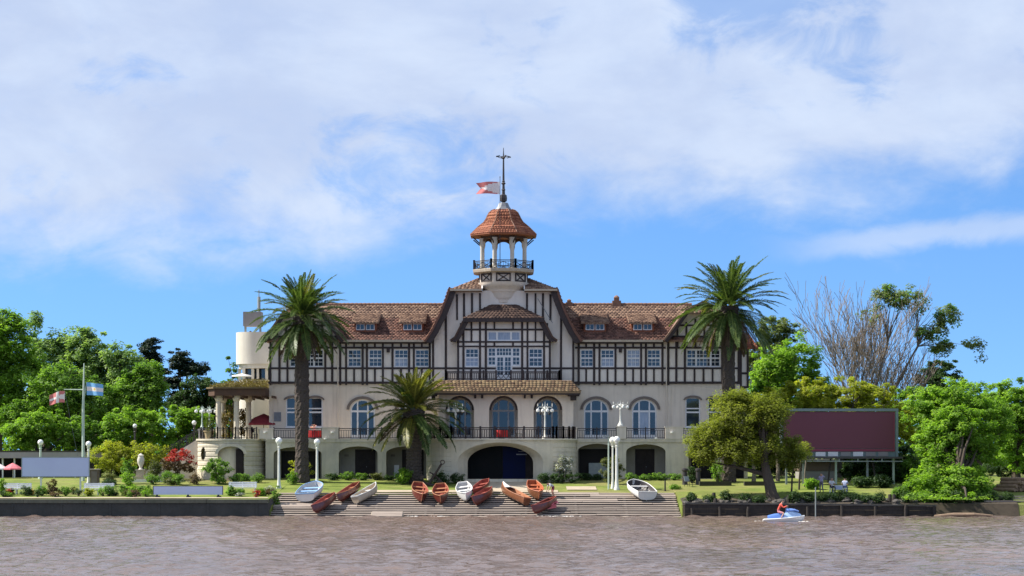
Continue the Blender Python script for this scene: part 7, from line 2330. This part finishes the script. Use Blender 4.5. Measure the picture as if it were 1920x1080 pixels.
mb = MB(); hull_loft(mb, [(-1.55, sec(.42, -.12, .12)), (-1.45, sec(.50, -.18, .16)), (-.6, sec(.55, -.2, .20)), (.3, sec(.55, -.2, .28)), (1.0, sec(.45, -.15, .36)), (1.4, sec(.24, .0, .42)), (1.58, sec(.06, .25, .42))]); mb.build('hull', 'ski_white', ski, smooth=True)
mb = MB()
def bsec(w, z0, z1): return [(-w, z0), (-w * .95, z0 + (z1 - z0) * .5), (-w * .6, z1 - .05), (0, z1), (w * .6, z1 - .05), (w * .95, z0 + (z1 - z0) * .5), (w, z0)]
hull_loft(mb, [(.05, bsec(.24, .25, .62)), (.3, bsec(.32, .28, .86)), (.65, bsec(.36, .30, .88)), (1.0, bsec(.30, .34, .74)), (1.32, bsec(.14, .38, .55))]); mb.build('fairing', 'ski_light', ski, smooth=True)
mb = MB(); hull_loft(mb, [(.15, bsec(.20, .70, .98)), (.45, bsec(.30, .80, 1.0)), (.85, bsec(.30, .80, .95)), (1.15, bsec(.16, .72, .82))]); mb.build('hood', 'ski_blue', ski, smooth=True)
mb = MB(); hull_loft(mb, [(-1.2, bsec(.16, .18, .44)), (-.7, bsec(.19, .20, .58)), (-.2, bsec(.19, .22, .62)), (.1, bsec(.17, .25, .60))]); mb.build('seat', 'ski_blue', ski, smooth=True)
mb = MB(); mb.tube([(.22, -.36, 1.02), (.30, -.15, 1.05), (.32, 0, 1.04), (.30, .15, 1.05), (.22, .36, 1.02)], .025, n=6); mb.tube([(.32, 0, 1.04), (.42, 0, .92)], .04, n=6); mb.build('handlebar', 'boat_dark', ski)
# the rider sits astride, facing +X of the ski
jr = dict(pelvis=(-.42, 0, .68), spine=(-.36, 0, .86), chest=(-.22, 0, 1.06), neck=(-.14, 0, 1.19), head=(-.10, 0, 1.28), crown=(-.08, 0, 1.38), face=(1, -.1, -.2),
          shl=(-.22, .19, 1.10), ell=(-.02, .30, .92), wrl=(.17, .33, 1.02), hal=(.22, .34, 1.03), shr=(-.22, -.19, 1.10), elr=(-.02, -.30, .92), wrr=(.17, -.33, 1.02), har=(.22, -.34, 1.03),
          hil=(-.38, .12, .66), knl=(-.02, .33, .58), anl=(-.22, .36, .28), tol=(-.08, .38, .25), hir=(-.38, -.12, .66), knr=(-.02, -.33, .58), anr=(-.22, -.36, .28), tor=(-.08, -.38, .25))
jr = {k: (v if k == 'face' else (v[0] * 1.12 + .04, v[1] * 1.1, .30 + (v[2] - .30) * 1.2 if v[2] > .3 else v[2])) for k, v in jr.items()}
person('rider in a red jacket astride the jet ski', (jx, JY, .02), R(-4), jr, 'vest_red', 'shorts_pink', 'long', 'short')

# ================================================================== SIGNS AND BILLBOARDS
by = -9.5
bb_ = empty('billboard', (DX(1573, by), by, ground_z(DX(1573, by), by)), 0, 'large maroon billboard on posts above the right bank', 'billboard')
Bp = lambda o: rel(o, bb_)
def bx(name, m, p0, p1, q0, q1, y0, y1): return Bp(boxpart(name, m, None, DX(p0, by), DX(p1, by), y0, y1, DZ(q1, by), DZ(q0, by)))
bx('panel', 'maroon_panel', 1469, 1675, 772, 841, by - .04, by + .03)
bx('border', 'maroon_border', 1466, 1678, 842, 846.5, by - .05, by + .03); bx('border', 'maroon_border', 1675.2, 1677.5, 772, 841.5, by - .045, by + .03)
bx('top_rail', 'teal_frame', 1462, 1684, 766, 771, by - .12, by + .12); bx('side_rail', 'teal_frame', 1679, 1684, 771.1, 858, by - .1, by + .14); bx('side_rail', 'white_iron', 1462, 1465.5, 771.1, 858, by - .1, by + .12)
bx('backing', 'teal_frame', 1466, 1678.5, 772, 857, by + .04, by + .10)
for k in range(7):
    p = 1504 + k * 23.5
    bx('name_plate', 'white_paint' if k in (1, 2, 4) else 'grey_panel', p + 1.5, p + 20, 847.2 + (k % 2) * .4, 855.5, by - .09, by - .02)
bx('walkway', 'boat_dark', 1488, 1690, 856.2, 859.8, by - .75, by + .3)
bx('walkway_rail', 'grey_iron', 1500, 1690, 864, 865.6, by - .72, by - .66)
for p in (1475, 1507, 1568, 1627, 1676): Bp(boxpart('post', 'pale_green_iron' if p in (1568, 1676) else 'grey_iron', None, DX(p, by) - .09, DX(p, by) + .09, by + .12, by + .28, 1.9, DZ(858, by) + .6))
for p0, q0, p1, q1 in ((1552, 905, 1558, 861), (1642, 905, 1636, 862)):
    g = MB(); g.bar((DX(p0, by - .4), by - .5, DZ(q0, by)), (DX(p1, by), by + .1, DZ(q1, by)), .12); Bp(g.build('brace', 'pile_wood'))
for p in (1485, 1530, 1570, 1605, 1650): bx('walkway_hanger', 'grey_iron', p, p + 2, 859.9, 866, by - .71, by - .66)
# shed below the billboard
sy = -5.0
sd_ = empty('shed', (DX(1532, sy), sy, ground_z(DX(1532, sy), sy)), 0, 'low grey shed with a dark upper band behind the standing person', 'shed')
for nm, m, p0, p1, q0, q1, y0, y1 in (('wall', 'grey_wall', 1500, 1566, 883, 903, sy, sy + 3), ('upper_band', 'brown_wall', 1498, 1568, 866, 882.6, sy - .05, sy + 3.05), ('roof', 'grey_wall', 1494, 1572, 861, 865.7, sy - .3, sy + 3.3)):
    rel(boxpart(nm, m, None, DX(p0, sy), DX(p1, sy), y0, y1, DZ(q1, sy), DZ(q0, sy)), sd_)
# lilac billboard on the left
ly = -14.5
lz = ground_z(DX(104, ly), ly)
ls = empty('billboard', (DX(104, ly), ly, lz), 0, 'large blank lilac billboard on the left bank', 'billboard')
for nm, m, p0, p1, q0, q1, y0, y1 in (('panel', 'lilac_panel', 41.5, 166.5, 858, 893, ly, ly + .06), ('frame', 'grey_iron', 40, 168, 856.6, 857.8, ly - .03, ly + .1), ('frame', 'grey_iron', 40, 168, 893.2, 894.6, ly - .03, ly + .1), ('frame', 'grey_iron', 40, 41.3, 857.9, 893.1, ly - .03, ly + .1), ('frame', 'grey_iron', 166.7, 168, 857.9, 893.1, ly - .03, ly + .1)):
    rel(boxpart(nm, m, None, DX(p0, ly), DX(p1, ly), y0, y1, DZ(q1, ly), DZ(q0, ly)), ls)
for p in (76, 150): rel(boxpart('post', 'white_iron', None, DX(p, ly) - .07, DX(p, ly) + .07, ly + .11, ly + .25, lz - .2, DZ(860, ly)), ls)
# long low lilac panel on the seawall
py_ = -20.8
pz = ground_z(DX(352, py_), py_)
lp_ = empty('sign_panel', (DX(352, py_), py_, pz), 0, 'long low blank lilac panel standing on the seawall', 'sign')
for nm, m, p0, p1, q0, q1, y0, y1 in (('panel', 'lilac_panel', 288, 417, 912, 927.5, py_, py_ + .05), ('frame', 'dark_iron', 286.8, 418.2, 910.8, 911.8, py_ - .02, py_ + .08), ('frame', 'dark_iron', 286.8, 287.8, 911.9, 928, py_ - .02, py_ + .08), ('frame', 'dark_iron', 417.2, 418.2, 911.9, 928, py_ - .02, py_ + .08)):
    rel(boxpart(nm, m, None, DX(p0, py_), DX(p1, py_), y0, y1, DZ(q1, py_), DZ(q0, py_)), lp_)
for p in (294, 352, 409):
    g = MB(); x = DX(p, py_); g.box(x - .08, x + .08, py_ + .06, py_ + .2, pz - .05, DZ(926, py_)); g.box(x - .13, x + .2, py_ + .0, py_ + .4, pz + .001, pz + .10); rel(g.build('foot', 'dark_iron'), lp_)

# ================================================================== BENCHES, LAMPS, MASTS
def bench(px0, px1, Y, label):
    x0, x1 = DX(px0, Y), DX(px1, Y); w = (x1 - x0) / 2
    z = ground_z((x0 + x1) / 2, Y)
    root = empty('garden_bench', ((x0 + x1) / 2, Y, z + .03), 0, label, 'bench')
    for k in range(3): boxpart('seat_slat', 'white_paint', root, -w, w, -.30 + k * .17, -.15 + k * .17, .42, .46)
    for k in range(3): boxpart('back_slat', 'white_paint', root, -w, w, .24 + k * .02, .275 + k * .02, .52 + k * .15, .645 + k * .15)
    for x in (-w + .12, 0, w - .12):
        g = MB(); g.box(x - .04, x + .04, -.28, .24, .30, .418); g.box(x - .04, x + .04, -.26, -.18, -.05, .30); g.box(x - .04, x + .04, .14, .22, -.05, .30); g.bar((x, .22, .3), (x, .30, .97), .06, .05, up=(0, 1, 0)); g.build('leg', 'white_paint', root)
bench(5, 58, -18.4, 'white garden bench at the left end of the seawall'); bench(156, 213, -18.4, 'white garden bench right of the lilac billboard'); bench(428, 481, -17.0, 'white garden bench beside the corner bay lawn')
def globe_lamp(px, py_globe, Y, label, m='white_iron', d=.27, rpost=.12, top=None):
    x = DX(px, Y); z = ground_z(x, Y); h = DZ(py_globe, Y) - z
    root = empty('globe_lamp', (x, Y, z + .02), 0, label, 'street lamp')
    mb = MB(); mb.lathe([(rpost * 1.9, -.15), (rpost * 1.9, .10), (rpost * 1.4, .22), (rpost * 1.1, .7), (rpost, .8), (rpost * .8, h - .62), (rpost * 1.3, h - .56), (rpost * .8, h - .5), (rpost * 1.6, h - d * 1.02)], (0, 0, 0), 12); mb.build('post', m, root, smooth=True)
    mb = MB(); mb.lathe([(d * .45, h - d * .98), (d * .86, h - d * .5), (d, h), (d * .86, h + d * .5), (d * .5, h + d * .87), (.02, h + d)], (0, 0, 0), 16); mb.build('globe', 'globe', root, smooth=True)
    return root
globe_lamp(523, 827, -13, 'white globe lamp left of the tall left palm', d=.30)
globe_lamp(594.5, 829, -11, 'white globe lamp right of the tall left palm', d=.28)
globe_lamp(1149, 826, -13, 'white globe lamp, slimmer of the close pair before the arcade', d=.31, rpost=.10); globe_lamp(1156.5, 825, -14, 'white globe lamp, stouter of the close pair before the arcade', d=.31, rpost=.135)
globe_lamp(76, 830, -3, 'white globe lamp behind the lilac billboard', 'pale_green_iron', .27); globe_lamp(166, 833, -9, 'white globe lamp beside the flag mast', d=.26, rpost=.10)
globe_lamp(253, 799, 1, 'white globe lamp on a dark post in the left garden', 'dark_iron', .20, .11); globe_lamp(364, 793, 3, 'white globe lamp on a dark post behind the outer stair', 'dark_iron', .22, .09)
x = DX(1141, -13.5); z = ground_z(x, -13.5); h = DZ(820, -13.5) - z
root = empty('flood_lamp', (x, -13.5, z + .02), 0, 'thin pale lamp post with a tilted flood light beside the globe pair', 'street lamp')
mb = MB(); mb.tube([(0, 0, -.15), (0, 0, h)], [.075, .055], n=8); mb.build('post', 'pale_green_iron', root)
mb = MB(); mb.obox((-.22, -.05, h + .05), (.26, 0, .05), (0, .18, 0), (-.015, 0, .09)); mb.build('lamp_head', 'grey_iron', root)

# flag mast with yard and gaff
my = -6.0
mx_, mz = DX(156, my), ground_z(DX(156, my), my)
ms = empty('flag_mast', (mx_, my, mz), 0, 'tall pale green flag mast with a yardarm beside the lilac billboard', 'flag mast')
H = DZ(681, my) - mz
mb = MB(); mb.tube([(0, 0, -.2), (0, 0, H * .62), (.08, 0, H)], [.15, .12, .05], n=10); mb.build('pole', 'pale_green_iron', ms)
zy = DZ(731, my) - mz
mb = MB(); mb.tube([(-1.75, 0, zy + .04), (.2, 0, zy)], [.035, .06], n=6); mb.build('yard', 'pale_green_iron', ms)
mb = MB(); mb.tube([(0, 0, DZ(759, my) - mz), (.32, -.05, DZ(716, my) - mz)], [.05, .03], n=6); mb.build('gaff', 'pale_green_iron', ms)
mb = MB(); mb.tube([(-1.7, 0, zy), (-.12, 0, .4)], .012, n=4); mb.tube([(0, .1, H), (-.1, .12, .5)], .012, n=4); mb.build('halyard', 'lead', ms)
fl = flag_mesh(1.4, 1.05, lambda u, v: 1 if abs(v - .5) < .14 + .35 * max(0, .35 - u) or (abs(u - .45) < .10) else 0, amp=.12, droop=.26, seed=1).build('club_flag', ['flag_red', 'flag_white'], None, (mx_ - 1.68, my, DZ(733, my)), None, True)
tag(fl, 'red and white flag drooping from the end of the yardarm', 'flag')
mat('flag_sun', (.75, .55, .12), (.7, .5, .1), rough=.8)
def arg(u, v):
    if math.hypot((u - .5) * 1.5, v - .5) < .10: return 2
    return 1 if .34 < v < .66 else 0
fl = flag_mesh(1.5, 1.15, arg, amp=.16, droop=.18, nx=26, nz=15, seed=3).build('national_flag', ['flag_blue', 'flag_white', 'flag_sun'], None, (mx_ + .34, my - .08, DZ(717, my)), (0, 0, R(172)), True)
tag(fl, 'light blue and white banded flag hanging from the gaff', 'flag')

# low flat-roofed pavilion at the left edge
vy = 2.0
pv = empty('garden_pavilion', (DX(60, vy), vy, ground_z(DX(60, vy), vy)), 0, 'low flat-roofed pavilion with dark open front behind the lilac billboard', 'pavilion')
def pvx(nm, m, p0, p1, q0, q1, y0, y1): return rel(boxpart(nm, m, None, DX(p0, vy), DX(p1, vy), y0, y1, DZ(q1, vy), DZ(q0, vy)), pv)
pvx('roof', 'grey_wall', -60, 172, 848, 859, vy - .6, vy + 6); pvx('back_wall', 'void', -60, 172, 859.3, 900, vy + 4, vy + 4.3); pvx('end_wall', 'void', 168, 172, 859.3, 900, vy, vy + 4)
pvx('roof_lip', 'planter', -60, 172, 845, 847.8, vy - .4, vy + 6)
for p in (4, 26, 60, 100, 140): pvx('post', 'white_iron', p, p + 2.6, 859.2, 899, vy - .1, vy + .1)
root = empty('garden_parasol', (DX(24, -2), -2.0, ground_z(DX(24, -2), -2)), 0, 'open pink and red parasol before the garden pavilion', 'parasol')
h = DZ(868, -2) - ground_z(0, -2)
mb = MB(); mb.tube([(0, 0, 0), (0, 0, h)], .03, n=6); mb.build('pole', 'white_iron', root)
mb = MB(); mb.lathe([(.92, h - .62), (.9, h - .5), (.45, h - .22), (.02, h)], (0, 0, 0), 8); mb.build('canopy', 'pink_cloth', root)
root = empty('garden_parasol', (DX(-4, -2), -2.0, ground_z(DX(-4, -2), -2)), 0, 'open white parasol at the left edge beside the pink one', 'parasol')
mb = MB(); mb.tube([(0, 0, 0), (0, 0, h)], .03, n=6); mb.build('pole', 'white_iron', root)
mb = MB(); mb.lathe([(.92, h - .62), (.9, h - .5), (.45, h - .22), (.02, h)], (0, 0, 0), 8); mb.build('canopy', 'flag_white', root)
ky = -10.0; x = DX(178, ky); z = ground_z(x, ky)
root = empty('garden_kiosk', (x, ky, z), 0, 'small brown kiosk box beside the lilac billboard', 'kiosk')
boxpart('body', 'brown_wall', root, -.36, .36, -.3, .3, -.1, DZ(881, ky) - z); boxpart('lid', 'mortar', root, -.42, .42, -.36, .36, DZ(881, ky) - z + .002, DZ(881, ky) - z + .10); boxpart('door', 'hood', root, -.25, .25, -.33, -.302, .1, DZ(881, ky) - z - .12)
# white statue on a plinth, kerb and the garden steps
sty = -4.5; x = DX(264, sty); z = ground_z(x, sty)
root = empty('garden_statue', (x, sty, z), 0, 'white stone urn statue on a stepped plinth in the left garden', 'statue')
hh = DZ(850, sty) - z
mb = MB(); mb.box(-.55, .55, -.5, .5, -.1, .25); mb.box(-.38, .38, -.36, .36, .252, .8); mb.box(-.45, .45, -.42, .42, .802, .9); mb.build('plinth', 'mortar', root)
mb = MB(); mb.lathe([(.24, .902), (.14, 1.0), (.12, 1.1), (.30, hh * .62), (.34, hh * .75), (.24, hh * .88), (.28, hh * .92), (.12, hh * .97), (.02, hh)], (0, 0, 0), 14); mb.build('urn', 'annex', root, smooth=True)
x0, x1 = DX(236, -7), DX(345, -7)
o = boxpart('garden_kerb', 'white_paint', None, x0, x1, -7.1, -6.85, ground_z(0, -7) - .1, ground_z(0, -7) + .22); tag(o, 'white garden kerb below the statue and red-topped shrub', 'kerb')
# anchor leaning in its bed
ay = -10.6; x = DX(818, ay); z = ground_z(x, ay)
root = empty('anchor', (x, ay, z), 0, 'large old iron anchor leaning upright in the flower bed', 'anchor')
mb = MB(); mb.tube([(-.65, 0, .15), (.45, .1, 1.95)], [.13, .09], n=8); mb.build('shank', 'rust_iron', root)
mb = MB(); mb.tube([(-.62, .02, 1.25), (-.15, .05, .95), (.75, .1, .12)], [.05, .08, .06], n=7); mb.build('stock', 'rust_iron', root)
mb = MB()
for t in range(10):
    a = R(36 * t); b = R(36 * (t + 1)); c = Vector((.55, .1, 2.1))
    mb.tube([c + Vector((math.cos(a), 0, math.sin(a))) * .18, c + Vector((math.cos(b), 0, math.sin(b))) * .18], .045, n=5)
mb.build('ring', 'rust_iron', root)
mb = MB(); mb.tube([(-1.25, -.1, .75), (-1.05, 0, .3), (-.65, 0, .1), (-.1, 0, .05), (.25, .05, .35)], [.05, .10, .14, .10, .05], n=8); mb.obox((-1.25, -.1, .75), (.16, 0, .06), (0, .12, 0), (-.03, 0, .14)); mb.obox((.25, .05, .38), (.14, 0, -.05), (0, .12, 0), (.03, 0, .13)); mb.build('arm', 'rust_iron', root)
# planters and iron pieces under the feathery tree
for p0, p1, l in ((1311, 1371, 'long dark timber planter nearer the boat ramp'), (1395, 1440, 'dark timber planter beside the feathery tree trunk')):
    Y = -10.5; x0, x1 = DX(p0, Y), DX(p1, Y); z = ground_z((x0 + x1) / 2, Y)
    root = empty('timber_planter', ((x0 + x1) / 2, Y, z), 0, l, 'planter'); w = (x1 - x0) / 2
    for k in range(2): boxpart('board', 'planter', root, -w, w, -.35, -.30, -.02 + k * .2, .17 + k * .2)
    boxpart('board', 'planter', root, -w, -w + .05, -.298, .35, -.02, .37); boxpart('board', 'planter', root, w - .05, w, -.298, .35, -.02, .37); boxpart('soil', 'soil', root, -w + .052, w - .052, -.298, .30, .0, .33)
for px in (1284, 1309):
    Y = -9.8; x = DX(px, Y); z = ground_z(x, Y)
    mb = MB(); mb.lathe([(.26, -.1), (.22, .1), (.2, 1.15), (.28, 1.25), (.26, 1.4), (.05, 1.46)], (0, 0, 0), 12)
    o = mb.build('iron_bollard', 'dark_iron', None, (x, Y, z + .02)); tag(o, 'stout dark iron bollard on the lawn by the timber planter', 'bollard', 'iron bollards on the lawn')
Y = -11.5; x = DX(1291, Y); z = ground_z(x, Y)
root = empty('garden_chair', (x, Y, z + .02), .5, 'low dark iron garden chair on the lawn between the two bollards', 'chair')
mb = MB(); mb.box(-.24, .24, -.24, .24, .40, .44); mb.build('seat', 'dark_iron', root)
mb = MB(); mb.obox((0, .32, .66), (.24, 0, 0), (0, .02, 0), (0, .08, .22)); mb.build('backrest', 'grey_iron', root)
for sx in (-.22, .22):
    for sy_ in (-.22, .22): g = MB(); g.bar((sx * 1.2, sy_ * 1.2, 0), (sx, sy_, .399), .04); g.build('leg', 'dark_iron', root)
sh('garden_shrub', 'dark bush between the two iron bollards', 1286, 1308, 874, -8.5, 'leaf_dark', 1200, .13, 108)
mb = MB(); mb.tube([(0, 0, -.1), (0, 0, .95)], [.08, .06], n=7)
o = mb.build('mooring_post', 'dark_iron', None, (DX(1247, -15), -15.0, ground_z(DX(1247, -15), -15) + .01)); tag(o, 'short dark mooring post behind the plain white dinghy', 'post')
# lamp posts and thin trees under the feathery crown
for px, py0, Y, l, m in ((1413, 862, -7, 'pale slender tree trunk left of the feathery tree', 'bark_pale'), (1458, 850, -6, 'pale bent tree trunk right of the feathery tree', 'bark_pale')):
    x = DX(px, Y); z = ground_z(x, Y); H_ = DZ(py0, Y) - z
    root = empty('slender_tree', (x, Y, z), 0, l, 'tree')
    mb = MB(); mb.tube([(0, 0, -.15), (.05, 0, H_ * .4), (-.05, 0, H_), (.1, 0, H_ + 1.2)], [.22, .17, .14, .05], n=8); mb.build('trunk', m, root)
    P, var, C_, out = clump_points([(0, 0, H_ + 1.1, 1.2, 1.0, .9)], 24, 1400, .4, int(px)); link(bpy.data.objects.new('crown', leaves_mesh('crown', P, .18, 'leaf_feather', .5, var, .4, 3, out)), root)
for px, Y in ((1484, -16.5), (1498, -14.5), (1508, -12)):
    x = DX(px, Y); z = ground_z(x, Y)
    root = empty('young_tree', (x, Y, z), 0, 'thin leaning young tree between feathery tree and maroon billboard', 'tree', 'young trees on the right bank')
    hh = 2.9
    mb = MB(); mb.tube([(0, 0, -.15), (.05, 0, 1.2), (.22, 0, hh)], [.09, .075, .05], n=7); mb.build('trunk', 'bark_pale' if px == 1508 else 'bark', root)
    P, var, C_, out = clump_points([(.2, 0, hh + .5, .9, .7, .7)], 16, 900, .35, int(px)); link(bpy.data.objects.new('crown', leaves_mesh('crown', P, .16, 'leaf_feather', .5, var, .4, 3, out)), root)
# white foam at the foot of the ramp
mat('foam', (.75, .72, .68), (.6, .56, .5), rough=.8, scale=6)
mb = MB(); rgf = random.Random(2)
for cxp, wdt, n, y0_ in ((1045, 1.3, 60, -23.75), (760, .9, 26, -23.75), (1000, .6, 12, -23.75), (826, .5, 8, -23.75), (1425, 1.0, 9, JY), (1505, .5, 9, JY - .4)):
    for k in range(n):
        x = DX(cxp, y0_) + rgf.gauss(0, wdt * .6); y = y0_ + rgf.gauss(0, .16); s = rgf.uniform(.04, .13)
        mb.lathe([(s, 0.02), (s * .7, .045), (.005, .06)], (x, y, 0), 6, cap=False)
o = mb.build('foam', 'foam'); tag(o, 'white foam where the water laps the boat ramp', 'foam', kind='stuff')
